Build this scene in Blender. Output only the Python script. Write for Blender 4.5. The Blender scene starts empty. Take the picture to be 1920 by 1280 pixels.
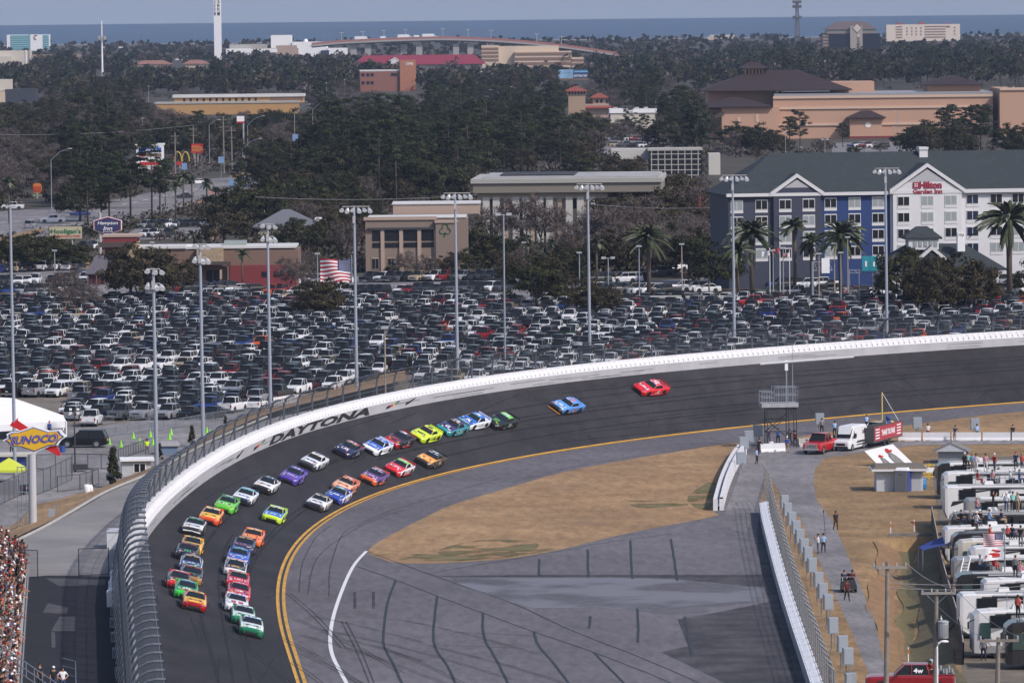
import bpy, math, random
from mathutils import Vector, Matrix
from mathutils.bvhtree import BVHTree
R=math.radians; rnd=random.Random(7)
sc=bpy.context.scene; COL=sc.collection
# ---------------- camera, sky, sun, exposure ----------------
F=10667.; H=50.; PITCH=math.atan(644/F); ROLL=R(0.6)
cd=bpy.data.cameras.new('camera'); cam=bpy.data.objects.new('camera',cd); COL.objects.link(cam); sc.camera=cam
cd.sensor_width=36; cd.lens=36*F/1920; cd.clip_start=5; cd.clip_end=60000
CM=Matrix.Rotation(math.pi/2-PITCH,4,'X')@Matrix.Rotation(-ROLL,4,'Z')
cam.matrix_world=Matrix.Translation((0,0,H))@CM
SUN_EL,SUN_AZ=R(43),R(128)            # azimuth clockwise from the view direction (+Y)
w=bpy.data.worlds.new('World'); sc.world=w; w.use_nodes=True
nt=w.node_tree; nt.nodes.clear()
sk=nt.nodes.new('ShaderNodeTexSky'); sk.sky_type='NISHITA'; sk.sun_disc=False
sk.sun_elevation=SUN_EL; sk.sun_rotation=SUN_AZ; sk.air_density=1.3; sk.dust_density=2.2; sk.ozone_density=3.0
bgn=nt.nodes.new('ShaderNodeBackground'); bgn.inputs[1].default_value=0.14
on=nt.nodes.new('ShaderNodeOutputWorld')
# a hazy blue-grey winter sky: the sky texture, its low band filtered by the marine layer
tc=nt.nodes.new('ShaderNodeTexCoord'); sx=nt.nodes.new('ShaderNodeSeparateXYZ'); nt.links.new(tc.outputs['Generated'],sx.inputs[0])
cv=nt.nodes.new('ShaderNodeVectorMath'); cv.operation='MAXIMUM'; cv.inputs[1].default_value=(-2,-2,.012); nt.links.new(tc.outputs['Generated'],cv.inputs[0]); nt.links.new(cv.outputs[0],sk.inputs[0])
mr=nt.nodes.new('ShaderNodeMapRange'); mr.inputs[1].default_value=-0.01; mr.inputs[2].default_value=0.10; nt.links.new(sx.outputs[2],mr.inputs[0])
mx=nt.nodes.new('ShaderNodeMix'); mx.data_type='RGBA'; mx.blend_type='MULTIPLY'; mx.inputs[0].default_value=1
lo=nt.nodes.new('ShaderNodeMix'); lo.data_type='RGBA'; lo.inputs[6].default_value=(1.55,1.82,2.95,1); lo.inputs[7].default_value=(1,.94,.99,1)
nt.links.new(mr.outputs[0],lo.inputs[0]); nt.links.new(sk.outputs[0],mx.inputs[6]); nt.links.new(lo.outputs[2],mx.inputs[7])
nt.links.new(mx.outputs[2],bgn.inputs[0]); nt.links.new(bgn.outputs[0],on.inputs[0])
sd=bpy.data.lights.new('sun','SUN'); sd.energy=3.8; sd.angle=R(1.2); sd.color=(1,0.93,0.87)
sun=bpy.data.objects.new('sun',sd); COL.objects.link(sun)
sdir=Vector((math.sin(SUN_AZ)*math.cos(SUN_EL),math.cos(SUN_AZ)*math.cos(SUN_EL),math.sin(SUN_EL)))
sun.rotation_euler=sdir.to_track_quat('Z','Y').to_euler()
vs=sc.view_settings; vs.view_transform='Standard'; vs.look='None'; vs.exposure=0.0; vs.gamma=1
# ---------------- helpers ----------------
RV=CM.to_3x3()
def ray(px,py): return RV@Vector(((px-960)/F,-(py-640)/F,-1))
def W(px,py,z=0.):
    d=ray(px,py); k=(z-H)/d.z
    return Vector((d.x*k,d.y*k,z))
def atY(px,py,Y):
    d=ray(px,py); return Vector((0,0,H))+d*(Y/d.y)
def sp(v): return F/v.y                # pixels (of 1920) per metre at a point
def proj(v):
    c=RV.transposed()@(Vector(v)-Vector((0,0,H)))
    return 960-F*c.x/c.z, 640+F*c.y/c.z
def lin(c): c/=255.; return c/12.92 if c<=.04045 else ((c+.055)/1.055)**2.4
def rgb(r,g,b): return (lin(r),lin(g),lin(b))
HAZE=3.7e-5
MATS={}
def M(name,col,rough=.6,metal=0.,noise=0.,scale=1.,detail=4.,bump=0.,spec=.5,col2=None,alpha=None,emit=0.,coat=0.,contrast=.25):
    """procedural principled material; noise mixes col towards col2 (or a darker/lighter tone)"""
    if name in MATS: return MATS[name]
    m=bpy.data.materials.new(name); m.use_nodes=True; n=m.node_tree; b=n.nodes['Principled BSDF']
    b.inputs['Base Color'].default_value=(*col,1); b.inputs['Roughness'].default_value=rough; b.inputs['Metallic'].default_value=metal
    b.inputs['Specular IOR Level'].default_value=spec
    if coat: b.inputs['Coat Weight'].default_value=coat; b.inputs['Coat Roughness'].default_value=.08
    if emit: b.inputs['Emission Color'].default_value=(*col,1); b.inputs['Emission Strength'].default_value=emit
    if noise or col2:
        t=n.nodes.new('ShaderNodeTexCoord'); x=n.nodes.new('ShaderNodeTexNoise'); x.inputs['Scale'].default_value=scale; x.inputs['Detail'].default_value=detail; x.inputs['Roughness'].default_value=.62
        n.links.new(t.outputs['Object'],x.inputs['Vector'])
        cr=n.nodes.new('ShaderNodeValToRGB'); cr.color_ramp.elements[0].position=.5-contrast; cr.color_ramp.elements[1].position=.5+contrast
        a=tuple(c*(1-noise) for c in col); bb=col2 if col2 else tuple(min(1,c*(1+noise)) for c in col)
        cr.color_ramp.elements[0].color=(*(col if col2 else a),1); cr.color_ramp.elements[1].color=(*bb,1)
        n.links.new(x.outputs[0],cr.inputs[0]); n.links.new(cr.outputs[0],b.inputs['Base Color'])
        if bump:
            bp=n.nodes.new('ShaderNodeBump'); bp.inputs['Strength'].default_value=bump; n.links.new(x.outputs[0],bp.inputs['Height']); n.links.new(bp.outputs[0],b.inputs['Normal'])
    if alpha is not None: b.inputs['Alpha'].default_value=alpha
    MATS[name]=m; return m
class MB:
    def __init__(s): s.v=[]; s.f=[]; s.m=[]
    def add(s,vs,fs,mi=0):
        o=len(s.v); s.v+= [tuple(q) for q in vs]; s.f+=[tuple(i+o for i in f) for f in fs]; s.m+=[mi]*len(fs); return s
    def quad(s,a,b,c,d,mi=0): return s.add([a,b,c,d],[(0,1,2,3)],mi)
    def box(s,c,d,rz=0.,mi=0,tz=0.):
        """c centre of the base, d full sizes; tz shrinks the top"""
        x,y,z=c; a,b,h=d[0]/2,d[1]/2,d[2]; k=1-tz
        P=[(-a,-b,0),(a,-b,0),(a,b,0),(-a,b,0),(-a*k,-b*k,h),(a*k,-b*k,h),(a*k,b*k,h),(-a*k,b*k,h)]
        cs,sn=math.cos(rz),math.sin(rz)
        return s.add([(x+p[0]*cs-p[1]*sn,y+p[0]*sn+p[1]*cs,z+p[2]) for p in P],[(0,3,2,1),(4,5,6,7),(0,1,5,4),(1,2,6,5),(2,3,7,6),(3,0,4,7)],mi)
    def prism(s,poly,z0,z1,mi=0,mt=None):
        n=len(poly); s.add([(p[0],p[1],z0) for p in poly]+[(p[0],p[1],z1) for p in poly],[(i,(i+1)%n,n+(i+1)%n,n+i) for i in range(n)],mi)
        return s.add([(p[0],p[1],z1) for p in poly],[tuple(range(n))],mi if mt is None else mt)
    def extr(s,prof,axis,a,b,mi=0):
        """profile of (u,z) extruded along x or y between a and b"""
        n=len(prof); g=(lambda t,u,z:(t,u,z)) if axis=='x' else (lambda t,u,z:(u,t,z))
        vs=[g(a,u,z) for u,z in prof]+[g(b,u,z) for u,z in prof]
        return s.add(vs,[(i,(i+1)%n,n+(i+1)%n,n+i) for i in range(n)]+[tuple(range(n))[::-1],tuple(range(n,2*n))],mi)
    def loft(s,rings,mi=0,cap=True,closed=True):
        n=len(rings[0]); vs=[p for r in rings for p in r]; fs=[]
        for k in range(len(rings)-1):
            for i in range(n if closed else n-1):
                j=(i+1)%n; fs.append((k*n+i,k*n+j,(k+1)*n+j,(k+1)*n+i))
        if cap: fs+= [tuple(range(n))[::-1],tuple(range((len(rings)-1)*n,len(rings)*n))]
        return s.add(vs,fs,mi)
    def tube(s,path,r,n=6,mi=0,cap=True):
        rings=[]; path=[Vector(p) for p in path]
        for k,p in enumerate(path):
            d=(path[min(k+1,len(path)-1)]-path[max(k-1,0)]).normalized()
            u=d.cross(Vector((0,0,1)) if abs(d.z)<.9 else Vector((1,0,0))).normalized(); v=u.cross(d)
            rr=r[k] if isinstance(r,(list,tuple)) else r
            rings.append([p+(u*math.cos(2*math.pi*i/n)+v*math.sin(2*math.pi*i/n))*rr for i in range(n)])
        return s.loft(rings,mi,cap)
    def ball(s,c,r,n=8,k=5,mi=0):
        rx,ry,rz=r if isinstance(r,(tuple,list)) else (r,r,r); rings=[]
        for i in range(k+1):
            a=math.pi*(i/k*.96+.02)-math.pi/2
            rings.append([(c[0]+rx*math.cos(a)*math.cos(2*math.pi*j/n),c[1]+ry*math.cos(a)*math.sin(2*math.pi*j/n),c[2]+rz*math.sin(a)) for j in range(n)])
        return s.loft(rings,mi)
    def sheet(s,pts,mi=0): return s.add(pts,[tuple(range(len(pts)))],mi)
    def build(s,name,mats,parent=None,smooth=False,loc=None):
        me=bpy.data.meshes.new(name); me.from_pydata(s.v,[],s.f)
        if not isinstance(mats,(list,tuple)): mats=[mats]
        for m in mats: me.materials.append(m)
        me.polygons.foreach_set('material_index',s.m)
        if smooth: me.polygons.foreach_set('use_smooth',[True]*len(s.f))
        me.update(); o=bpy.data.objects.new(name,me); COL.objects.link(o)
        if parent is not None: o.parent=parent
        if loc is not None: o.location=loc
        return o
def tag(o,label=None,cat=None,group=None,kind=None):
    if label: o['label']=label
    if cat: o['category']=cat
    if group: o['group']=group
    if kind: o['kind']=kind
    return o
def thing(name,label,cat,loc=(0,0,0),rz=0.,group=None):
    o=bpy.data.objects.new(name,None); COL.objects.link(o); o.location=loc; o.rotation_euler=(0,0,rz); o.empty_display_size=.3
    return tag(o,label,cat,group)
def structure(mb,name,mats,smooth=False): return tag(mb.build(name,mats,None,smooth),kind='structure')
CH={}
def dup(o,parent=None,loc=None,rz=None,**kw):
    """copy of a thing with copies of its parts and sub-parts"""
    c=o.copy(); COL.objects.link(c)
    if parent is not None: c.parent=parent
    if loc is not None: c.location=loc
    if rz is not None: c.rotation_euler=(0,0,rz)
    for ch in CH.get(o.name) or list(o.children): dup(ch,c)
    tag(c,**kw); return c
TXT={}
def text_geo(s,bold=0.,italic=0.):
    k=(s,bold,italic)
    if k not in TXT:
        cu=bpy.data.curves.new('t','FONT'); cu.body=s; cu.resolution_u=2; cu.offset=bold; cu.shear=italic; cu.align_x='CENTER'; cu.align_y='CENTER'
        ob=bpy.data.objects.new('t',cu); COL.objects.link(ob); bpy.context.view_layer.update()
        me=ob.evaluated_get(bpy.context.evaluated_depsgraph_get()).to_mesh()
        vs=[v.co.copy() for v in me.vertices]; fs=[tuple(p.vertices) for p in me.polygons]
        ob.to_mesh_clear() if False else None
        bpy.data.objects.remove(ob); bpy.data.curves.remove(cu)
        x0=min(v.x for v in vs); x1=max(v.x for v in vs); y0=min(v.y for v in vs); y1=max(v.y for v in vs)
        vs=[((v.x-(x0+x1)/2)/max(x1-x0,1e-6),(v.y-(y0+y1)/2)/max(y1-y0,1e-6)) for v in vs]
        TXT[k]=(vs,fs)
    return TXT[k]
def put_text(mb,s,w,h,fn,mi=0,bold=.02,italic=0.):
    """lettering w wide and h high; fn maps (u,v) metres about its middle to a point"""
    vs,fs=text_geo(s,bold,italic); mb.add([fn(u*w,v*h) for u,v in vs],fs,mi)
# ---------------- track frame ----------------
PC=[1.46002057e-08,6.59775789e-06,1.51424639e-03,8.82404400e-02,-1.89734580e+01]
def inner(y):
    def f(y): t=y-540; return (((PC[0]*t+PC[1])*t+PC[2])*t+PC[3])*t+PC[4]
    def g(y): t=y-540; return ((4*PC[0]*t+3*PC[1])*t+2*PC[2])*t+PC[3]
    if y<440: return f(440)+(y-440)*g(440),g(440)
    if y>715: return f(715)+(y-715)*g(715),g(715)
    return f(y),g(y)
BANK=[(290,13),(470,14),(500,12.5),(520,13),(540,15.5),(560,20),(580,24),(600,26.5),(620,28.5),(640,30),(800,30.5)]
def bank(y):
    for (a,p),(b,q) in zip(BANK,BANK[1:]):
        if y<=b:
            t=max(0,(y-a)/(b-a)); return R(p+(q-p)*t)
    return R(30)
TW=12.2
def T(y,t,h=0.):
    """point on the banked track: t metres up the slope from the yellow line (negative = apron), h above it"""
    x,g=inner(y); n=Vector((-1,g,0)).normalized(); b=bank(y)
    b=sum(bank(y+d) for d in(-12,-6,0,6,12))/5
    if t<0: return Vector((x,y,0))+n*t+Vector((0,0,h))
    tt=min(t,TW); ex=t-tt
    return Vector((x,y,0))+n*(tt*math.cos(b)+ex)+Vector((0,0,tt*math.sin(b)+h))
def tangent(y): x,g=inner(y); return Vector((g,1,0)).normalized()
YS=[298+3*i for i in range(150)]
ARC=[0.]
for a,b in zip(YS,YS[1:]): ARC.append(ARC[-1]+(T(b,TW)-T(a,TW)).length)
def y_at(s):
    s=max(0,min(s,ARC[-1]-.01)); lo=0
    for i in range(len(ARC)-1):
        if ARC[i]<=s<=ARC[i+1]: return YS[i]+(YS[i+1]-YS[i])*(s-ARC[i])/(ARC[i+1]-ARC[i])
    return YS[-1]
def s_at(y):
    for i in range(len(YS)-1):
        if YS[i]<=y<=YS[i+1]: return ARC[i]+(ARC[i+1]-ARC[i])*(y-YS[i])/(YS[i+1]-YS[i])
    return 0
# ---------------- ground, sea, roads ----------------
m_earth=M('earth',(.022,.022,.014),.95,noise=.5,scale=.03,detail=9,col2=(.060,.048,.032))
m_sea=M('sea_water',(.026,.058,.105),.45,noise=.25,scale=.002,spec=.3)
m_lot=M('lot_surface',(.105,.098,.090),.9,noise=.3,scale=.06,detail=8,col2=(.20,.165,.125))
m_plaza=M('plaza_concrete',(.20,.19,.19),.85,noise=.25,scale=.15,detail=8)
m_asph=M('infield_asphalt',(.112,.104,.114),.85,noise=.16,scale=.07,detail=9)
m_track=M('track_asphalt',(.029,.0277,.0315),.8,spec=.25,noise=.26,scale=.10,detail=8)
m_road=M('road_asphalt',(.175,.165,.168),.85,noise=.2,scale=.12,detail=8)
m_drygrass=M('dry_grass',(.215,.125,.055),.95,noise=.3,scale=.09,detail=12,col2=(.37,.235,.115),bump=.3)
m_drygrass2=M('rough_dry_grass',(.165,.098,.038),.95,noise=.3,scale=.22,detail=12,col2=(.31,.20,.095),bump=.4)
def rough_grass(m,sc1,sc2):
    n=m.node_tree; b_=n.nodes['Principled BSDF']; src=b_.inputs['Base Color'].links[0].from_socket; t=n.nodes.new('ShaderNodeTexCoord'); mp=n.nodes.new('ShaderNodeMapping'); mp.inputs['Rotation'].default_value=(0,0,.5); mp.inputs['Scale'].default_value=(1,.25,1)
    x=n.nodes.new('ShaderNodeTexNoise'); x.inputs['Scale'].default_value=sc1; x.inputs['Detail'].default_value=12; x.inputs['Roughness'].default_value=.75
    r=n.nodes.new('ShaderNodeMapRange'); r.inputs[1].default_value=.32; r.inputs[2].default_value=.68; r.inputs[3].default_value=.62; r.inputs[4].default_value=1.25
    y=n.nodes.new('ShaderNodeTexNoise'); y.inputs['Scale'].default_value=sc2; y.inputs['Detail'].default_value=6; r2=n.nodes.new('ShaderNodeMapRange'); r2.inputs[1].default_value=.3; r2.inputs[2].default_value=.7; r2.inputs[3].default_value=.72; r2.inputs[4].default_value=1.2
    mm=n.nodes.new('ShaderNodeMath'); mm.operation='MULTIPLY'; vm=n.nodes.new('ShaderNodeVectorMath'); vm.operation='SCALE'
    n.links.new(t.outputs['Object'],mp.inputs[0]); n.links.new(mp.outputs[0],x.inputs['Vector']); n.links.new(t.outputs['Object'],y.inputs['Vector']); n.links.new(x.outputs[0],r.inputs[0]); n.links.new(y.outputs[0],r2.inputs[0]); n.links.new(r.outputs[0],mm.inputs[0]); n.links.new(r2.outputs[0],mm.inputs[1]); n.links.new(src,vm.inputs[0]); n.links.new(mm.outputs[0],vm.inputs['Scale']); n.links.new(vm.outputs[0],b_.inputs['Base Color'])
rough_grass(m_drygrass,.9,.05); rough_grass(m_drygrass2,1.6,.09); rough_grass(m_asph,1.2,.03); rough_grass(m_track,.6,.02); rough_grass(m_road,1.2,.08); rough_grass(m_plaza,.8,.05); rough_grass(m_lot,1.,.05)
m_greengrass=M('patchy_green_grass',(.105,.115,.035),.95,scale=.4,detail=10,col2=(.22,.17,.075))
m_white=M('white_paint',(.74,.74,.75),.5,noise=.06,scale=.8)
m_wallw=M('white_concrete',(.60,.60,.62),.65,noise=.10,scale=.9,detail=8)
m_yellow=M('yellow_line_paint',(.50,.265,.03),.6,noise=.3,scale=.5,detail=6)
m_tar=M('tar_sealer',(.012,.012,.013),.55)
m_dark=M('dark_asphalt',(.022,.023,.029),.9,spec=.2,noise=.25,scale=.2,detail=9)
m_kerb=M('kerb_concrete',(.34,.33,.31),.8,noise=.15,scale=.5)
m_steel=M('galvanised_steel',(.30,.33,.37),.45,metal=.5)
m_dsteel=M('dark_steel',(.035,.037,.042),.6)
m_black=M('black_rubber',(.012,.012,.013),.7)
def poly(pts,z=0.): return [W(x,y,z) for x,y in pts]
def smooth_poly(pts,n=4,closed=True):
    out=[]; N=len(pts)
    for i in range(N if closed else N-1):
        p0,p1,p2,p3=[Vector(pts[(i+k)%N]) if closed else Vector(pts[max(0,min(N-1,i+k))]) for k in(-1,0,1,2)]
        for j in range(n):
            t=j/n; out.append(tuple(.5*((2*p1)+(-p0+p2)*t+(2*p0-5*p1+4*p2-p3)*t*t+(-p0+3*p1-3*p2+p3)*t**3)))
    if not closed: out.append(tuple(pts[-1]))
    return out
# infield ground carries the ditch, the rest of the land is one sheet round it
gx=[14+.75*i for i in range(101)]; gy=[372+1.0*i for i in range(285)]
DT=[W(1703,1010),W(1690,1080),W(1700,1150),W(1703,1230),W(1705,1300)]
def ditch(x,y):
    if not(DT[-1].y-6<y<DT[0].y+1): return 0
    for a,b in zip(DT,DT[1:]):
        if b.y<=y<=a.y:
            c=b.x+(a.x-b.x)*(y-b.y)/(a.y-b.y); d=abs(x-c); k=min(1,(DT[0].y+1-y)/2)
            return -1.1*k*.5*(1+math.cos(math.pi*min(1,d/3.6)))
    return 0
mb=MB(); n=len(gx)
mb.add([(x,y,ditch(x,y)) for y in gy for x in gx],[(j*n+i,j*n+i+1,(j+1)*n+i+1,(j+1)*n+i) for j in range(len(gy)-1) for i in range(n-1)])
structure(mb,'infield_ground',m_drygrass2,True)
X0,X1,Y0,Y1=gx[0],gx[-1],gy[0],gy[-1]
mb=MB(); B=7000
for a,b,c,d in((-B,B,150,Y0),(-B,X0,Y0,Y1),(X1,B,Y0,Y1),(-B,B,Y1,6700)): mb.quad((a,c,0),(b,c,0),(b,d,0),(a,d,0))
structure(mb,'ground',m_earth)
mb=MB(); mb.quad((-B,6700,-.6),(B,6700,-.6),(B,12950,-.6),(-B,12950,-.6)); structure(mb,'sea',m_sea)
mb=MB(); mb.quad((-B,6640,.02),(B,6640,.02),(B,6700,.02),(-B,6700,.02)); structure(mb,'beach',M('beach_sand',(.45,.38,.28),.9,noise=.1,scale=.05))
# parking lot
mb=MB(); mb.sheet(poly([(-120,1000),(-120,566),(600,556),(1000,566),(2050,548),(2050,760),(1000,800),(560,900),(300,960)],.004)); structure(mb,'parking_lot',m_lot)
mb=MB(); mb.sheet(poly([(-100,1100),(-100,800),(180,800),(360,770),(520,740),(640,735),(640,800),(420,900),(260,960)],.008)); structure(mb,'plaza',m_plaza)
# access road outside the wall, grass verge above it
mb=MB(); mb.sheet(poly([(-60,1300),(-60,1052),(0,1030),(60,1000),(130,965),(200,924),(290,886),(390,832),(500,786),(620,760)],2.5)+[Vector((T(y,TW+1.3).x,T(y,TW+1.3).y,2.5)) for y in range(600,300,-8)]); structure(mb,'access_road',M('worn_road',(.20,.19,.185),.85,noise=.28,scale=.12,detail=9))
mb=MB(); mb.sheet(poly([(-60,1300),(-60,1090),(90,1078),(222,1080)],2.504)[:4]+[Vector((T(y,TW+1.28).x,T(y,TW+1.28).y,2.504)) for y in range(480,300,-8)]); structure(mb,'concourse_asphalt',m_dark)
mb=MB()
for pts in([(85,1083),(200,1086),(196,1096),(110,1098)],[(90,1130),(128,1138),(125,1150),(80,1148)],[(112,1155),(141,1155),(141,1182),(96,1182)],[(96,1184),(103,1184),(104,1213),(97,1214)]): mb.sheet(poly(pts,2.508))
structure(mb,'concourse_patches',M('patched_asphalt',(.055,.055,.06),.9,noise=.5,scale=.8,detail=9))
vg=[(-60,1040),(0,1020),(70,988),(130,958),(200,918),(290,880),(390,826),(500,776),(620,745),(760,712),(760,690),(600,735),(500,763),(420,797),(300,866),(231,896),(183,916),(150,924),(100,938),(60,950),(20,985),(-60,1012)]
va=smooth_poly(vg[:10],4,False); vb=smooth_poly(vg[10:][::-1],4,False); n=min(len(va),len(vb))
def rs(q,m): return [q[min(len(q)-1,round(i*(len(q)-1)/(m-1)))] for i in range(m)]
va,vb=rs(va,60),rs(vb,60); mb=MB()
mb.add([v for i in range(60) for v in (W(*va[i],2.51),W(*va[i],2.51)+(W(*vb[i],.012)-W(*va[i],2.51))*.5,W(*vb[i],.012))],[(3*i+k,3*i+3+k,3*i+4+k,3*i+1+k) for i in range(59) for k in(0,1)]); structure(mb,'grass_verge',m_drygrass)
mb=MB(); pk=smooth_poly([(-60,1046),(0,1026),(70,994),(130,961),(200,921),(290,883),(390,829),(500,781)],4,False)
mb.tube([W(x,y,2.56) for x,y in pk],.16,6); structure(mb,'road_kerb',m_kerb)
# infield pavement
mb=MB()
pv=[T(y,-.02) for y in range(302,742,6)]
pv=[Vector((p.x,p.y,.010)) for p in pv]+poly([(1920,810),(1600,832),(1500,850),(1443,870),(1425,940),(1470,1060),(1512,1200),(1560,1400)],.010)+[Vector((12,302,.01))]
mb.sheet(pv); structure(mb,'infield_pavement',m_asph)
mb=MB(); mb.sheet(poly(smooth_poly([(690,1034),(712,1014),(760,988),(800,968),(850,945),(960,912),(1050,886),(1150,866),(1270,846),(1385,829),(1389,850),(1372,880),(1350,925),(1338,958),(1345,966),(1250,985),(1150,1005),(1050,1030),(960,1046),(900,1051),(830,1055),(750,1055),(716,1047)],3),.016)); structure(mb,'grass_island',m_drygrass)
mb=MB()
for pts in([(822,1030),(900,1012),(975,1012),(1010,1020),(985,1038),(905,1047),(850,1050)],[(1180,938),(1260,940),(1290,946),(1200,952)],[(1290,930),(1335,900),(1345,918),(1330,955),(1300,948)],[(700,1042),(780,1050),(880,1049),(960,1043),(1040,1028),(960,1032),(860,1040),(760,1036)],[(1440,1000),(1441,1001),(1442,1000)]): gk_=globals().get('gk_',0)+1; mb.sheet(poly(smooth_poly(pts,3),.02+.004*gk_))
structure(mb,'green_grass_patches',M('thin_green_grass',(.075,.085,.026),.95,scale=.35,detail=12,col2=(.19,.135,.06),contrast=.2))
def fade_noise(m,sc_,lo,hi):
    n=m.node_tree; b_=n.nodes['Principled BSDF']; t=n.nodes.new('ShaderNodeTexCoord'); x=n.nodes.new('ShaderNodeTexNoise'); x.inputs['Scale'].default_value=sc_; x.inputs['Detail'].default_value=10; r=n.nodes.new('ShaderNodeMapRange'); r.inputs[1].default_value=lo; r.inputs[2].default_value=hi
    n.links.new(t.outputs['Object'],x.inputs['Vector']); n.links.new(x.outputs[0],r.inputs[0]); n.links.new(r.outputs[0],b_.inputs['Alpha'])
fade_noise(MATS['thin_green_grass'],.22,.42,.58)
# far strip of dry grass between apron and the white barrier, right side
mb=MB(); mb.sheet(poly([(1480,822),(1560,808),(1700,797),(1850,777),(2000,765),(2000,824),(1700,824),(1560,832)],.018)); structure(mb,'grass_strip',m_drygrass)
# perimeter road
mb=MB(); mb.sheet(poly([(1392,850),(1480,836),(1640,828),(2000,822),(2000,831),(1720,834),(1640,845),(1545,858),(1528,880),(1525,900),(1530,935),(1560,975),(1585,1030),(1610,1090),(1640,1165),(1662,1260),(1662,1310),(1655,1320),(1620,1240),(1590,1180),(1560,1120),(1530,1060),(1503,1000),(1478,945),(1450,905),(1437,880),(1400,1000),(1350,985),(1390,880)],.022)); structure(mb,'perimeter_road',m_road)
mb=MB(); mb.sheet(poly([(1482,958),(1500,968),(1512,1000),(1540,1060),(1568,1120),(1600,1190),(1640,1290),(1560,1290),(1520,1130)],.026)); structure(mb,'fence_side_grass',m_drygrass2)
mb=MB(); mb.sheet(poly([(1745,860),(2000,850),(2000,1400),(1810,1400),(1800,1150),(1765,1010)],.02)); structure(mb,'camping_ground',M('camp_gravel',(.13,.11,.085),.95,noise=.4,scale=.4,detail=9))
def ditch_strip(name,u0,u1,m):
    mb=MB(); ys=[DT[0].y-2-1.5*i for i in range(int((DT[0].y-2-372)/1.5))]; n=5
    def cx(y):
        for a,b in zip(DT,DT[1:]):
            if b.y<=y<=a.y: return b.x+(a.x-b.x)*(y-b.y)/(a.y-b.y)
        return DT[-1].x
    mb.add([(x,y,ditch(x,y)+.09) for y in ys for x in [cx(y)+u0+(u1-u0)*k/n+.45*math.sin(y*.11+u0)+.2*math.sin(y*.31) for k in range(n+1)]],[(i*(n+1)+k,i*(n+1)+k+1,(i+1)*(n+1)+k+1,(i+1)*(n+1)+k) for i in range(len(ys)-1) for k in range(n)]); structure(mb,name,m,True)
ditch_strip('ditch_bank',-2.7,-.5,M('dead_brown_weeds',(.145,.080,.036),.95,scale=.9,detail=12,col2=(.27,.165,.08)))
ditch_strip('ditch_bed',-.6,.8,M('wet_green_weeds',(.080,.082,.028),.95,scale=.9,detail=12,col2=(.19,.14,.06)))
ditch_strip('ditch_far_bank',.7,3.6,M('dark_green_bank',(.060,.060,.026),.95,scale=.7,detail=12,col2=(.15,.11,.05)))
# banked racing surface
mb=MB(); ts=[0,2,4,6,8,10,12.2]; n=len(ts)
mb.add([T(y,t) for y in YS for t in ts],[(j*n+i,(j+1)*n+i,(j+1)*n+i+1,j*n+i+1) for j in range(len(YS)-1) for i in range(n-1)])
track=structure(mb,'race_track',m_track)
TB=BVHTree.FromPolygons([Vector(v) for v in mb.v],mb.f)
def hit(px,py):
    """ground or banked track under a pixel"""
    d=ray(px,py).normalized(); loc,nrm,_,_=TB.ray_cast(Vector((0,0,H)),d,3000)
    if loc is None: return W(px,py),Vector((0,0,1))
    if nrm.z<0: nrm=-nrm
    return loc,nrm
def strip(mb,fn,a,b,step,t0,t1,h,mi=0):
    ys=[a+step*i for i in range(int((b-a)/step)+1)]
    mb.add([fn(y,t,h) for y in ys for t in(t0,t1)],[(2*i,2*i+2,2*i+3,2*i+1) for i in range(len(ys)-1)],mi)
mb=MB(); strip(mb,T,300,740,3,-.12,.0,.03); strip(mb,T,300,740,3,-.62,-.34,.03); strip(mb,T,300,740,3,.0,.16,.03)
structure(mb,'yellow_lines',m_yellow)
mb=MB(); strip(mb,T,300,740,3,-.34,-.12,.025); structure(mb,'sealed_joint',m_tar)
def pxline(mb,pts,wd,z=.03,n=5,wob=0.,mi=0):
    """painted or tarred line over ground or track, through pixels, wd metres wide"""
    q=smooth_poly(pts,n,False); P=[]
    for x,y in q:
        p,nr=hit(x+rnd.uniform(-wob,wob),y+rnd.uniform(-wob,wob)); P.append(p+nr*z)
    L=[];
    for i,p in enumerate(P):
        d=(P[min(i+1,len(P)-1)]-P[max(i-1,0)]); s=Vector((-d.y,d.x,0)).normalized()*wd/2
        L+=[p+s,p-s]
    mb.add(L,[(2*i,2*i+1,2*i+3,2*i+2) for i in range(len(P)-1)],mi)
mb=MB(); pxline(mb,[(687,1033),(662,1062),(640,1110),(624,1160),(619,1200),(624,1230),(640,1262),(655,1290)],.30)
structure(mb,'white_line',M('worn_white_paint',(.66,.66,.66),.6,scale=1.5,detail=6,col2=(.62,.62,.63)))
mb=MB()
for pts in([(742,1087),(726,1135),(719,1190),(722,1215),(740,1250),(762,1300)],[(820,1117),(813,1180),(817,1215),(840,1250),(862,1300)],[(905,1149),(908,1195),(930,1235),(962,1300)],[(1001,1184),(1010,1210),(1040,1245),(1080,1300)],[(1114,1223),(1145,1255),(1190,1300)],
 [(1011,1048),(1011,1078)],[(1102,1030),(1103,1082)],[(1182,1013),(1184,1058),(1186,1085)],[(1258,1010),(1266,1060),(1270,1089)],[(1107,1155),(1106,1168),(1104,1177)],[(1195,1140),(1197,1175),(1196,1204)],[(1284,1155),(1291,1195),(1297,1230)]): pxline(mb,pts,.20,.03,6,.5)
for pts in([(670,1062),(742,1087),(820,1117),(905,1149),(1001,1184),(1114,1223),(1230,1268),(1300,1300)],[(690,1034),(750,1056),(850,1092),(960,1130),(1080,1185),(1200,1232),(1330,1288)],[(805,1075),(900,1058),(1000,1042),(1130,1018),(1260,1000)]): pxline(mb,pts,.09,.03,6,.3)
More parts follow.
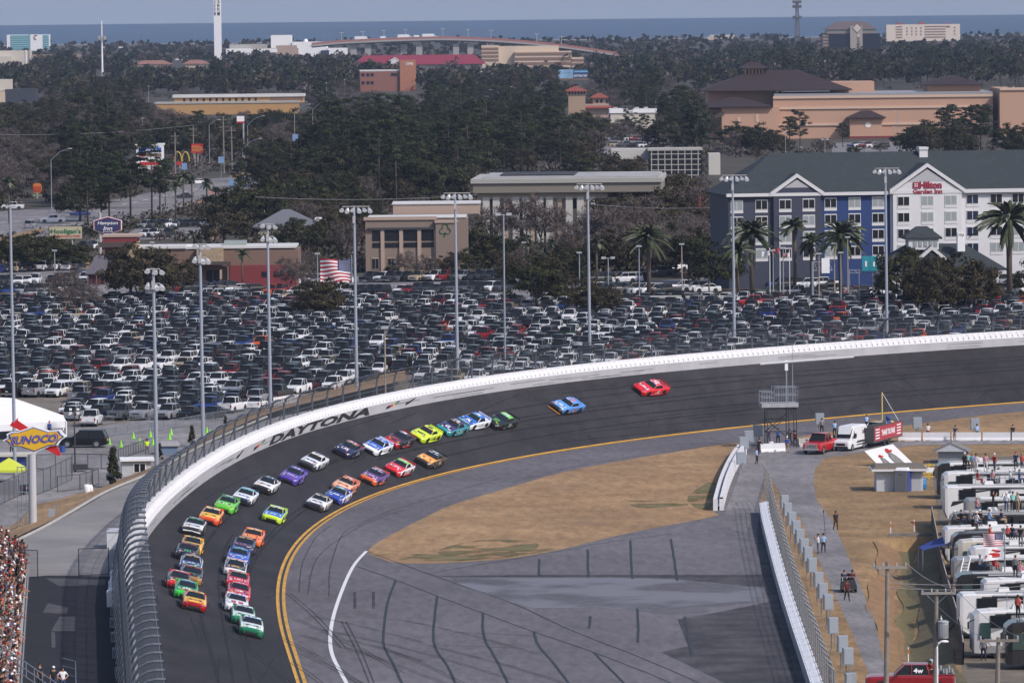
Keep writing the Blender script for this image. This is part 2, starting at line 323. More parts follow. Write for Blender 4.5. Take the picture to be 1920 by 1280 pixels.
for pts in([(577,1112),(585,1070),(600,1040),(640,1008),(700,975),(760,955)],[(617,1118),(620,1060),(640,1005),(665,985)],[(561,1110),(566,1060),(590,1010),(620,985)],[(670,985),(720,962),(840,925),(950,893)],[(960,905),(1100,870),(1250,848),(1400,825)]): pxline(mb,pts,.07,.03,6,.6)
# seams and cracks on the banking
for pts in([(1105,760),(1160,795)],[(1265,790),(1290,812)],[(1580,700),(1660,715),(1752,763)],[(1630,672),(1685,705),(1755,762)],[(985,735),(1060,728),(1066,738)],[(1115,720),(1130,724),(1155,720)],[(1375,765),(1440,793)],[(1500,750),(1535,780)],[(1605,765),(1625,758),(1680,762)],[(1830,752),(1850,735),(1870,732)],[(1100,815),(1120,833)],[(985,732),(1010,752)]): pxline(mb,pts,.06,.03,3,1.2)
structure(mb,'tar_seams',m_tar)
# rubber laid down by tyres: racing grooves and skid marks
def rubber(name,a):
    m=M(name,(.014,.014,.015),.7); n=m.node_tree; b=n.nodes['Principled BSDF']; t=n.nodes.new('ShaderNodeTexCoord'); x=n.nodes.new('ShaderNodeTexNoise'); x.inputs['Scale'].default_value=.25; x.inputs['Detail'].default_value=6
    r=n.nodes.new('ShaderNodeMapRange'); r.inputs[1].default_value=.3; r.inputs[2].default_value=.7; r.inputs[3].default_value=a*.35; r.inputs[4].default_value=a
    n.links.new(t.outputs['Object'],x.inputs['Vector']); n.links.new(x.outputs[0],r.inputs[0]); n.links.new(r.outputs[0],b.inputs['Alpha']); return m
mb=MB()
for t,wd,a,b in((4.3,.35,590,740),(6.6,.3,380,740),(7.2,.22,560,740),(8.4,.3,600,740),(2.6,.25,430,700),(3.1,.2,380,560),(5.3,.2,350,520),(9.6,.25,640,740)):
    strip(mb,lambda y,tt,h:T(y,max(.05,tt+.5*math.sin(y/37+t)),h),a,b,3,t,t+wd,.035)
for k in range(34):
    y=rnd.uniform(360,720); t=rnd.uniform(1,11); L=rnd.uniform(6,28); d=rnd.uniform(-2,2)
    strip(mb,lambda yy,tt,h:T(yy,max(.05,min(12,tt+d*(yy-y)/L)),h),y,y+L,2,t,t+.13,.04)
for a in((400,1180,560,1300),(520,1195,700,1300),(536,1112,640,1215),(548,1160,750,1262),(560,1190,850,1290),(580,1155,790,1205),(600,1180,960,1275),(640,1165,700,1300),(560,1225,700,1300),(700,1210,900,1300),(540,1240,620,1300),(650,1200,790,1240),(740,1160,1000,1225),(800,1210,1110,1300),(780,1208,960,1215),(860,1186,1000,1192)):
    x0,y0,x1,y1=a
    for o in(0,9): pxline(mb,[(x0+o,y0),((x0+x1)/2+o,(y0+y1)/2-(y1-y0)*.06),(x1+o,y1)],.12,.036,6)
for x in(665,700): pxline(mb,[(x,1110),(x+.5,1125),(x,1141)],.26,.04,4)
structure(mb,'skid_marks',rubber('laid_rubber',.62))
mb=MB(); mb.sheet(poly(smooth_poly([(845,1082),(960,1083),(1150,1083),(1260,1086),(1390,1099),(1432,1104),(1412,1128),(1330,1139),(1325,1150),(1250,1152),(1120,1137),(1000,1139),(900,1110)],2),.02)); rp=structure(mb,'resealed_patch',M('sealed_asphalt',(.135,.134,.155),.75,noise=.14,scale=.1))
fade_noise(MATS['sealed_asphalt'],.10,.30,.52)
mb=MB(); mb.sheet(poly([(820,1079),(960,1077),(1390,1077),(1430,1076),(1434,1100),(1390,1097),(1260,1084),(1150,1081),(840,1081)],.018)); 
mb.sheet(poly([(1270,1160),(1330,1150),(1440,1128),(1455,1150),(1480,1220),(1500,1290),(1380,1290),(1240,1222),(1290,1210)],.018)); mb.sheet(poly([(1426,955),(1432,1000),(1446,1060),(1475,1160),(1512,1290),(1490,1290),(1455,1180),(1430,1090),(1418,1000)],.019))
structure(mb,'rubbered_pavement',rubber('rubber_stain',.55))
ORDI=['first','second','third','fourth','fifth','sixth','seventh']
# ---------------- outer wall, barrier, catch fence ----------------
ww=thing('track_wall','long white concrete wall with a steel barrier curving round the outside of the banked turn','wall',T(560,TW))
off=-Vector(ww.location)
def L(p): return tuple(Vector(p)+off)
def band(mb,a,b,step,pr,mi=0):
    """profile pr of (distance beyond the track edge, height) swept along the track edge"""
    ys=[a+step*i for i in range(int((b-a)/step)+1)]; n=len(pr)
    mb.add([L(T(y,TW+u,h)) for y in ys for u,h in pr],[(i*n+k,i*n+k+1,(i+1)*n+k+1,(i+1)*n+k) for i in range(len(ys)-1) for k in range(n-1)],mi)
m_saf=M('barrier_face',(.35,.35,.375),.6,noise=.16,scale=.35,detail=8)
mb=MB(); band(mb,302,740,3,[(0.05,-.15),(.05,1.0),(.28,1.0),(.28,.9)]); mb.build('steel_barrier',m_saf,ww)
mb=MB(); band(mb,449,740,3,[(.03,.97),(.03,1.06),(.30,1.06)]); mb.build('cap_rail',m_white,ww)
mb=MB(); band(mb,449,740,3,[(.80,1.62),(.80,1.80),(1.15,1.80),(1.15,-7.5)]); mb.build('concrete_wall',m_wallw,ww)
mb=MB(); band(mb,449,740,3,[(.28,.95),(.80,1.62)]); mb.build('foam_recess',M('foam_recess_shade',(.24,.245,.26),.8,noise=.1,scale=1),ww)  # slope coloured grey to paint in the shade between the foam blocks
mb=MB(); band(mb,302,449,3,[(.28,.95),(.55,1.0),(.57,1.80),(1.15,1.80),(1.15,-7.5)]); mb.build('bare_wall',M('bare_wall',(.10,.105,.12),.8,noise=.3,scale=.6),ww)
mb=MB(); S0=s_at(449); S1=s_at(736); s=S0
while s<S1:
    y=y_at(s); y2=y_at(s+.62)
    P0,P1=L(T(y,TW+.74,1.64)),L(T(y,TW+.32,1.04)); Q0,Q1,Q2=L(T(y2,TW+.76,1.68)),L(T(y2,TW+.30,1.56)),L(T(y2,TW+.32,1.02))
    mb.add([P0,P1,Q0,Q1,Q2],[(0,3,2),(0,1,3),(1,4,3),(3,4,2)])
    s+=.92
o=mb.build('foam_block',M('foam_white',(.58,.58,.60),.6,noise=.08,scale=1),ww); tag(o,kind='stuff')
# tyre scuffs along the barrier face
mb=MB(); g_=random.Random(3)
for k in range(46):
    s0=g_.uniform(s_at(455),s_at(730)); Ls=g_.uniform(2,11); h0=g_.uniform(.12,.6); n=int(Ls/1.2)+1
    for j in range(n): a_,b_=y_at(s0+Ls*j/n),y_at(s0+Ls*(j+1)/n); mb.quad(L(T(a_,TW+.04,h0)),L(T(b_,TW+.04,h0)),L(T(b_,TW+.04,h0+.09)),L(T(a_,TW+.04,h0+.09)))
o=mb.build('tyre_scuffs',rubber('scuff_rubber',.5),ww); tag(o,kind='stuff')
# lettering on the barrier face
def wall_pt(s0):
    def f(u,v): return L(T(y_at(s0+u),TW+.025,.5+v))
    return f
def s_px(px,py):  # arc length of the wall point nearest a pixel
    best=min(((proj(T(y,TW,.5))[0]-px)**2+(proj(T(y,TW,.5))[1]-py)**2,y) for y in [440+.5*i for i in range(600)]); return s_at(best[1])
a,b=s_px(505,830),s_px(694,772)
vs,fs=text_geo('DAYTONA',.05,.35); mb=MB()
sub=[]
mb.add([wall_pt((a+b)/2)(u*(b-a),v*.86) for u,v in vs],fs); mb.build('wall_lettering',M('black_wall_paint',(.012,.012,.013),.6),ww)
m_red=M('red_paint',(.45,.02,.02),.45); m_grn=M('green_paint',(.02,.20,.05),.45)
for px,py,wd in((487,838,9.),(735,763,7.),(768,754,5.),(452,858,6.)):
    s0=s_px(px,py); mb=MB()
    for k,(c0,c1,mi) in enumerate(((-.5,-.22,0),(-.22,.0,1),(.0,.16,2),(.16,.3,3),(.3,.5,0))):
        if wd<6.5 and k in(1,2,3): mi=0
        mb.quad(*[wall_pt(s0)(u*wd*.5,v) for u,v in((c0,-.25+.1*k),(c1,-.25+.1*k+.1),(c1+.08,.12+.07*k),(c0+.08,.05+.07*k))],mi)
    mb.build('wall_emblem',[M('black_wall_paint',(0,0,0)),m_red,M('gold_paint',(.55,.33,.03),.4),m_grn],ww)
# catch fence
def meshmat(name,col,base):
    m=M(name,col,.6); n=m.node_tree; b=n.nodes['Principled BSDF']; lw=n.nodes.new('ShaderNodeLayerWeight'); lw.inputs[0].default_value=.5
    r=n.nodes.new('ShaderNodeMapRange'); r.inputs[3].default_value=base; r.inputs[4].default_value=min(.75,base*4); r.interpolation_type='SMOOTHSTEP'
    n.links.new(lw.outputs['Facing'],r.inputs[0]); n.links.new(r.outputs[0],b.inputs['Alpha']); return m
m_mesh=meshmat('wire_mesh',(.06,.068,.08),.10); m_post=M('fence_post_steel',(.085,.098,.125),.5,metal=.2)
cf=thing('catch_fence','tall curved steel mesh catch fence leaning over the outer wall of the banked turn','fence',T(560,TW))
def fpro(k):      # curved post profile, k 0..1 -> (u,h)
    hh=[(1.0,1.7),(1.0,3.4),(.95,4.6),(.75,5.5),(.3,6.2),(-.4,6.65),(-1.2,6.8)]
    k*=len(hh)-1; i=min(int(k),len(hh)-2); f=k-i; return hh[i][0]+(hh[i+1][0]-hh[i][0])*f,hh[i][1]+(hh[i+1][1]-hh[i][1])*f
def fsc(y): return max(.52,min(1,1-(y-470)/150))      # the fence is lower round the far part of the turn
def fp(y,k): u,h=fpro(k); q=fsc(y); return L(T(y,TW+(1.0-(1.0-u)*q),1.7+(h-1.7)*q))
s=s_at(304); n=0; last=None
while s<S1 and n<100:
    y=y_at(s); mb=MB(); mb.tube([fp(y,k/9) for k in range(10)],.11,5)
    mb.tube([L(T(y,TW+1.6,1.5)),fp(y,.3)],.05,4); mb.box(L(T(y,TW+1.0,1.3)),(.3,.3,.5)); mb.build('post',m_post,cf); n+=1; s+=4.65
mb=MB(); ys=[304+3*i for i in range(144)]; K=9
mb.add([fp(y,(k+.02)/K*.98) for y in ys for k in range(K+1)],[(i*(K+1)+k,i*(K+1)+k+1,(i+1)*(K+1)+k+1,(i+1)*(K+1)+k) for i in range(len(ys)-1) for k in range(K)]); mb.build('wire_mesh',m_mesh,cf)
for k in(.12,.48,.97):
    mb=MB(); mb.tube([fp(y,k) for y in ys],.03,4); mb.build('cable',m_post,cf)
# brackets that hold the fence on the far wall
# ---------------- inner pit-road walls ----------------
def wallpath(pts,n=4): return [W(x,y) for x,y in smooth_poly(pts,n,False)]
def sweep(mb,P,pr,mi=0,org=Vector((0,0,0))):
    n=len(pr); vs=[]
    for i,p in enumerate(P):
        d=(P[min(i+1,len(P)-1)]-P[max(i-1,0)]); s=Vector((-d.y,d.x,0)).normalized()
        vs+=[p+s*u+Vector((0,0,h))-org for u,h in pr]
    mb.add(vs,[(i*n+k,i*n+k+1,(i+1)*n+k+1,(i+1)*n+k) for i in range(len(P)-1) for k in range(n-1)],mi)
P=wallpath([(1424,962),(1428,990),(1440,1040),(1458,1110),(1482,1190),(1508,1270),(1540,1370)])
pw=thing('pit_wall','straight white pit road wall with grey barrier face below the mesh fence at right','wall',P[3]); o0=P[3]
mb=MB(); sweep(mb,P,[(.0,0),(.0,1.05)],0,o0); sweep(mb,P,[(.85,1.2),(.85,0)],0,o0); mb.build('barrier_face',m_saf,pw)
m_foam=M('speckled_white_foam',(.72,.73,.75),.7,noise=.14,scale=3.5,detail=6,contrast=.12)
mb=MB(); sweep(mb,P,[(.0,1.05),(.2,1.06),(.6,1.18),(.85,1.2)],0,o0)
s0=P[0]; d=(P[1]-P[0]).normalized(); 
mb.build('foam_top',m_foam,pw)
pf=thing('pit_fence','galvanised mesh fence with many posts standing on the pit road wall','fence',P[3])
Q=[p+Vector((-(P[min(i+1,len(P)-1)]-P[max(i-1,0)]).y,(P[min(i+1,len(P)-1)]-P[max(i-1,0)]).x,0)).normalized()*1.0 for i,p in enumerate(P)]
Q=[W(1434,944)]+Q
acc=[0]
for a,b in zip(Q,Q[1:]): acc.append(acc[-1]+(b-a).length)
def along(Q,acc,s):
    for i in range(len(Q)-1):
        if s<=acc[i+1]: return Q[i]+(Q[i+1]-Q[i])*((s-acc[i])/(acc[i+1]-acc[i]))
    return Q[-1]
s=0; n=0
while s<acc[-1]-.5 and n<98:
    p=along(Q,acc,s); mb=MB(); q=p-o0; mb.tube([q,q+Vector((0,0,3.9))],.075,5); mb.tube([q+Vector((0,0,3.9)),q+Vector((-.5,0,4.35))],.05,4)
    mb.tube([q+Vector((-.25,0,1.3)),q+Vector((-.0,0,1.3))],.05,4); mb.build('post',M('grey_fence_post',(.20,.195,.19),.6),pf); s+=3.9; n+=1
for h in(1.5,2.1,2.7,3.3,3.85):
    mb=MB(); mb.tube([p-o0+Vector((0,0,h)) for p in Q],.028,4); mb.build('cable',m_steel,pf)
m_mesh2=meshmat('fence_mesh',(.16,.17,.19),.02)
mb=MB(); sweep(mb,Q,[(0,1.2),(0,3.9)],0,o0); mb.build('wire_mesh',m_mesh2,pf)
# grey loudspeaker cabinets behind that fence
m_cab=M('grey_cabinet',(.28,.32,.36),.5,noise=.08,scale=2)
cabs=[(1471,942),(1477,957),(1485,975),(1493,992),(1500,1009),(1508,1028),(1515,1044),(1523,1066),(1535,1094),(1543,1116),(1553,1138),(1562,1172),(1580,1208),(1590,1232),(1595,1282)]
def cabinet(px,py,label,group,hgt=2.0,rz=.2,wd=.8,low=1.0):
    p=W(px,py); t=thing('sign_cabinet',label,'cabinet',p,rz,group)
    mb=MB(); mb.box((0,0,low),(wd,.36,hgt-low)); mb.build('housing',m_cab,t)
    mb=MB(); mb.box((0,-.2,low+.06),(wd*.88,.03,hgt-low-.12)); mb.build('door',M('cabinet_door',(.25,.285,.325),.5),t)
    mb=MB(); mb.tube([(-.1,.1,0),(-.1,.1,low+.02)],.05,5); mb.build('stand',m_steel,t)
    mb=MB(); mb.box((wd*.1,-.225,low*.4),(.12,.03,hgt*.35)); mb.build('cable_duct',M('mid_grey',(.16,.17,.19),.5),t)
    return t
ordn=['farthest','second farthest','third farthest','fourth farthest','fifth farthest','sixth farthest','seventh farthest','eighth farthest','seventh nearest','sixth nearest','fifth nearest','fourth nearest','third nearest','second nearest','nearest']
for i,(x,y) in enumerate(cabs): cabinet(x,y+(40 if i<11 else 52),'grey metal cabinet backed against the pit fence, '+ordn[i]+' along the road','cabinets along the pit fence',2.75,.25,.75,1.5)
# pit exit wall pair by the grass island
P=wallpath([(1388,852),(1376,868),(1364,890),(1352,920),(1342,957)]); o0=P[4]
xw=thing('pit_exit_wall','short white double wall with a slot between, curving along the right end of the grass island','wall',o0)
mb=MB(); sweep(mb,P,[(.1,0),(.1,1.15),(-.25,1.15),(-.25,0)],0,o0); mb.build('left_wall',m_wallw,xw)
P2=[p+Vector((.62,.25,0)) for p in P]; mb=MB(); sweep(mb,P2,[(.12,0),(.12,1.3),(-.22,1.3),(-.22,0)],0,o0)
for q in(P[-1],P2[-1]): qq=q-o0; mb.quad(qq+Vector((-.25,-.01,0)),qq+Vector((.2,-.01,0)),qq+Vector((.2,-.01,1.15)),qq+Vector((-.25,-.01,1.15)))
mb.build('right_wall',m_wallw,xw)
mb=MB(); sweep(mb,[p+Vector((.3,.1,0)) for p in P],[(.18,.4),(-.18,.5)],0,o0); mb.build('foam_filling',m_foam,xw)
# white concrete barriers along the far side of the perimeter road
BAR=[((1425,848),(1474,846)),((1496,838),(1562,833)),((1684,826),(1728,826)),((1730,826),(1782,826)),((1784,826),(1840,826)),((1842,826),(1895,826)),((1897,826),(1950,826))]
def jersey(a,b,label,group='white concrete barriers along the road',h=.95,m=None):
    p,q=W(*a),W(*b); d=q-p; c=(p+q)/2; Ln=d.length
    t=thing('concrete_barrier',label,'barrier',c,math.atan2(d.y,d.x),group)
    mb=MB(); mb.extr([(-.3,0),(.3,0),(.3,.12),(.14,.4),(.1,h),(-.1,h),(-.14,.4),(-.3,.12)],'x',-Ln/2+.04,Ln/2-.04); mb.build('barrier_block',m or m_wallw,t)
    mb=MB(); mb.box((-Ln*.3,0,-.0),(.5,.64,.07)); mb.box((Ln*.3,0,0),(.5,.64,.07)); mb.build('drain_slot',M('mid_grey',(0,0,0)),t); return t
for (a,b),lb in zip(BAR,['white concrete barrier at the foot of the scaffold tower','grey concrete barrier between the scaffold tower and the red pickup','white concrete barrier beside the open trailer, left end of the long row','white concrete barrier right of the photographer in red shorts','white concrete barrier behind the photographer bending over','white concrete barrier before the photographer in dark trousers','rightmost white concrete barrier of the row along the road']):
    jersey(a,b,lb,m=m_kerb if a[0]==1496 else None)
# white block barriers outside the catch fence, left foreground
cw=thing('white_block_wall','row of low white concrete blocks on the concourse behind the catch fence','wall',W(208,1090,2.5))
for x,y in((222,1048),(217,1066),(213,1084),(209,1102),(206,1120),(203,1138)):
    p=W(x,y,2.5)-Vector(cw.location); mb=MB(); mb.box((p.x+.5,p.y+4,0),(1.25,7.6,1.25)); mb.box((p.x+.5,p.y+4,1.25),(1.1,7.3,.06)); mb.build('concrete_block',m_white,cw)
for i,(x,y) in enumerate(((224,1098),(222,1122),(220,1146),(219,1168),(221,1195),(224,1225),(229,1262))):
    t=thing('cable_box','grey cable box on the concourse side of the wall, '+ORDI[i]+' from the far end','box',W(x-6,y+8,2.5),0,'cable boxes behind the wall'); mb=MB(); mb.box((0,0,0),(.55,.5,.75)); mb.build('housing',m_cab,t); mb=MB(); mb.box((0,-.26,.15),(.4,.03,.45)); mb.build('door',M('mid_grey',(0,0,0)),t)
t=thing('white_cabinet','large white boxy cabinet at the far end of the white block row','cabinet',W(219,1026,2.5)); mb=MB(); mb.box((0,0,0),(1.5,3,1.5)); mb.build('housing',m_white,t); mb=MB(); mb.box((0,-.02,1.5),(1.6,3.1,.06)); mb.build('lid',m_wallw,t)
# ---------------- race cars ----------------
m_glassd=M('dark_car_glass',(.012,.014,.017),.08,spec=.8)
m_tyre=M('tyre_rubber',(.014,.014,.015),.75); m_rim=M('dark_rim',(.05,.05,.055),.35,metal=.8)
PAINT={}
def paint(r,g,b,metal=0.):
    k=(r,g,b)
    if k not in PAINT: PAINT[k]=M('car_paint_%d_%d_%d'%k,rgb(r,g,b),.28,metal,coat=.6,noise=.04,scale=3)
    return PAINT[k]
def car_section(x,hw,zb,zs,zt,crown):
    """half-rounded body section at station x: half width, underside, shoulder and centre-line heights"""
    R_=[(-hw*.96,zb),(-hw,zb+(zs-zb)*.35),(-hw*.985,zs*.86+zb*.14),(-hw*.90,zs),(-hw*.55,zs+(zt-zs)*.7),(0,zt)]
    return [(x,y,z) for y,z in R_]+[(x,-y,z) for y,z in R_[-2::-1]]
def race_body():
    # local frame: +x forward
    st=[(2.46,.62,.16,.46,.50),(2.40,.84,.09,.54,.60),(2.22,.95,.07,.62,.68),(1.85,.985,.07,.70,.745),(1.45,.99,.07,.76,.80),(.95,.985,.08,.82,.87),(.5,.98,.10,.84,.88),(-.6,.98,.10,.86,.90),(-1.2,.985,.10,.89,.93),(-1.7,.99,.10,.92,.95),(-2.15,.97,.16,.93,.95),(-2.40,.93,.22,.92,.93),(-2.46,.88,.28,.86,.87)]
    rings=[car_section(*q,0) for q in st]; n=11
    V=[p for r in rings for p in r]; Fc=[];Mi=[]
    for k in range(len(rings)-1):
        for i in range(n-1):
            Fc.append((k*n+i,(k+1)*n+i,(k+1)*n+i+1,k*n+i+1))
            top=3<=i<=6; low=i in(0,9)
            if k<2: mi=2 if i!=99 else 2                 # nose
            elif top and k<5: mi=0                        # bonnet
            elif top: mi=3 if k>=7 else 0
            else: mi=2 if (low and k<4) else 1            # sides
            Mi.append(mi)
    Fc.append(tuple(range(n))[::-1]); Mi.append(2); Fc.append(tuple(range((len(rings)-1)*n,len(rings)*n))); Mi.append(1)
    mb=MB(); mb.v=V; mb.f=Fc; mb.m=Mi
    # roof and pillars
    rf=[(.02,.60,1.235),(-.55,.62,1.28),(-1.0,.60,1.265)]
    for (a,wa,za),(b,wb,zb) in zip(rf,rf[1:]):
        mb.quad((a,-wa,za-.03),(a,0,za),(b,0,zb),(b,-wb,zb-.03),4); mb.quad((a,0,za),(a,wa,za-.03),(b,wb,zb-.03),(b,0,zb),4)
        for s in(1,-1): mb.quad((a,s*wa,za-.03),(a,s*(wa+.06),za-.10),(b,s*(wb+.06),zb-.10),(b,s*wb,zb-.03),4)
    for s in(1,-1):
        mb.quad((.62,s*.80,.86),(.60,s*.72,.872),(.02,s*.60,1.205),(.02,s*.66,1.135),1)
        mb.quad((-1.0,s*.66,1.165),(-1.0,s*.60,1.235),(-1.86,s*.66,.965),(-1.9,s*.80,.94),1)
        mb.quad((-.92,s*.67,1.17),(-1.0,s*.66,1.165),(-1.9,s*.80,.94),(-1.0,s*.83,.90),1)
        mb.box((-.1,s*1.02,.11),(2.6,.07,.13),0,2)        # side skirt
    # splitter and diffuser
    mb.box((2.2,0,.05),(.66,1.86,.035),0,5); mb.box((-2.35,0,.12),(.3,1.7,.14),0,5)
    # grille and lamps
    mb.quad((2.475,-.52,.17),(2.475,.52,.17),(2.475,.50,.36),(2.475,-.50,.36),5)
    mb.quad((2.445,-.66,.10),(2.445,.66,.10),(2.48,.58,.17),(2.48,-.58,.17),5)
    for s in(1,-1): mb.quad((2.425,s*.58,.50),(2.26,s*.90,.56),(2.23,s*.90,.625),(2.42,s*.58,.575),6); mb.quad((1.7,s*.25,.765),(1.7,s*.5,.76),(1.35,s*.5,.81),(1.35,s*.25,.815),5)
    # wheel openings
    for x in(1.42,-1.40):
        for s in(1,-1): mb.add([(x+.39*math.cos(a*math.pi/8),s*.992,.34+.39*math.sin(a*math.pi/8)) for a in range(9)]+[(x,s*.992,.1)],[tuple(range(10))],5)
    return mb
def race_glass():
    mb=MB(); mb.quad((.64,-.76,.865),(.66,0,.90),(.02,0,1.232),(.02,-.60,1.205)); mb.quad((.66,0,.90),(.64,.76,.865),(.02,.60,1.205),(.02,0,1.232)); return mb
def race_rear():
    mb=MB(); mb.quad((-1.0,-.60,1.235),(-1.0,.60,1.235),(-1.86,.66,.967),(-1.86,-.66,.967)); return mb
def race_side(s):
    mb=MB(); mb.add([(.56,s*.815,.875),(.0,s*.675,1.13),(-.92,s*.68,1.165),(-1.0,s*.835,.90)],[(0,1,2,3)]); return mb
def wheel(r=.34,w=.30):
    a=MB(); rings=[]
    for y,k in((-w/2,.86),(-w/2+.03,1),(w/2-.03,1),(w/2,.86)): rings.append([(r*k*math.cos(2*math.pi*i/14),y,r*k*math.sin(2*math.pi*i/14)) for i in range(14)])
    a.loft(rings); b=MB(); b.loft([[(r*.62*math.cos(2*math.pi*i/10),y,r*.62*math.sin(2*math.pi*i/10)) for i in range(10)] for y in(-w/2-.012,w/2+.012)])
    return a,b
def mesh_of(mb,name,mats,smooth=False):
    o=mb.build(name,mats,None,smooth); me=o.data; bpy.data.objects.remove(o); return me
RB=mesh_of(race_body(),'race_body',[m_white]*7,False)
for p in RB.polygons: p.use_smooth=len(p.vertices)==4 and p.material_index<5
RG=mesh_of(race_glass(),'windscreen',m_glassd); RR=mesh_of(race_rear(),'rear_window',m_glassd); RS={s:mesh_of(race_side(s),'side_window',m_glassd) for s in(1,-1)}
wa,wb_=wheel(); WT=mesh_of(wa,'tyre',m_tyre); WR=mesh_of(wb_,'rim',m_rim)
mb=MB(); mb.box((-2.38,0,.94),(.05,1.75,.14)); 
for s in(.7,-.7,0): mb.box((-2.33,s,.9),(.14,.03,.12))
SPM=mesh_of(mb,'spoiler',m_black)
def child(name,me,par,loc=(0,0,0),mats=None):
    o=bpy.data.objects.new(name,me); COL.objects.link(o); o.parent=par; o.location=loc
    if mats:
        for i,m in enumerate(mats): o.material_slots[i].link='OBJECT'; o.material_slots[i].material=m
    return o
m_lampw=M('headlamp_decal',(.62,.64,.66),.2)
def hood_pt(x0):
    def f(u,v):  # text reads from the front: u to the car's left.. v up the bonnet
        x=x0-v; y=u; z=.60+(.87-.60)*min(1,max(0,(2.40-x)/1.45)); z=max(z,.745+(1.85-x)*.139 if x<1.85 else .68+(2.22-x)*.176)
        return (x,y,z+.012-abs(y)*.055)
    return f
def roof_pt(u,v): return (-.5+u,v*1.0,1.288-abs(v)*.05-abs(u)*.02)
def side_pt(s):
    def f(u,v): return (-.30-s*u,s*1.0,.50+v)
    return f
BLK,WHT=(18,18,20),(232,232,235)
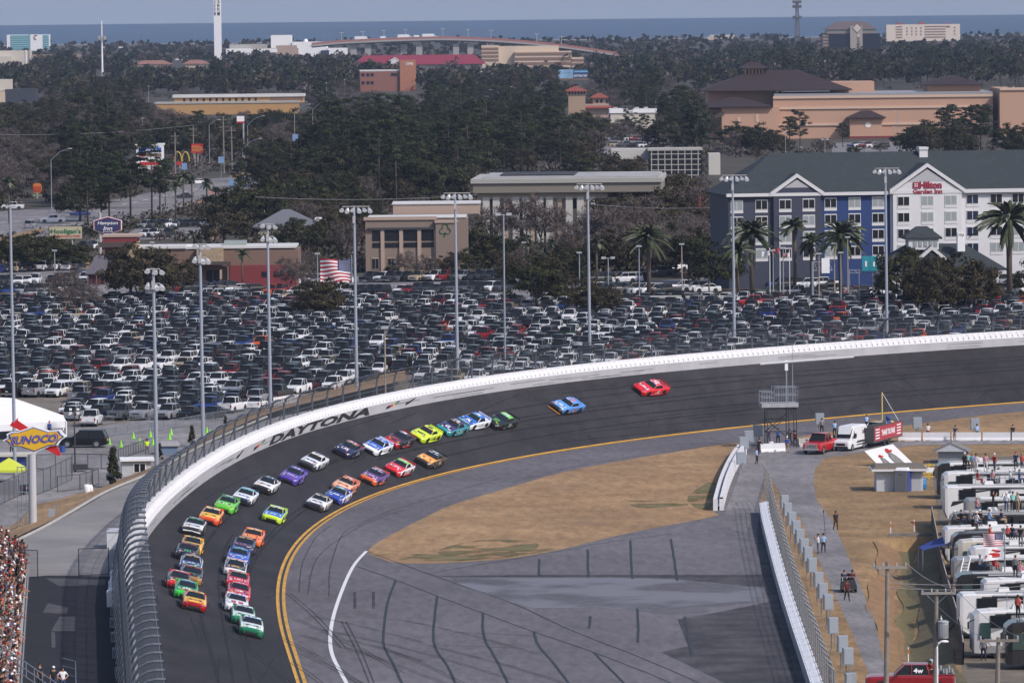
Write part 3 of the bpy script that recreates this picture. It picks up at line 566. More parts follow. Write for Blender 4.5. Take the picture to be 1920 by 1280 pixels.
# box in the photo, label, bonnet, side, nose, deck, roof colours, bonnet lettering and its colour, extra shape, roof number and colour
CARS=[
((337,1109,386,1145),'yellow race car with red sides and nose, lowest car of the outer line','Y',(232,190,30),(170,22,28),(150,20,26),(226,180,30),(226,184,36),'SHELL',(190,30,30),None,'22',(200,30,30)),
((322,1090,370,1124),'bright green race car with white bonnet lettering, second in outer line','G',(35,140,62),(45,170,60),(48,190,62),(30,120,55),(40,150,75),'GREEN',WHT,('ell',WHT),'60',WHT),
((308,1071,356,1106),'dark grey race car with red roof and red nose corners, nearest the wall','R',(62,52,52),(70,70,76),(200,36,34),(60,50,50),(208,48,56),'BASS',(235,150,60),('ell',(140,60,40)),'19',WHT),
((335,1062,376,1096),'black race car with lime disc on its bonnet and gold nose','B',(38,42,38),(30,30,32),(150,110,60),(30,30,30),(30,34,34),'8',BLK,('ell',(166,206,60)),'8',(166,206,60)),
((331,1043,380,1075),'navy and white race car with a yellow ringed bonnet badge','N',(34,54,112),(215,218,225),(40,60,120),(30,46,96),(40,54,104),'NAPA',WHT,('hex',(30,56,130)),'9',WHT),
((325,1020,373,1052),'all black race car with three green claw stripes on the bonnet','K',(28,31,34),(24,26,28),(20,22,24),(28,30,34),(32,36,38),None,None,('claw',(60,200,90)),'45',(60,190,90)),
((334,1000,381,1040),'amber yellow race car with black bonnet lettering in the outer line','A',(238,178,36),(236,172,32),(222,160,30),(230,170,40),(232,190,70),'DEWALT',BLK,None,'20',BLK),
((338,968,386,1004),'white race car with black lower sides and blacked nose, outer line','W',(226,228,232),(36,36,40),(38,38,42),(220,220,225),(40,42,46),'MOBIL',(110,110,120),('grin',WHT),'1',WHT),
((369,945,418,984),'yellow race car with orange red lower nose following the lime green one','Y',(244,196,40),(226,110,40),(206,76,34),(240,200,50),(226,184,60),'JOEY',(190,70,30),None,'7',BLK),
((400,925,446,962),'lime green race car with black roof in the outer line','L',(104,196,58),(96,184,52),(90,178,52),(60,60,60),(36,42,38),'ALLY',(230,240,220),None,'88',WHT),
((433,909,481,947),'white race car with light blue roof and dark lower nose','W',(232,236,242),(226,232,240),(40,46,60),(120,180,220),(116,172,214),'CREDIT',(60,90,150),None,'38',WHT),
((472,887,522,925),'white race car with black roof and black bonnet script','W',(232,232,234),(222,222,226),(36,36,38),(50,50,54),(34,36,40),'DENT',(40,40,46),None,'71',WHT),
((520,868,573,907),'purple race car with white bonnet lettering, mid outer line','P',(88,66,158),(92,70,170),(82,62,150),(80,60,140),(88,72,156),'xfinity',(225,220,240),None,'23',WHT),
((559,842,612,880),'silver white race car with black bonnet script in mid outer line','S',(216,218,224),(210,214,220),(60,62,66),(214,216,220),(212,216,222),'WHEELS',(46,46,52),None,'77',(60,60,66)),
((623,820,677,857),'navy and red race car with red and white bonnet','N',(34,40,70),(36,42,76),(30,34,58),(150,40,50),(160,50,62),'US',(226,226,230),('ell',(190,46,50)),'51',WHT),
((677,813,731,851),'mid blue race car with white lower nose behind the navy and red one','M',(54,92,186),(226,230,236),(226,230,236),(54,90,180),(58,98,190),'FASTENAL',(210,226,250),None,'17',WHT),
((719,800,772,838),'black race car with red nose and multicoloured bonnet lettering','B',(40,34,38),(44,36,40),(170,36,44),(40,36,40),(46,42,46),'NICK',(220,60,70),None,'3',(232,220,226)),
((767,790,823,828),'fluorescent yellow race car with dark numeral on its bonnet','F',(206,226,50),(200,222,48),(194,214,46),(200,220,50),(204,226,66),'6',(60,70,30),None,'6',(40,46,30)),
((818,778,872,815),'purple and teal race car with a big white swirl on its bonnet','T',(64,52,96),(48,140,150),(44,138,142),(60,50,92),(60,52,90),'G',WHT,None,'16',WHT),
((857,766,912,803),'blue race car with white zigzag and yellow skirts behind the purple teal one','M',(50,100,184),(226,230,236),(226,230,236),(48,96,180),(54,108,196),'W',WHT,('zig',WHT),'5',WHT),
((909,766,965,803),'black race car with lime roof stripe and claw marks, sixth from the rear','K',(28,32,30),(26,28,28),(24,26,26),(40,60,40),(120,190,80),None,None,('claw',(110,210,70)),'54',WHT),
((1031,739,1089,774),'light blue race car with orange lower lip running alone','M',(86,146,216),(80,130,200),(40,40,44),(90,140,206),(92,146,216),'CHEVY',WHT,('lip',(230,150,50)),'43',(230,110,60)),
((1187,704,1248,740),'red race car running last, alone high on the banking','R',(204,34,44),(208,36,46),(190,30,40),(150,40,50),(206,70,80),'WAVE',WHT,None,'42',WHT),
((442,1156,493,1193),'dark green race car with white roof leading the inner line','G',(226,236,232),(28,116,78),(24,108,72),(220,230,226),(226,234,232),'SAFE',(40,130,90),None,'10',(30,110,80)),
((427,1137,478,1172),'green and white race car directly behind the inner leader','G',(220,234,228),(36,124,84),(30,116,78),(60,130,100),(222,232,228),'QUAKER',(34,120,80),None,'24',(30,110,80)),
((415,1115,465,1149),'white race car with red chevrons on its nose in the inner line','W',(230,230,232),(224,224,228),(222,222,226),(200,50,60),(226,226,230),'II',(200,40,50),('chev',(190,40,50)),'41',(190,40,50)),
((421,1096,468,1128),'red race car with white bonnet mark behind the white chevron one','R',(196,40,52),(206,44,54),(196,40,50),(150,40,46),(210,60,70),'OK',WHT,None,'33',WHT),
((419,1075,467,1106),'red race car with big white bonnet lettering in the inner line','R',(206,44,56),(210,46,58),(200,42,52),(190,44,54),(206,50,60),'HUNT',WHT,None,'21',WHT),
((416,1052,461,1082),'white sided race car with black bonnet and orange bonnet badge','B',(44,40,40),(216,214,216),(214,212,214),(60,50,46),(200,130,120),'PRO',(226,190,60),('ell',(220,130,50)),'11',WHT),
((420,1028,469,1061),'royal blue race car with white bonnet lettering in the inner line','M',(54,94,190),(50,88,184),(46,84,176),(54,90,180),(60,98,190),'KROGER',WHT,None,'47',WHT),
((433,1010,478,1040),'navy race car with red bonnet lettering in the inner line','N',(36,42,72),(40,46,80),(40,44,70),(36,40,64),(44,50,84),'BULL',(206,70,80),None,'35',(206,60,70)),
((448,986,495,1024),'plain orange race car leading the gap of the inner line','O',(238,120,36),(234,112,32),(226,104,30),(232,120,44),(240,140,60),'REESE',(250,180,80),None,'12',WHT),
((488,943,537,981),'blue race car with lime skirts and lime roof edges','M',(56,120,200),(190,220,60),(190,218,58),(50,110,190),(176,210,70),'FIFTH',WHT,None,'4',WHT),
((570,922,620,958),'white race car with black roof and gold roof edge on the inner side','W',(230,230,232),(222,222,226),(46,46,50),(60,56,50),(150,130,70),'C',(50,50,56),None,'48',BLK),
((606,908,656,944),'deep blue race car with white bonnet badge tucked beside the cream one','M',(44,66,158),(214,216,226),(46,66,154),(44,62,146),(60,76,150),'ABBY',WHT,None,'2',WHT),
((619,890,670,925),'cream and orange red race car with red roof','C',(226,184,150),(216,120,84),(210,150,116),(200,80,66),(196,62,62),'GRILL',(206,80,66),None,'78',WHT),
((672,870,725,908),'dark purple race car with orange nose lip in the inner group','P',(92,52,118),(96,60,130),(206,96,50),(84,50,110),(94,64,120),'FEDEX',(226,190,226),None,'67',WHT),
((719,854,772,891),'red race car with white sides and lime lettered roof','R',(204,40,52),(226,220,222),(198,38,50),(70,70,70),(150,190,70),'KFB',WHT,None,'34',WHT),
((776,838,832,875),'orange race car with black roof and black lower nose','O',(236,154,44),(70,56,40),(50,44,40),(60,50,44),(50,46,44),'BUSCH',(250,220,170),None,'99',WHT),
]
for (x0,y0,x1,y1),lb,_,hood,side,nose,deck,roof,txt,tcol,ex,num,ncol in CARS:
    px,py=(x0+x1)/2,y1-6; p,nr=hit(px,py)
    t=thing('race_car',lb,'race car',p,0,'race cars streaming through the turn')
    d=-tangent(p.y); d=(d-nr*d.dot(nr)).normalized(); yv=nr.cross(d); M3=Matrix((d,yv,nr)).transposed(); t.matrix_world=Matrix.Translation(p+nr*.045)@M3.to_4x4()
    P=[paint(*hood),paint(*side),paint(*nose),paint(*deck),paint(*roof),m_black,m_lampw]
    child('body',RB,t,mats=P); child('windscreen',RG,t); child('rear_window',RR,t)
    for s in(1,-1): child('side_window',RS[s],t)
    for x in(1.42,-1.40):
        for s in(1,-1): wv=child('wheel',WT,t,(x,s*.86,.34)); child('rim',WR,wv)
    child('spoiler',SPM,t,mats=[paint(*nose)])
    f=hood_pt(1.55)
    if ex:
        k,c=ex; mb=MB()
        if k=='ell': mb.sheet([f(.62*math.cos(a*math.pi/8),.36*math.sin(a*math.pi/8)) for a in range(16)])
        elif k=='hex': mb.sheet([f(u*.78,v*.36) for u,v in((-1,0),(-.7,1),(.7,1),(1,0),(.7,-1),(-.7,-1))])
        elif k=='claw':
            for u in(-.24,0,.24): mb.sheet([f(u-.07,.34),f(u+.07,.36),f(u+.05,0),f(u+.07,-.36),f(u-.02,-.30),f(u-.04,.05)])
        elif k=='zig': mb.sheet([f(u,v) for u,v in((-.85,.3),(-.35,-.2),(.0,.2),(.4,-.3),(.8,.1),(.8,-.1),(.4,-.5),(0,0),(-.35,-.4),(-.85,.1))])
        elif k=='chev': 
            for s in(1,-1): mb.sheet([f(s*.85,.0),f(s*.85,-.2),f(s*.1,-.6),f(s*.1,-.42)])
        elif k=='grin': mb.sheet([(2.49,u*.8,.34-abs(u)*.1) for u in(-1,-.5,0,.5,1)]+[(2.49,u*.8,.42-abs(u)*.04) for u in(1,.5,0,-.5,-1)])
        elif k=='lip': mb.quad((2.54,-.9,.09),(2.54,.9,.09),(2.5,.9,.15),(2.5,-.9,.15))
        mb.build('bonnet_badge',paint(*c),t)
    if txt:
        g=hood_pt(1.55); mb=MB(); n=len(txt); put_text(mb,txt,min(1.45,.34*n+.2),.40 if n>2 else .62,lambda u,v:(lambda q:(q[0],q[1],q[2]+.006))(g(u,v)),0,.03); mb.build('bonnet_lettering',paint(*tcol),t)
    mb=MB(); put_text(mb,num,.72,.80,lambda u,v:roof_pt(v,-u) if False else (-.5-v*.9,u,1.292-abs(u)*.055-abs(v)*.03),0,.03); mb.build('roof_number',paint(*ncol),t)
    mb=MB()
    for s in(1,-1): put_text(mb,num,.62,.44,side_pt(s),0,.03)
    mb.build('door_number',paint(*(ncol if sum(ncol)>200 or sum(side)>300 else WHT)),t)

# small sponsor marks scattered over each body
SPC=[paint(225,225,228),paint(200,40,46),paint(236,190,40),paint(40,80,170),paint(20,20,22),paint(60,170,80)]
for t in [o for o in COL.objects if o.name.startswith('race_car')]:
    mb=MB()
    for s in(1,-1):
        for k in range(7): x=1.9-k*.55+rnd.uniform(-.1,.1); z=.30 if k%2 else .46; w_=rnd.uniform(.16,.34); y=s*1.005; mb.quad((x,y,z),(x-w_,y,z),(x-w_,y,z+.11),(x,y,z+.11),rnd.randrange(6))
    for k in range(4): y=(-.62,-.40,.40,.62)[k]; mb.quad((2.12-.0,y-.1,.685),(2.12,y+.1,.685),(1.98,y+.1,.725),(1.98,y-.1,.725),rnd.randrange(6))
    mb.quad((.60,-.70,.885),(.60,.70,.885),(.54,.68,.925),(.54,-.68,.925),rnd.randrange(6)); mb.quad((.06,-.58,1.205),(.06,.58,1.205),(.015,.57,1.232),(.015,-.57,1.232),rnd.randrange(6))
    tag(mb.build('sponsor_marks',SPC,t),kind='stuff')
# ---------------- road vehicles ----------------
m_lampc=M('headlamp_clear',(.60,.62,.64),.15); m_tail=M('tail_lamp_red',(.22,.012,.012),.2); m_trim=M('black_trim',(.016,.017,.018),.5); m_chrome=M('chrome_trim',(.55,.56,.58),.2,metal=.9)
m_glass=M('tinted_car_glass',(.014,.016,.019),.22,spec=.25)
COLS={'white':(206,208,211),'black':(16,17,19),'charcoal':(46,48,52),'silver':(128,131,137),'grey':(72,75,80),'red':(120,14,18),'blue':(28,52,112),'navy':(20,26,44),'tan':(150,138,116),'orange':(190,80,24),'maroon':(66,14,20),'green':(30,52,40)}
CM_={k:M('parked_paint_'+k,rgb(*v),.38,coat=.15,spec=.35,noise=.04,scale=3) for k,v in COLS.items()}
m_bed=M('truck_bed_liner',(.03,.03,.032),.8)
# kind: length, half width, sill, shoulder nose/bonnet/rear, roof, glass base (front, rear), roof (front, rear), bed start
KIND={'pickup':dict(L=5.7,hw=.98,hood=1.13,sh=1.20,rear=1.18,top=1.90,gb=(1.02,-1.25),gt=(.30,-1.05),bed=-1.32,wb=(1.85,-1.75),wr=.40,zb=.36),
'suv':dict(L=4.85,hw=.95,hood=1.06,sh=1.12,rear=1.12,top=1.78,gb=(.95,-2.35),gt=(.22,-2.02),bed=None,wb=(1.45,-1.42),wr=.37,zb=.28),
'sedan':dict(L=4.75,hw=.91,hood=.86,sh=.93,rear=1.0,top=1.44,gb=(.98,-1.75),gt=(.18,-1.05),bed=None,wb=(1.42,-1.38),wr=.33,zb=.2),
'van':dict(L=5.95,hw=1.02,hood=1.15,sh=1.30,rear=1.30,top=2.65,gb=(2.05,.95),gt=(1.38,1.0),bed=None,wb=(1.95,-1.6),wr=.36,zb=.3)}
def veh_body(k,big=False):
    d=KIND[k]; l=d['L']/2; hw=d['hw']; zb=d['zb']; bed=d['bed']
    fx=d['gb'][0]; rx=d['gb'][1]
    st=[(l,.80,zb+.12,d['hood']*.80),(l-.06,.92,zb,d['hood']*.92),(l-.35,1,zb-.04,d['hood']*.985),(fx+.1,1,zb-.04,d['hood']+.03),(fx-.25,1,zb-.04,d['sh']),(rx+.2,1,zb-.04,d['sh'])]
    if bed is None: st+=[(-l+.25,1,zb,d['rear']),(-l+.05,.95,zb+.05,d['rear']*.97),(-l,.86,zb+.12,d['rear']*.86)]
    else: st+=[(-l+.12,1,zb,d['rear']),(-l,.97,zb+.05,d['rear'])]
    mb=MB(); rings=[]
    for x,f,b,t in st:
        y=hw*f; rings.append([(x,-y*.95,b),(x,-y,b+(t-b)*.4),(x,-y*.985,b+(t-b)*.82),(x,-y*.93,t),(x,0,t+.025),(x,y*.93,t),(x,y*.985,b+(t-b)*.82),(x,y,b+(t-b)*.4),(x,y*.95,b)])
    mb.loft(rings,0,True,False)
    if k!='van':
        # roof panel and pillars
        a,b=d['gt']; z=d['top']; y=hw*.78; r=[]
        for x,f in((a+.12,.96),(a-.15,1),(b+.3,1),(b-.10,.96)): r.append([(x,-y*f,z-.035),(x,-y*f*.8,z),(x,0,z+.02),(x,y*f*.8,z),(x,y*f,z-.035)])
        mb.loft(r,0,False,False)
        g0,g1=d['gb']
        for s in(1,-1):
            mb.tube([(g0,s*hw*.88,d['sh']-.02),(a,s*hw*.76,z-.04)],.03,4); mb.tube([(g1,s*hw*.88,d['sh']-.02),(b,s*hw*.76,z-.04)],.035,4)
            mx_=(g0+g1)/2; mb.tube([(mx_,s*hw*.915,d['sh']-.02),(mx_,s*hw*.785,z-.05)],.03,4)
            mb.box((g0-.2,s*(hw+.12),d['sh']-.02),(.1,.2,.15),0,1)
    else:
        r=[]
        for x,f,z in((2.1,.8,1.34),(1.42,.86,2.55),(1.1,.9,2.66),(-2.6,.9,2.66),(-2.93,.86,2.55)): r.append([(x,-hw*.98,1.2),(x,-hw*f,z-.12),(x,-hw*f*.85,z),(x,hw*f*.85,z),(x,hw*f,z-.12),(x,hw*.98,1.2)])
        mb.loft(r,0,True,False)
        for s in(1,-1): mb.box((1.75,s*(hw+.16),1.35),(.14,.26,.34),0,1)
    # grille, bumpers, lamps, plates
    h=d['hood']; mb.quad((l+.012,-hw*.50,zb+.32),(l+.012,hw*.50,zb+.32),(l+.012,hw*.52,h*.76),(l+.012,-hw*.52,h*.76),1)
    mb.box((l-.02,0,zb+.06),(.14,hw*1.62,.18),0,4 if k=='pickup' else 1); mb.box((-l+.0,0,zb+.08),(.14,hw*1.7,.2),0,4 if k=='pickup' else 0)
    for s in(1,-1):
        mb.quad((l+.01,s*hw*.55,h*.60),(l-.07,s*hw*.90,h*.62),(l-.07,s*hw*.90,h*.80),(l+.01,s*hw*.55,h*.77),2)
        mb.box((-l+.02,s*hw*.84,d['rear']*.62),(.08,hw*.16,d['rear']*.28),0,3)
    mb.box((-l-.03,0,zb+.42),(.04,.32,.15),0,2)
    for x in d['wb']:
        for s in(1,-1): mb.add([(x+d['wr']*1.16*math.cos(a*math.pi/8),s*(hw+.004),d['wr']+d['wr']*1.16*math.sin(a*math.pi/8)) for a in range(-1,10)],[tuple(range(11))],1)
    if bed:
        mb.quad((bed,-hw*.80,d['rear']+.035),(-l+.1,-hw*.80,d['rear']+.035),(-l+.1,hw*.80,d['rear']+.035),(bed,hw*.80,d['rear']+.035),5)
        for s in(1,-1): mb.box(((bed-l)/2,s*hw*.88,d['rear']),(l+bed-.02,.14,.075),0,0)
        mb.box((-l+.05,0,d['rear']),(.1,hw*1.8,.075),0,0)
    return mb
def veh_glass(k):
    d=KIND[k]; hw=d['hw']; g0,g1=d['gb']; a,b=d['gt']; z=d['top']-.04; s=d['sh']; mb=MB()
    if k=='van':
        mb.quad((2.10,-.83,1.38),(2.10,.83,1.38),(1.46,.86,2.42),(1.46,-.86,2.42)); return mb
    mb.loft([[(g0,-hw*.86,s),(g0,hw*.86,s),(g1,hw*.86,s),(g1,-hw*.86,s)],[(a,-hw*.75,z),(a,hw*.75,z),(b,hw*.75,z),(b,-hw*.75,z)]],0,False); return mb
VM={}
for k in KIND:
    VM[k]=(mesh_of(veh_body(k),k+'_body',[m_white,m_trim,m_lampc,m_tail,m_chrome,m_bed]),mesh_of(veh_glass(k),k+'_windows',m_glass))
    a,b=wheel(KIND[k]['wr'],.24); VM[k]+=(mesh_of(a,'tyre',m_tyre),mesh_of(b,'rim',M('alloy_rim',(.35,.36,.38),.35,metal=.7)))
def vehicle(k,name,label,cat,loc,rz,col,group=None,parts=2):
    """parts 0 one mesh is built by the caller, 1 body and windows, 2 wheels too"""
    t=thing(name,label,cat,loc,rz,group); mt=CM_[col] if isinstance(col,str) else col
    child('body',VM[k][0],t,mats=[mt]); child('windows',VM[k][1],t)
    if parts>1:
        for x in KIND[k]['wb']:
            for s in(1,-1):
                wv=child('wheel',VM[k][2],t,(x,s*(KIND[k]['hw']-.12),KIND[k]['wr']))
                if parts>2: child('rim',VM[k][3],wv)
    return t
# ---------------- the car park ----------------
POLES=[(27,900,372),(293,905,495),(380,837,449),(506,768,412),(668,742,379),(857,716,354),(1105,672,337),(1376,657,321),(1662,634,308)]
def pick():
    c=rnd.choices(['white','black','charcoal','silver','grey','red','blue','navy','tan','maroon','orange','green'],[27,19,16,9,13,5,3,4,2.2,1.6,.5,.7])[0]
    return rnd.choices(['pickup','suv','sedan'],[34,40,26])[0],c
def lotmax(x):
    for a,b in((0,742),(125,752),(190,790),(300,792),(440,788),(520,770),(560,752),(640,735),(700,722),(790,702)):
        if x<a: return b
    return 2000
SPOTS=[]   # loc, heading, kind, colour, row
row=0; Yv=660.
while Yv<944:
    for dy in(0,5.9):
        y=Yv+dy; row+=1; x=-94-rnd.random()*2; tilt=R(16+5*math.sin(row*1.7))
        while x<94:
            x+=2.62+rnd.random()*.3
            if rnd.random()<.035: x+=rnd.uniform(0,2.5); continue
            yy=y+rnd.gauss(0,.28); px,py=proj((x,yy,0))
            if py>lotmax(px) or px<-40 or px>1960 or py<563+rnd.random()*4: continue
            # keep clear of the banking
            if x<96 and yy<T(min(738,yy),TW).y+0 : pass
            ix,g=inner(min(yy,760)); 
            if yy<760 and x>ix-30: continue
            k,c=pick(); away=rnd.random()<.45
            SPOTS.append((Vector((x,yy,.01)),math.pi*1.5-tilt*.9+rnd.gauss(0,.025)+(math.pi if away else 0),k,c,row,away,px,py))
    Yv+=15.6
# rows along the buildings beyond
def rowof(a,b,n,head,jit=.05,skip=.08):
    p,q=W(*a),W(*b)
    for i in range(n):
        if rnd.random()<skip: continue
        v=p+(q-p)*((i+.5)/n)+Vector((rnd.gauss(0,.15),rnd.gauss(0,.3),.01)); k,c=pick(); px,py=proj(v)
        SPOTS.append((v,R(head)+rnd.gauss(0,jit),k,c,0,False,px,py))
rowof((505,553),(720,553),14,240); rowof((725,551),(960,546),14,255); rowof((690,529),(960,524),16,245); rowof((500,533),(650,533),9,235)
rowof((340,561),(470,563),7,190); rowof((345,546),(485,548),9,200); rowof((-20,556),(165,546),13,250); rowof((-20,535),(180,528),13,265); rowof((-20,512),(150,505),11,75)
rowof((270,428),(400,424),16,250); rowof((270,445),(330,444),7,250); rowof((150,470),(190,466),5,250)
rowof((1085,548),(1250,553),12,200); rowof((1260,545),(1330,548),6,190); rowof((1230,520),(1270,506),4,200); rowof((1440,556),(1640,556),13,195); rowof((1650,553),(1920,550),17,200); rowof((1850,536),(1930,533),8,240); rowof((1690,578),(1760,578),4,185)
rowof((0,570),(120,568),7,170); rowof((1455,541),(1560,540),8,190); rowof((975,541),(1070,538),7,170); rowof((1120,531),(1200,529),6,200); rowof((1580,275),(1660,278),6,190); rowof((1140,262),(1245,266),9,190); rowof((1150,275),(1240,278),8,10)
SPOTS.sort(key=lambda s:-s[7])
ORD=['first','second','third','fourth','fifth','sixth','seventh','eighth','ninth','tenth','eleventh','twelfth','thirteenth','fourteenth','fifteenth','sixteenth','seventeenth','eighteenth','nineteenth','twentieth','twenty-first','twenty-second','twenty-third','twenty-fourth','twenty-fifth','twenty-sixth','twenty-seventh','twenty-eighth','twenty-ninth','thirtieth','thirty-first']
NAMES={'pickup':('parked_pickup','pickup truck'),'suv':('parked_suv','suv'),'sedan':('parked_car','car')}
cnt={}; rest=[]; poleX=[p[0] for p in POLES]
def where(px):
    i=min(range(len(poleX)),key=lambda i:abs(poleX[i]-px)); d=px-poleX[i]; s='right' if d>0 else 'left'
    return ('beside' if abs(d)<22 else ('just %s of'%s if abs(d)<62 else ('well %s of'%s if abs(d)<105 else 'far %s of'%s))), ORD[i]
for v,hd,k,c,rw,away,px,py in SPOTS:
    cnt[k]=cnt.get(k,0)+1
    if cnt[k]>300: rest.append((v,hd,k,c)); continue
    wd,po=where(px); nm,cat=NAMES[k]
    if rw: lb='%s %s %s in the %s row, %s the %s light pole'%(c,cat.split()[0],'tail on' if away else 'nose on',ORD[min(rw-1,30)],wd,po)
    else: lb='%s %s on the far lots by the buildings, %s the %s light pole'%(c,cat,wd,po)
    vehicle(k,nm,lb,cat,v,hd,c,'parked '+cat+'s',2 if cnt[k]<130 else 1)
mb=MB(); cl=list(COLS); mats=[CM_[c] for c in cl]+[m_trim,m_lampc,m_tail,m_chrome,m_bed,m_glass]; q=len(cl)
for v,hd,k,c in rest:
    M_=Matrix.Translation(v)@Matrix.Rotation(hd,4,'Z')
    for j in(0,1):
        me=VM[k][j]; o=len(mb.v); mb.v+=[tuple(M_@x.co) for x in me.vertices]
        for p in me.polygons: mb.f.append(tuple(o+i for i in p.vertices)); mb.m.append(q+5 if j else (cl.index(c) if p.material_index==0 else q+p.material_index-1))
if rest: tag(mb.build('parked_cars',mats),'farther parked cars of all colours filling the upper rows of the lot','cars',kind='stuff')
print('SPOTS',len(SPOTS),cnt,len(rest))

t=vehicle('pickup','display_pickup','raised bright red pickup with white door lettering at the back of the lot','pickup truck',W(1411,577,.35),R(178),RED2 if 'RED2' in globals() else paint(176,18,24),None,3); t.scale=(1.08,1.1,1.1)
mb=MB(); put_text(mb,'TUNDRA',2.1,.42,lambda u,v:(-.4-u,1.0,.86+v),0,.03); mb.build('door_lettering',m_white,t)
# ---------------- people ----------------
def M2(name,c,r=.8): return M(name,rgb(*c),r,noise=.12,scale=6)
SKIN=[M2('skin_light',(172,128,106)),M2('skin_tan',(126,86,66)),M2('skin_dark',(78,52,40))]
HAIR=[M2('hair_brown',(52,38,30)),M2('hair_black',(24,22,22)),M2('cap_white',(220,220,222)),M2('cap_red',(150,30,34)),M2('hair_blond',(150,120,84)),M2('cap_navy',(30,36,60))]
SHIRT={k:M2('cloth_'+k,v) for k,v in dict(white=(216,216,220),black=(24,24,27),navy=(34,42,74),red=(160,34,40),grey=(112,114,120),lightblue=(140,172,210),blue=(44,84,160),pink=(200,140,150),coral=(210,96,80),teal=(120,186,176),cream=(206,196,184),maroon=(84,22,30),green=(60,96,60),orange=(206,96,36),lime=(186,226,40)).items()}
PANTS={k:M2('trouser_'+k,v) for k,v in dict(black=(24,24,28),denim=(56,72,104),khaki=(150,130,104),navy=(30,36,58),grey=(90,92,98),red=(160,40,46),white=(200,200,204)).items()}
SHOE=M2('shoe_dark',(34,32,32))
def figure(pose):
    """skeleton grown into one continuous skin; returns body and hair meshes. Faces +y... toward -y"""
    J={}; E=[]; Rr={}
    def j(n,p,r,par=None): J[n]=Vector(p); Rr[n]=r; E.append((par,n)) if par else None
    sit=pose=='sit'; hz=.50 if sit else .94
    lean=.16 if pose=='lean' else 0
    j('pel',(0,0,hz),.155); j('bel',(0,-lean*.4,hz+.18),.145,'pel'); j('che',(0,-lean*.9,hz+.38),.17,'bel'); j('nec',(0,-lean*1.2,hz+.555),.062,'che'); j('jaw',(0,-lean*1.3-.02,hz+.645),.082,'nec'); j('hea',(0,-lean*1.3-.01,hz+.73),.098,'jaw'); j('cro',(0,-lean*1.3,hz+.79),.07,'hea')
    for s,n in((1,'r'),(-1,'l')):
        j('hip'+n,(s*.10,0,hz-.06),.105,'pel')
        if sit: j('kne'+n,(s*.13,-.43,hz-.02),.072,'hip'+n); j('ank'+n,(s*.13,-.40,.09),.048,'kne'+n); j('toe'+n,(s*.14,-.56,.04),.04,'ank'+n)
        else:
            st={'walk':s*.22,'stride':s*.3}.get(pose,s*.03); w=.14 if pose in('stand','photo','arms') else .11
            j('kne'+n,(s*w,-st*.5-.03,.50),.072,'hip'+n); j('ank'+n,(s*(w+.01),-st+(.08 if st<0 else 0),.09),.048,'kne'+n); j('toe'+n,(s*(w+.04),-st-.15+(.08 if st<0 else 0),.04),.042,'ank'+n)
        sh=(s*.185,-lean,hz+.475); j('sho'+n,sh,.075,'che')
        sx,sy,sz=sh
        if pose=='photo': e,wv=(s*.27,sy-.20,sz-.20),(s*.09,sy-.30,sz+.07)
        elif pose=='arms' and s>0: e,wv=(s*.33,sy-.05,sz+.20),(s*.28,sy-.1,sz+.46)
        elif pose=='lean': e,wv=(s*.25,sy-.14,sz-.24),(s*.20,sy-.38,sz-.30)
        elif pose=='sit': e,wv=(s*.27,sy-.06,sz-.27),(s*.17,sy-.30,sz-.30)
        elif pose=='hips': e,wv=(s*.40,sy+.04,sz-.24),(s*.20,sy-.06,sz-.42)
        else: q=s*.14 if pose in('walk','stride') else 0; e,wv=(s*.25,sy+.02+q*.5,sz-.28),(s*.25,sy-.08+q,sz-.52)
        j('elb'+n,e,.048,'sho'+n); j('wri'+n,wv,.034,'elb'+n); hd=(Vector(wv)-Vector(e)).normalized(); j('pal'+n,Vector(wv)+hd*.09,.038,'wri'+n)
    names=list(J); me=bpy.data.meshes.new('f'); me.from_pydata([J[n] for n in names],[(names.index(a),names.index(b)) for a,b in E],[])
    o=bpy.data.objects.new('f',me); COL.objects.link(o); md=o.modifiers.new('s','SKIN'); md.use_smooth_shade=True
    for i,n in enumerate(names): me.skin_vertices[0].data[i].radius=(Rr[n]*(1.12 if n in('che','bel','pel') else 1),Rr[n]*(.78 if n in('che','bel','pel') else 1))
    me.skin_vertices[0].data[0].use_root=True
    sb=o.modifiers.new('u','SUBSURF'); sb.levels=1; bpy.context.view_layer.update()
    ev=o.evaluated_get(bpy.context.evaluated_depsgraph_get()); em=ev.to_mesh(); V=[v.co.copy() for v in em.vertices]; Fs=[tuple(p.vertices) for p in em.polygons]; bpy.data.objects.remove(o)
    mb=MB(); seg=[(J[a],J[b],a,b) for a,b in E]
    def near(c):
        best=(9,'','')
        for p,q,a,b in seg:
            d=q-p; t=max(0,min(1,(c-p).dot(d)/d.length_squared)); k=(c-p-d*t).length-.6*(Rr[a]+(Rr[b]-Rr[a])*t)
            if k<best[0]: best=(k,a,b,t)
        return best
    mi=[]
    for f in Fs:
        c=sum((V[i] for i in f),Vector())/len(f); _,a,b,t=near(c); b3=b[:3]
        if b3 in('jaw','hea','cro') or b3=='wri' and t>.15 or b3=='pal' or b3=='elb' and t>.75: m=0
        elif b3 in('hip','kne') : m=2
        elif b3=='ank': m=2 if t<.85 else 3
        elif b3=='toe': m=3
        elif b3=='nec': m=0 if t>.55 else 1
        else: m=1
        if b3=='bel' and t<.15: m=2
        mi.append(m)
    mb.v=[tuple(v) for v in V]; mb.f=Fs; mb.m=mi
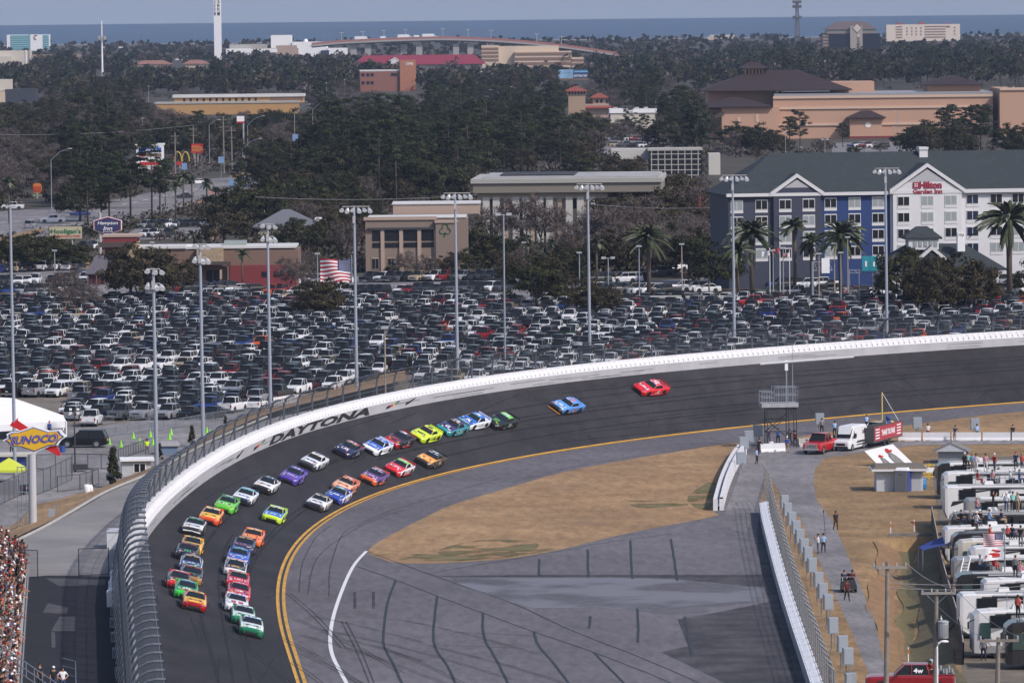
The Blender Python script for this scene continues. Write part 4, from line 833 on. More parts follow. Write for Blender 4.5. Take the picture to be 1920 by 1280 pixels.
    # fingers, thumb, nose, ears
    for s,n in((1,'r'),(-1,'l')):
        p,w=J['pal'+n],J['wri'+n]; d=(p-w).normalized(); u=Vector((0,-1,0)) if abs(d.y)<.8 else Vector((1,0,0)); u=(u-d*u.dot(d)).normalized(); cu=d.cross(u)*-s
        for k,L_ in((-1.5,.060),(-.5,.075),(.5,.072),(1.5,.062)): a=p+u*k*.017+d*.015; mb.tube([a,a+d*L_*.6,a+d*L_*.95+cu*L_*.35],[.009,.009,.007],4,0)
        mb.tube([w+d*.03+u*.025,w+d*.06+u*.055,w+d*.095+u*.06],[.011,.010,.008],4,0)
    h=J['hea']; mb.tube([h+Vector((0,-.09,.0)),h+Vector((0,-.118,-.03))],[.010,.016],5,0)
    for s in(1,-1): mb.ball(h+Vector((s*.095,.01,-.01)),(.012,.022,.03),5,4,0); mb.ball(h+Vector((s*.035,-.088,.015)),(.012,.008,.008),5,4,3)
    mb.ball(h+Vector((0,-.088,-.062)),(.026,.008,.008),5,4,2 if False else 3)
    body=mesh_of(mb,'person_'+pose,[SKIN[0],SHIRT['white'],PANTS['black'],SHOE],True)
    hb=MB(); rings=[]
    for i in range(5):
        a=i/4*1.45; rings.append([h+Vector((.108*math.cos(a)*math.cos(2*math.pi*q/10),.012+.112*math.cos(a)*math.sin(2*math.pi*q/10),.022+.112*math.sin(a)-(.06 if i==0 and math.sin(2*math.pi*q/10)>.2 else 0))) for q in range(10)])
    hb.loft(rings); hair=mesh_of(hb,'hair',[HAIR[0]],True)
    hc=MB(); hc.loft(rings); hc.add([h+Vector((x,y,z)) for x,y,z in((-.08,-.08,.03),(.08,-.08,.03),(.06,-.19,.015),(-.06,-.19,.015))],[(0,1,2,3)]); cap=mesh_of(hc,'cap',[HAIR[2]],True)
    return body,hair,cap
FIG={p:figure(p) for p in('stand','photo','arms','lean','sit','hips','walk','stride')}
def person(pose,label,loc,rz,shirt,pants,skin=0,hair=0,group=None,scale=1.):
    """rz 0 faces the camera"""
    b,hr,cp=FIG[pose]; o=bpy.data.objects.new('person',b); COL.objects.link(o); o.location=loc; o.rotation_euler=(0,0,rz); o.scale=(scale,)*3
    for i,m in enumerate((SKIN[skin],SHIRT[shirt],PANTS[pants],SHOE)): o.material_slots[i].link='OBJECT'; o.material_slots[i].material=m
    tag(o,label,'person',group)
    child('cap' if hair in(2,3,5) else 'hair',cp if hair in(2,3,5) else hr,o,mats=[HAIR[hair]]); return o
# photographers and crew in the infield: pixel of the feet
CREW=[
('photo','photographer in white shirt and red shorts by the orange cone',(1740,823),2.9,'white','red',0,1),
('lean','photographer in navy top and khaki trousers bending forward at the road barrier',(1790,827),2.6,'navy','khaki',0,1),
('photo','photographer in blue vest and black trousers beside the right grey cabinet',(1832,824),3.3,'lightblue','black',0,1),
('stand','man in black shirt and jeans standing alone at the far right barrier',(1899,825),3.1,'black','denim',0,0),
('stand','person in blue bib and black trousers standing at the pit exit wall',(1419,870),1.2,'lightblue','black',1,1),
('lean','person in black jacket leaning between cabinets at the pit exit wall',(1422,852),2.4,'black','black',0,1),
('photo','photographer in red and white top crouched over the pit exit wall',(1397,848),2.0,'maroon','black',0,5),
('stand','person in navy shirt on the left under the scaffold tower',(1441,832),3.0,'navy','denim',0,5),
('photo','photographer in blue bib under the middle of the scaffold tower',(1459,832),3.2,'blue','navy',0,1),
('photo','person in dark shirt behind the right leg of the scaffold tower',(1481,834),3.4,'black','navy',0,1),
('stand','person in maroon top right of the scaffold tower leg',(1491,836),3.2,'maroon','black',0,0),
('sit','person in white top sitting behind the white barrier under the tower',(1446,845),3.1,'white','navy',0,4),
('stand','person in blue bib with pale shorts and white cap by the tower barrier',(1476,848),2.7,'blue','khaki',0,2),
('stand','person in dark jacket behind the grey cabinet left of the white van',(1541,813),3.1,'grey','black',0,1),
('photo','photographer in blue bib and black trousers left of the white van',(1565,818),3.2,'lightblue','black',0,1),
('photo','person in blue and white bib behind the white van roof',(1625,806),3.2,'lightblue','navy',0,5),
('walk','man in black with a bag crossing the perimeter road, farthest of the walkers',(1567,993),.3,'black','black',1,1),
('photo','cameraman in white shirt and dark trousers on the perimeter road',(1534,1037),-1.4,'white','grey',0,0),
('stand','sound man in light blue bib holding a boom pole on the perimeter road',(1544,1036),3.0,'lightblue','navy',0,1),
('stride','runner in dark red top and black trousers ahead of the cart',(1588,1126),.2,'maroon','black',1,1),
]
for pose,lb,(x,y),rz,s,p,sk,hr in CREW: person(pose,lb,W(x,y,.025),rz,s,p,sk,hr,'crew and photographers in the infield')
p=W(1548,1030,.02); mb=MB(); mb.tube([p+Vector((0,.3,1.2)),p+Vector((-.15,.3,3.4))],.02,5); mb.ball(p+Vector((-.15,.3,3.45)),(.06,.06,.14)); o=mb.build('boom_pole',m_trim); tag(o,'black microphone boom pole held upright by the sound man on the road','boom pole')
# workers outside the wall
person('stand','worker in lime vest and dark trousers on the plaza below the light poles',W(276,852,.01),.3,'lime','grey',1,1)
person('stand','worker in lime vest standing behind the petrol sign by the tent',W(22,852,.01),.2,'lime','black',0,1)
person('stand','man in blue shirt standing on the platform behind the yellow petrol sign',W(93,818,.8),2.8,'blue','navy',0,3)
person('stand','man in black shirt and white cap walking on the concourse below the crowd',W(101,1296,2.52),.4,'black','denim',0,2)
person('hips','man in white shirt and jeans walking on the concourse below the crowd',W(118,1298,2.52),.3,'white','denim',0,1)
person('stand','man in black shirt by the railing at the foot of the grandstand stairs',W(75,1290,2.52),.9,'black','black',0,1)
# ---------------- the crowd at the grandstand rail ----------------
ci=0; sh_=list(SHIRT); PC_=[]
for r_ in range(112):
    v0=W(40,1045,3.2); y=v0.y-r_*1.0
    if y<346: break
    for c_ in range(9):
        x=W(50,1045,3.2).x-.35-c_*.66+rnd.uniform(-.15,.15)+(463-y)*.0; yy=y+rnd.uniform(-.25,.25); z=3.0+c_*.42
        xx=x+(v0.y-y)*.078
        px,py=proj((xx,yy,z+1.2))
        if px<-14 or py>1300: continue
        if r_<3 and c_>5: continue
        PC_.append((xx,yy,z,px,py,c_))
PC_.sort(key=lambda q:-q[4])
for xx,yy,z,px,py,c_ in PC_[:300]:
    s=rnd.choices(['black','white','red','grey','navy','maroon','cream','blue','pink','orange','lightblue'],[34,20,12,9,10,7,3,3,1,1,1])[0]
    hr=rnd.choices([0,1,2,3,4,5],[30,34,16,9,5,7])[0]; ps=rnd.choices(['stand','photo','arms','lean','hips'],[46,15,9,20,10])[0]
    nm=('white cap','red cap','navy cap')[(2,3,5).index(hr)] if hr in(2,3,5) else ('brown hair','black hair','','','fair hair')[hr]
    dep=('front rail','second rank','third rank','fourth rank','fifth rank')[c_] if c_<5 else 'back rank'
    act={'stand':'standing','photo':'phone raised','arms':'one arm raised','lean':'leaning forward','hips':'hands on hips'}[ps]
    vert='far end' if py<1100 else ('middle' if py<1200 else 'near end')
    person(ps,'fan in %s shirt, %s, %s, %s, %s of crowd'%(s,nm,act,dep,vert),(xx,yy,z),1.75+rnd.gauss(0,.25),s,rnd.choice(['black','denim','khaki','grey','navy']),rnd.choices([0,1,2],[50,38,12])[0],hr,'fans crowding the grandstand rail',rnd.uniform(.94,1.04))
mb=MB(); cmats=[SKIN[1]]+[SHIRT[k] for k in('black','white','red','grey','navy','maroon')]+[PANTS['black'],PANTS['denim'],SHOE]+HAIR[:4]
for xx,yy,z,px,py,c_ in PC_[300:]:
    ps=rnd.choice(['stand','stand','photo','lean','hips']); M_=Matrix.Translation((xx,yy,z))@Matrix.Rotation(1.75+rnd.gauss(0,.3),4,'Z'); si=rnd.choice([1,1,1,2,2,3,4,5,6]); pi_=rnd.choice([7,8]); hi=rnd.choice([10,11,11,12,13])
    for me,mp in((FIG[ps][0],(0,si,pi_,9)),(FIG[ps][1],(hi,))):
        o=len(mb.v); mb.v+=[tuple(M_@v.co) for v in me.vertices]
        for p in me.polygons: mb.f.append(tuple(o+i for i in p.vertices)); mb.m.append(mp[p.material_index])
if PC_[300:]: tag(mb.build('crowd',cmats,None,True),'farther ranks of fans packed along the grandstand rail at the left edge','crowd',kind='stuff')
print('CROWD',len(PC_))
mb=MB(); v0=W(50,1045,3.2)
for c_ in range(10):
    x=v0.x-.35-c_*.66; a=(x+.33,v0.y+1); b=(x+.33+(v0.y-330)*.078,330)
    mb.add([(a[0],a[1],3.0+c_*.42),(b[0],b[1],3.0+c_*.42),(b[0]-.66,b[1],3.0+c_*.42),(a[0]-.66,a[1],3.0+c_*.42),(a[0],a[1],2.4),(b[0],b[1],2.4)],[(0,1,2,3),(4,5,1,0),(0,3,2)])
gs=thing('grandstand','concrete grandstand steps and rail packed with fans at the left edge','grandstand',(0,0,0)); mb.build('steps',m_kerb,gs)
mb=MB(); rl=[(v0.x+.25+(v0.y-y)*.078,y,3.0) for y in range(int(v0.y),334,-3)]
mb.tube([(x,y,z+1.0) for x,y,z in rl],.04,5)
for q in rl: mb.tube([q,(q[0],q[1],4.0)],.03,4)
mb.build('front_rail',m_steel,gs)
st=thing('stair_railing','grey steel railing and steps leading down from the grandstand to the concourse','railing',W(60,1275,2.5))
mb=MB(); A=W(-10,1228,5.0); Bq=W(110,1310,3.2); o_=Vector(st.location)
for h in(0,.5,1.0): mb.tube([A-o_+Vector((0,0,h)),Bq-o_+Vector((0,0,h))],.04,5)
for k in range(9): q=A+(Bq-A)*(k/8)-o_; mb.tube([q,q+Vector((0,0,1))],.035,4)
mb.build('handrail',m_steel,st); mb=MB()
for h in(0,.55,1.1): mb.tube([W(118,1262,2.5)-o_+Vector((0,0,h)),W(142,1268,2.5)-o_+Vector((0,0,h)),W(143,1310,2.5)-o_+Vector((0,0,h))],.03,4)
mb.build('landing_rail',m_steel,st)
# ---------------- infield vehicles ----------------
def ahead(px,py,dx,dy): a=W(px,py); b=W(px+dx,py+dy); return a,math.atan2((b-a).y,(b-a).x)
RED2=paint(176,18,24)
t=vehicle('pickup','pickup_truck','shiny red pickup with chrome grille parked on the perimeter road before the white van','pickup truck',W(1537,848,.03),R(250),RED2,None,3); t.scale=(1.1,1.1,1.12)
mb=MB(); 
for k in range(4): mb.box((3.0-.11,0,.62+k*.13),(.05,1.3,.06))
mb.build('chrome_grille',m_chrome,t)
t=vehicle('van','cargo_van','white high roof van with black lower stripes between red pickup and trailer','van',W(1594,842,.03),R(246),'white',None,3)
mb=MB()
for s in(1,-1):
    for z,h in((.55,.12),(.80,.22)): mb.quad((.8,s*1.03,z),(-2.8,s*1.03,z),(-2.8,s*1.03,z+h),(.4,s*1.03,z+h))
mb.build('side_stripe',m_trim,t)
mb=MB(); put_text(mb,'MEDICAL VAN',1.25,.16,lambda u,v:(1.30-v*.3,u,2.60+v*.25),0,.01); put_text(mb,'CARE',.9,.42,lambda u,v:(-1.6-u,1.01,1.9+v),0,.02); mb.build('van_lettering',m_trim,t)
mb=MB(); mb.quad((.5,1.0,1.38),(1.55,1.0,1.38),(1.2,.93,2.2),(.5,.93,2.2)); mb.build('side_window',m_glass,t)
t=vehicle('pickup','tow_truck','white tow truck with yellow boom lifted behind it, right of the van','tow truck',W(1643,826,.03),R(243),'white',None,3); t.scale=(1.05,1.05,1.1)
mb=MB(); mb.tube([(-1.6,0,1.3),(-3.6,.2,1.7),(-5.2,.3,1.35)],[.16,.14,.1],6); mb.build('tow_boom',M('boom_yellow',(.62,.42,.03),.5),t)
mb=MB(); mb.box((-2.1,0,1.2),(1.3,1.5,.7),tz=.2); mb.ball((-2.6,.3,2.2),(.35,.3,.3)); mb.build('boom_cradle',M('boom_blue',(.03,.06,.2),.5),t)
mb=MB(); mb.box((.05,0,2.0),(.25,1.3,.12)); mb.build('light_bar',M('amber_lens',(.5,.28,.03),.3),t)
# banner trailer
p,q=W(1622,840,.03),W(1676,826,.03); d=q-p; c=(p+q)/2
t=thing('banner_trailer','long low trailer with a red lettered banner along its side, before the tow truck','trailer',c,math.atan2(d.y,d.x))
Lt=d.length; mb=MB(); mb.box((0,0,.55),(Lt,2.0,.12)); mb.box((0,-.98,.6),(Lt,.06,1.75)); mb.box((0,.98,.6),(Lt,.06,1.6)); mb.box((-Lt/2+.04,0,.6),(.06,1.9,1.65)); mb.build('trailer_body',M('dark_trailer',(.05,.05,.055),.5),t)
mb=MB(); mb.quad((-Lt*.47,-1.02,.72),(Lt*.48,-1.02,.72),(Lt*.48,-1.02,2.25),(-Lt*.47,-1.02,2.25)); mb.build('banner',M('banner_red',(.33,.03,.045),.6),t)
mb=MB(); put_text(mb,'THANK YOU FANS',Lt*.46,.66,lambda u,v:(u,-1.03,1.5+v),0,.04); 
for s in(-1,1):
    for k in range(4): mb.quad(*[(s*Lt*.37+a*Lt*.07,-1.03,.95+k*.32+b) for a,b in((-1,0),(1,0),(1,.13),(-1,.13))])
mb.build('banner_lettering',m_white,t)
for x in(-Lt*.12,Lt*.02): 
    for s in(1,-1): child('wheel',VM['pickup'][2],t,(x,s*.9,.4))
# white painted board with two capped birds beside the shed
p=W(1662,912); t=thing('painted_board','slanting white board painted with two grey birds wearing red caps','board',p)
yb_=W(1680,874).y; a,b,c_,d_=[atY(x,y,Y)-p for x,y,Y in ((1621,845,yb_+1.5),(1674,832,yb_+1.5),(1713,869,yb_),(1648,873,yb_))]
mb=MB(); mb.add([a,b,c_,d_]+[k+Vector((0,.25,-.1)) for k in(a,b,c_,d_)],[(0,1,2,3),(4,7,6,5),(0,4,5,1),(1,5,6,2),(2,6,7,3),(3,7,4,0)]); mb.build('board_panel',m_white,t)
nrm=(b-a).cross(d_-a).normalized(); nrm=-nrm if nrm.y>0 else nrm
def bd(u,v): return a+(b-a)*u+(d_-a)*v*(1-u)+((c_-b)*v)*u+nrm*.03
for (u0,sc_) in((.30,.72),(.66,1.)):
    mb=MB(); mb.sheet([bd(u0+x*sc_*.2,.98-y*sc_*.62) for x,y in((-.62,0),(-.62,.4),(-.45,.8),(-.2,1.02),(.15,1.02),(.42,.75),(.60,.35),(.62,0))]); mb.build('bird_figure',M('bird_grey',(.20,.19,.18),.8,noise=.5,scale=6),t)
    mb=MB(); mb.sheet([bd(u0+x*sc_*.2,.98-y*sc_*.62) for x,y in((-.30,1.0),(-.36,1.2),(-.1,1.38),(.25,1.34),(.34,1.2),(.66,1.22),(.62,1.12),(.3,1.04))]); mb.build('red_cap',m_red,t)
# block shed, small hut
m_block=M('pale_block_wall',(.44,.47,.50),.8,noise=.08,scale=2); m_shroof=M('brown_felt_roof',(.13,.11,.09),.9,noise=.2,scale=2)
p=W(1687,920); t=thing('block_shed','pale blockwork shed with low brown roof behind the grey portable toilet','shed',p)
mb=MB(); mb.box((.0,1.6,0),(4.7,3.6,2.05)); mb.build('wall',m_block,t)
mb=MB(); mb.box((0,1.5,2.05),(5.7,4.6,.22)); mb.build('fascia',m_wallw,t); mb=MB(); mb.box((0,1.5,2.27),(5.6,4.5,.30),tz=.14); mb.build('roof',m_shroof,t)
mb=MB(); mb.box((1.65,-.22,.0),(.95,.05,1.95)); mb.build('door',M('grey_door',(.36,.38,.40),.6),t)
p=W(1692,919); t=thing('portable_toilet','grey portable toilet with blue side and white roof before the shed','portable toilet',p+Vector((0,-1.2,0)),R(-20))
mb=MB(); mb.box((0,0,0),(1.3,1.3,2.15)); mb.build('cabin',M('toilet_grey',(.17,.18,.20),.5),t)
mb=MB(); mb.box((.665,0,.05),(.04,1.28,2.05)); mb.build('blue_side',M('toilet_blue',(.03,.05,.22),.5),t)
mb=MB(); mb.box((0,0,2.15),(1.4,1.4,.28),tz=.25); mb.build('roof',m_white,t)
mb=MB(); mb.sheet([(.30*math.cos(k*math.pi/6),-.665,1.75+.13*math.sin(k*math.pi/6)) for k in range(12)]); mb.build('door_badge',m_white,t)
mb=MB(); mb.box((0,-.655,.08),(.9,.02,1.95)); mb.build('door',M('toilet_door',(.14,.15,.17),.5),t)
t=thing('drum','blue plastic drum standing by the shed door and yellow gate','drum',W(1730,917)); mb=MB(); mb.loft([[(r*math.cos(k*math.pi/6),r*math.sin(k*math.pi/6),z) for k in range(12)] for z,r in((0,.36),(.1,.4),(.45,.41),(.5,.43),(.55,.41),(1.0,.4),(1.15,.34))]); mb.build('barrel',M('drum_blue',(.02,.16,.36),.45),t,True); mb=MB(); mb.box((0,0,1.15),(.1,.1,.04)); mb.build('bung',m_trim,t)
t=thing('field_gate','yellow tubular gate beside the shed and first motorhome','gate',W(1738,898)); mb=MB()
for k in range(5): mb.tube([(-.9,0,.25+k*.3),(1.3,0,.25+k*.3)],.06,5)
for x in(-.9,.2,1.3): mb.tube([(x,0,0),(x,0,1.6)],.06,5)
mb.build('gate_frame',M('gate_yellow',(.58,.42,.03),.5),t); mb=MB(); mb.box((.3,-.06,.7),(.8,.03,.5)); mb.build('notice_board',m_white,t)
p=W(1785,868); t=thing('small_hut','small hut with grey shingled gable roof beyond the motorhomes','hut',p,R(-8))
mb=MB(); mb.box((0,1,0),(2.9,2.8,1.35)); mb.build('wall',M('hut_grey',(.22,.24,.26),.7),t)
mb=MB(); mb.add([(-1.9,-.8,1.3),(1.9,-.8,1.3),(0,-.8,2.15),(-1.9,-.7,1.3),(1.9,-.7,1.3),(0,-.7,2.15)],[(0,1,2),(3,5,4)]); mb.build('gable',m_block,t)
mb=MB(); 
for s in(-1,1): mb.quad((s*2.0,-.9,1.28),(0,-.9,2.22),(0,2.6,2.22),(s*2.0,2.6,1.28))
mb.build('roof',M('shingle_grey',(.16,.155,.15),.9,noise=.3,scale=3),t)
# guy-wired yellow mast
p=W(1654,800); t=thing('antenna_mast','slim yellow mast with a guy wire rising behind the tow truck','mast',p); mb=MB(); mb.tube([(0,0,0),(0,0,4.0)],.09,6); mb.build('pole',M('mast_yellow',(.50,.42,.14),.5),t); mb=MB(); mb.tube([(0,0,4),(2.3,-.6,0)],.025,4); mb.build('guy_wire',m_steel,t)
# cabinets, cone and bag along the road
for x,y,lb in((1404,846,'tall grey cabinet nearest the grass, by the pit exit wall'),(1421,835,'grey cabinet behind the white barrier left of the scaffold'),(1395,858,'grey cabinet standing on the bend of the pit exit wall'),(1390,888,'front grey cabinet on a post above the pit exit wall'),(1537,812,'grey cabinet alone in the gap left of the white van'),(1720,820,'grey cabinet on a post beside the orange cone'),(1828,822,'grey cabinet beside the photographer in blue vest')): cabinet(x,y,lb,'cabinets along the road',2.3,.1,1.0)
def cone(px,py,lb,m,h=.75,grp='cones on the plaza',z=.01):
    t=thing('traffic_cone',lb,'cone',W(px,py,z),0,grp); mb=MB(); mb.loft([[(r*math.cos(k*math.pi/5),r*math.sin(k*math.pi/5),q) for k in range(10)] for q,r in((.05,.2),(h,.05))]); mb.build('cone_body',m,t); mb=MB(); mb.box((0,0,0),(.5,.5,.06)); mb.build('base',m,t); return t
m_cone=M('cone_lime',(.22,.62,.06),.5); m_coneo=M('cone_orange',(.65,.14,.02),.5)
cone(1727,822,'single orange cone at the road barrier beside the photographer in red shorts',m_coneo,.5,None,.03)
for (x,y),lb in zip([(205,833),(227,838),(250,822),(282,819),(318,824),(321,815),(388,812),(394,817),(262,833),(287,834)],['leftmost lime cone on the plaza by the black SUV','lime cone second from the left, lowest on the plaza','lime cone standing highest on the plaza left of the pole','lime cone left of the first tall light pole base','lime cone just right of the first tall pole','pale lime cone right of the first tall pole, farther','lime cone by the second tall pole, left one','lime cone by the second tall pole, right one','lime cone beside the worker in the vest, left side','lime cone beside the worker in the vest, right side']): cone(x,y,lb,m_cone)
# ---------------- scaffold tower ----------------
p=W(1462,838); t=thing('scaffold_tower','steel scaffold camera tower with railed platform and long jib above the yellow line','scaffold tower',p,R(6))
mb=MB(); X=(-1.9,1.75); Yq=(-1.0,1.0); hp=4.5
for x in(-1.5,0.9,1.75):
    for y in Yq:
        m2=MB(); m2.tube([(x,y,0),(x,y,hp)],.06,5); m2.build('leg',m_dsteel,t)
for h in(.3,1.7,3.1,4.3):
    for y in Yq: mb.tube([(-1.5,y,h),(1.75,y,h)],.04,4)
    for x in(-1.5,1.75): mb.tube([(x,-1,h),(x,1,h)],.04,4)
for y in Yq: mb.tube([(-1.5,y,1.7),(1.75,y,4.3)],.035,4); mb.tube([(1.75,y,.3),(-1.5,y,3.1)],.035,4)
mb.build('bracing',m_dsteel,t)
mb=MB(); mb.box((-.1,0,hp),(4.1,2.4,.45)); mb.build('platform',M('alu_deck',(.34,.35,.37),.5,metal=.2,noise=.2,scale=3),t)
mb=MB()
for x0,x1,h in((-2.1,-.7,1.25),(-.7,1.9,1.75)):
    for y in(-1.15,1.15):
        for z in(h*.5,h): mb.tube([(x0,y,hp+.45+z),(x1,y,hp+.45+z)],.04,4)
        n=int((x1-x0)/.25)
        for k in range(n+1): mb.tube([(x0+(x1-x0)*k/n,y,hp+.45),(x0+(x1-x0)*k/n,y,hp+.45+h)],.022 if k%3 else .04,4)
for x in(-2.1,1.9): mb.tube([(x,-1.15,hp+1.7),(x,1.15,hp+1.7)],.04,4)
mb.build('guard_rail',m_steel,t)
mb=MB(); mb.tube([(.8,0,hp),(.8,0,hp+4.6)],.09,6); mb.build('jib_post',m_steel,t); mb=MB(); mb.box((.8,0,hp+4.0),(.34,.34,1.1)); mb.build('jib_head',m_white,t)
mb=MB(); mb.tube([(-2.1,0,hp+4.75),(8.3,-.5,hp+5.4)],[.14,.12],6); mb.build('jib_arm',M('jib_grey',(.52,.53,.55),.5),t)
mb=MB(); mb.tube([(1.5,0,hp),(1.5,0,hp+6.8)],[.07,.025],5); mb.build('aerial',m_steel,t)
# golf cart with its crew
p=W(1591,1108,.03); t=thing('golf_cart','black golf cart carrying two people down the perimeter road','golf cart',p,0)
mb=MB(); mb.box((0,0,.28),(1.3,2.3,.42),tz=.06); mb.box((0,-.75,.7),(1.2,.5,.35),tz=.3); mb.box((0,.35,.7),(1.2,.5,.2)); mb.build('body',m_trim,t)
mb=MB(); mb.box((0,.6,.9),(1.2,.12,.55)); mb.build('seat_back',m_black,t)
mb=MB()
for s in(-1,1): mb.tube([(s*.55,-.5,.9),(s*.5,-.3,1.25)],.03,4)
mb.tube([(-.5,-.3,1.25),(.5,-.3,1.25)],.03,4); mb.build('windscreen_frame',m_steel,t)
for x in(-.55,.55):
    for y in(-.75,.75):
        mb=MB(); mb.loft([[(x+s,y+.27*math.cos(k*math.pi/6),.27+.27*math.sin(k*math.pi/6)) for k in range(12)] for s in(-.1,.1)]); mb.build('wheel',m_tyre,t)
person('sit','driver in navy shirt seated on the left of the golf cart',p+Vector((-.33,.3,.44)),.05,'navy','black',0,5)
person('sit','passenger in maroon shirt seated on the right of the golf cart',p+Vector((.35,.3,.44)),-.1,'maroon','black',1,1)
# red pickup in the near foreground
p=W(1706,1296,.02); t=vehicle('pickup','crew_truck','big dark red crew pickup with number decal, side on at the bottom right','pickup truck',p,R(176),paint(132,10,20),None,3); t.scale=(1.12,1.1,1.08)
mb=MB(); put_text(mb,'4w',.62,.32,lambda u,v:(-.55-u,.905-v*.3,1.52+v),0,.03); mb.build('window_number',m_white,t)
mb=MB()
for k in range(7): mb.tube([(-1.6-k*.18,.5*math.sin(k*2),1.25),(-1.6-k*.18,.5*math.sin(k*2),1.5+.1*(k%3))],.1,7)
mb.build('gear',M('gear_grey',(.25,.26,.28),.5),t)
mb=MB(); mb.quad((1.1,.9,1.2),(-1.2,.9,1.2),(-1.2,.91,1.24),(1.1,.91,1.24)); mb.build('chrome_strip',m_chrome,t)
o=person('sit','crew member in grey helmet and red suit seated in the crew pickup bed',p+Vector((1.55,.05,.95)),-.6,'red','black',0,1)
mb=MB(); mb.ball((0,-.02,1.25),(.17,.18,.17),10,6); mb.build('helmet',M('helmet_grey',(.30,.34,.36),.25),o)
mb=MB(); mb.box((0,-.16,1.20),(.2,.06,.09)); mb.build('visor',m_trim,o)
# ---------------- motorhomes ----------------
m_rvw=M('rv_white',(.62,.62,.62),.4,noise=.05,scale=.6); m_rvg=M('rv_grey',(.24,.245,.25),.4); m_rvk=M('rv_black',(.02,.02,.022),.25,coat=.5); m_rvc=M('rv_cream',(.52,.48,.41),.4); m_rvroof=M('rv_roof_membrane',(.60,.60,.58),.8,noise=.1,scale=1); m_rvglass=M('rv_glass_teal',(.03,.06,.06),.08,spec=.8)
m_awn=M('awning_grey',(.33,.34,.35),.7); RVL=[]
def motorhome(x,y,h,L_,kind,body,swoosh,label,roofm=None,wins=2,cap=None):
    """front at the left of the photo; x,y is the roof's front corner"""
    p=W(x,y,h); v=Vector((p.x,p.y,0)); t=thing('motorhome' if kind=='coach' else 'travel_trailer',label,'motorhome' if kind=='coach' else 'trailer',v,R(2),'motorhomes and trailers in the infield')
    D=2.55; r=[]; z0=.45
    if kind=='coach': st=[(0,.35,z0+.2,h-.9),(.12,.15,z0,h-.35),(.5,.03,z0,h-.06),(1.3,0,z0,h),(L_,0,z0,h)]
    else: st=[(0,.05,z0+.9,h-.25),(.25,0,z0+.25,h-.02),(.6,0,z0,h),(L_,0,z0,h)]
    for xx,i,a,b in st: r.append([(xx,i,a),(xx,D-i,a),(xx,D-i,b-.08),(xx,D-i-.1,b),(xx,i+.1,b),(xx,i,b-.08)])
    mb=MB(); mb.loft(r); mb.build('body',body,t)
    mb=MB(); mb.box((L_/2+.6,D/2,h),(L_-1.6,D-.25,.03)); mb.build('roof',roofm or (m_rvroof if len(RVL)%2 else M('rv_roof_grey',(.36,.36,.36),.8,noise=.2,scale=1)),t)
    if cap:
        mb=MB(); mb.loft([[(xx-.02,i-.015,a),(xx-.02,D-i+.015,a),(xx-.02,D-i+.015,b-.07),(xx-.02,D-i-.1,b+.012),(xx-.02,i+.1,b+.012),(xx-.02,i-.015,b-.07)] for xx,i,a,b in st[:4]],0,True); mb.build('front_cap',cap,t)
    if kind=='coach':
        mb=MB(); mb.quad((.02,.45,1.55),(.02,D-.45,1.55),(.16,D-.4,h-.55),(.16,.4,h-.55)); mb.build('windscreen',m_rvglass,t)
        mb=MB(); mb.quad((.45,-.03,1.55),(1.35,-.03,1.55),(1.35,-.03,h-.85),(.55,-.03,h-.85)); mb.build('cab_window',m_rvglass,t)
        mb=MB(); mb.tube([(.1,-.05,h-.6),(-.35,-.3,h-.75)],.05,5); mb.box((-.38,-.3,h-1.25),(.12,.3,.5)); mb.build('wing_mirror',m_trim,t)
    for k in range(wins):
        mb=MB(); xx=2.1+k*2.6; mb.box((xx,-.02,h-1.25),(1.6 if k!=1 else .8,.06,.95)); w_=mb.build('window',m_trim,t); mb=MB(); mb.box((xx,-.045,h-1.19),(1.45 if k!=1 else .65,.03,.83)); mb.build('pane',m_glass,w_)
    mb=MB(); mb.box((L_/2+.4,-.012,z0),(L_-1.2,.03,.55)); mb.build('skirt',m_rvg if body is m_rvw else m_rvk,t)
    mb=MB(); mb.box((L_*.62,-.28,.95),(2.6,.56,h-1.35)); so=mb.build('slide_out',body,t); mb=MB(); mb.box((L_*.62,-.585,h-1.35),(1.5,.03,.65)); mb.build('slide_window',m_glass,so)
    if swoosh:
        for k,(a,b,c_,d_) in enumerate(((.5,h-1.9,1.6,.5),(1.2,h-.85,3.6,.3),(3.0,h-1.7,3.2,.35),(5.4,h-1.0,4.0,.3))):
            mb=MB(); mb.quad((a,-.012,b),(a+c_,-.012,b+.5),(a+c_+.8,-.012,b+.5+d_*.4),(a+.2,-.012,b+d_)); mb.build('swoosh',swoosh,t)
    mb=MB(); mb.box((L_*.68,.2,h),(.9,.9,.36),tz=.15); mb.box((L_*.36,D-.8,h),(.9,.8,.34),tz=.15); mb.build('air_conditioner',m_rvw,t)
    mb=MB(); mb.tube([(2.6,-.1,h-.12),(L_-1.2,-.1,h-.12)],.09,6); mb.build('awning_roll',m_awn,t)
    mb=MB(); mb.box((L_/2+.8,-.02,h-.30),(L_-1.8,.03,.10)); mb.build('roof_edge_stripe',m_trim if body is not m_rvk else m_rvg,t)
    mb=MB(); mb.quad((L_*.5,-.013,z0+.1),(L_*.5+.75,-.013,z0+.1),(L_*.5+.75,-.013,z0+2.0),(L_*.5,-.013,z0+2.0)); mb.build('door',M('rv_door',(.50,.50,.50),.5),t)
    for xx in((1.9,L_-3) if kind=='coach' else (L_*.55,L_*.55+.95)):
        for yy in(.15,D-.15): mb=MB(); mb.loft([[(xx+.42*math.cos(k*math.pi/7),yy+s,.42+.42*math.sin(k*math.pi/7)) for k in range(14)] for s in(-.14,.14)]); mb.build('wheel',m_tyre,t)
    RVL.append((v.y,h,v,L_)); return t
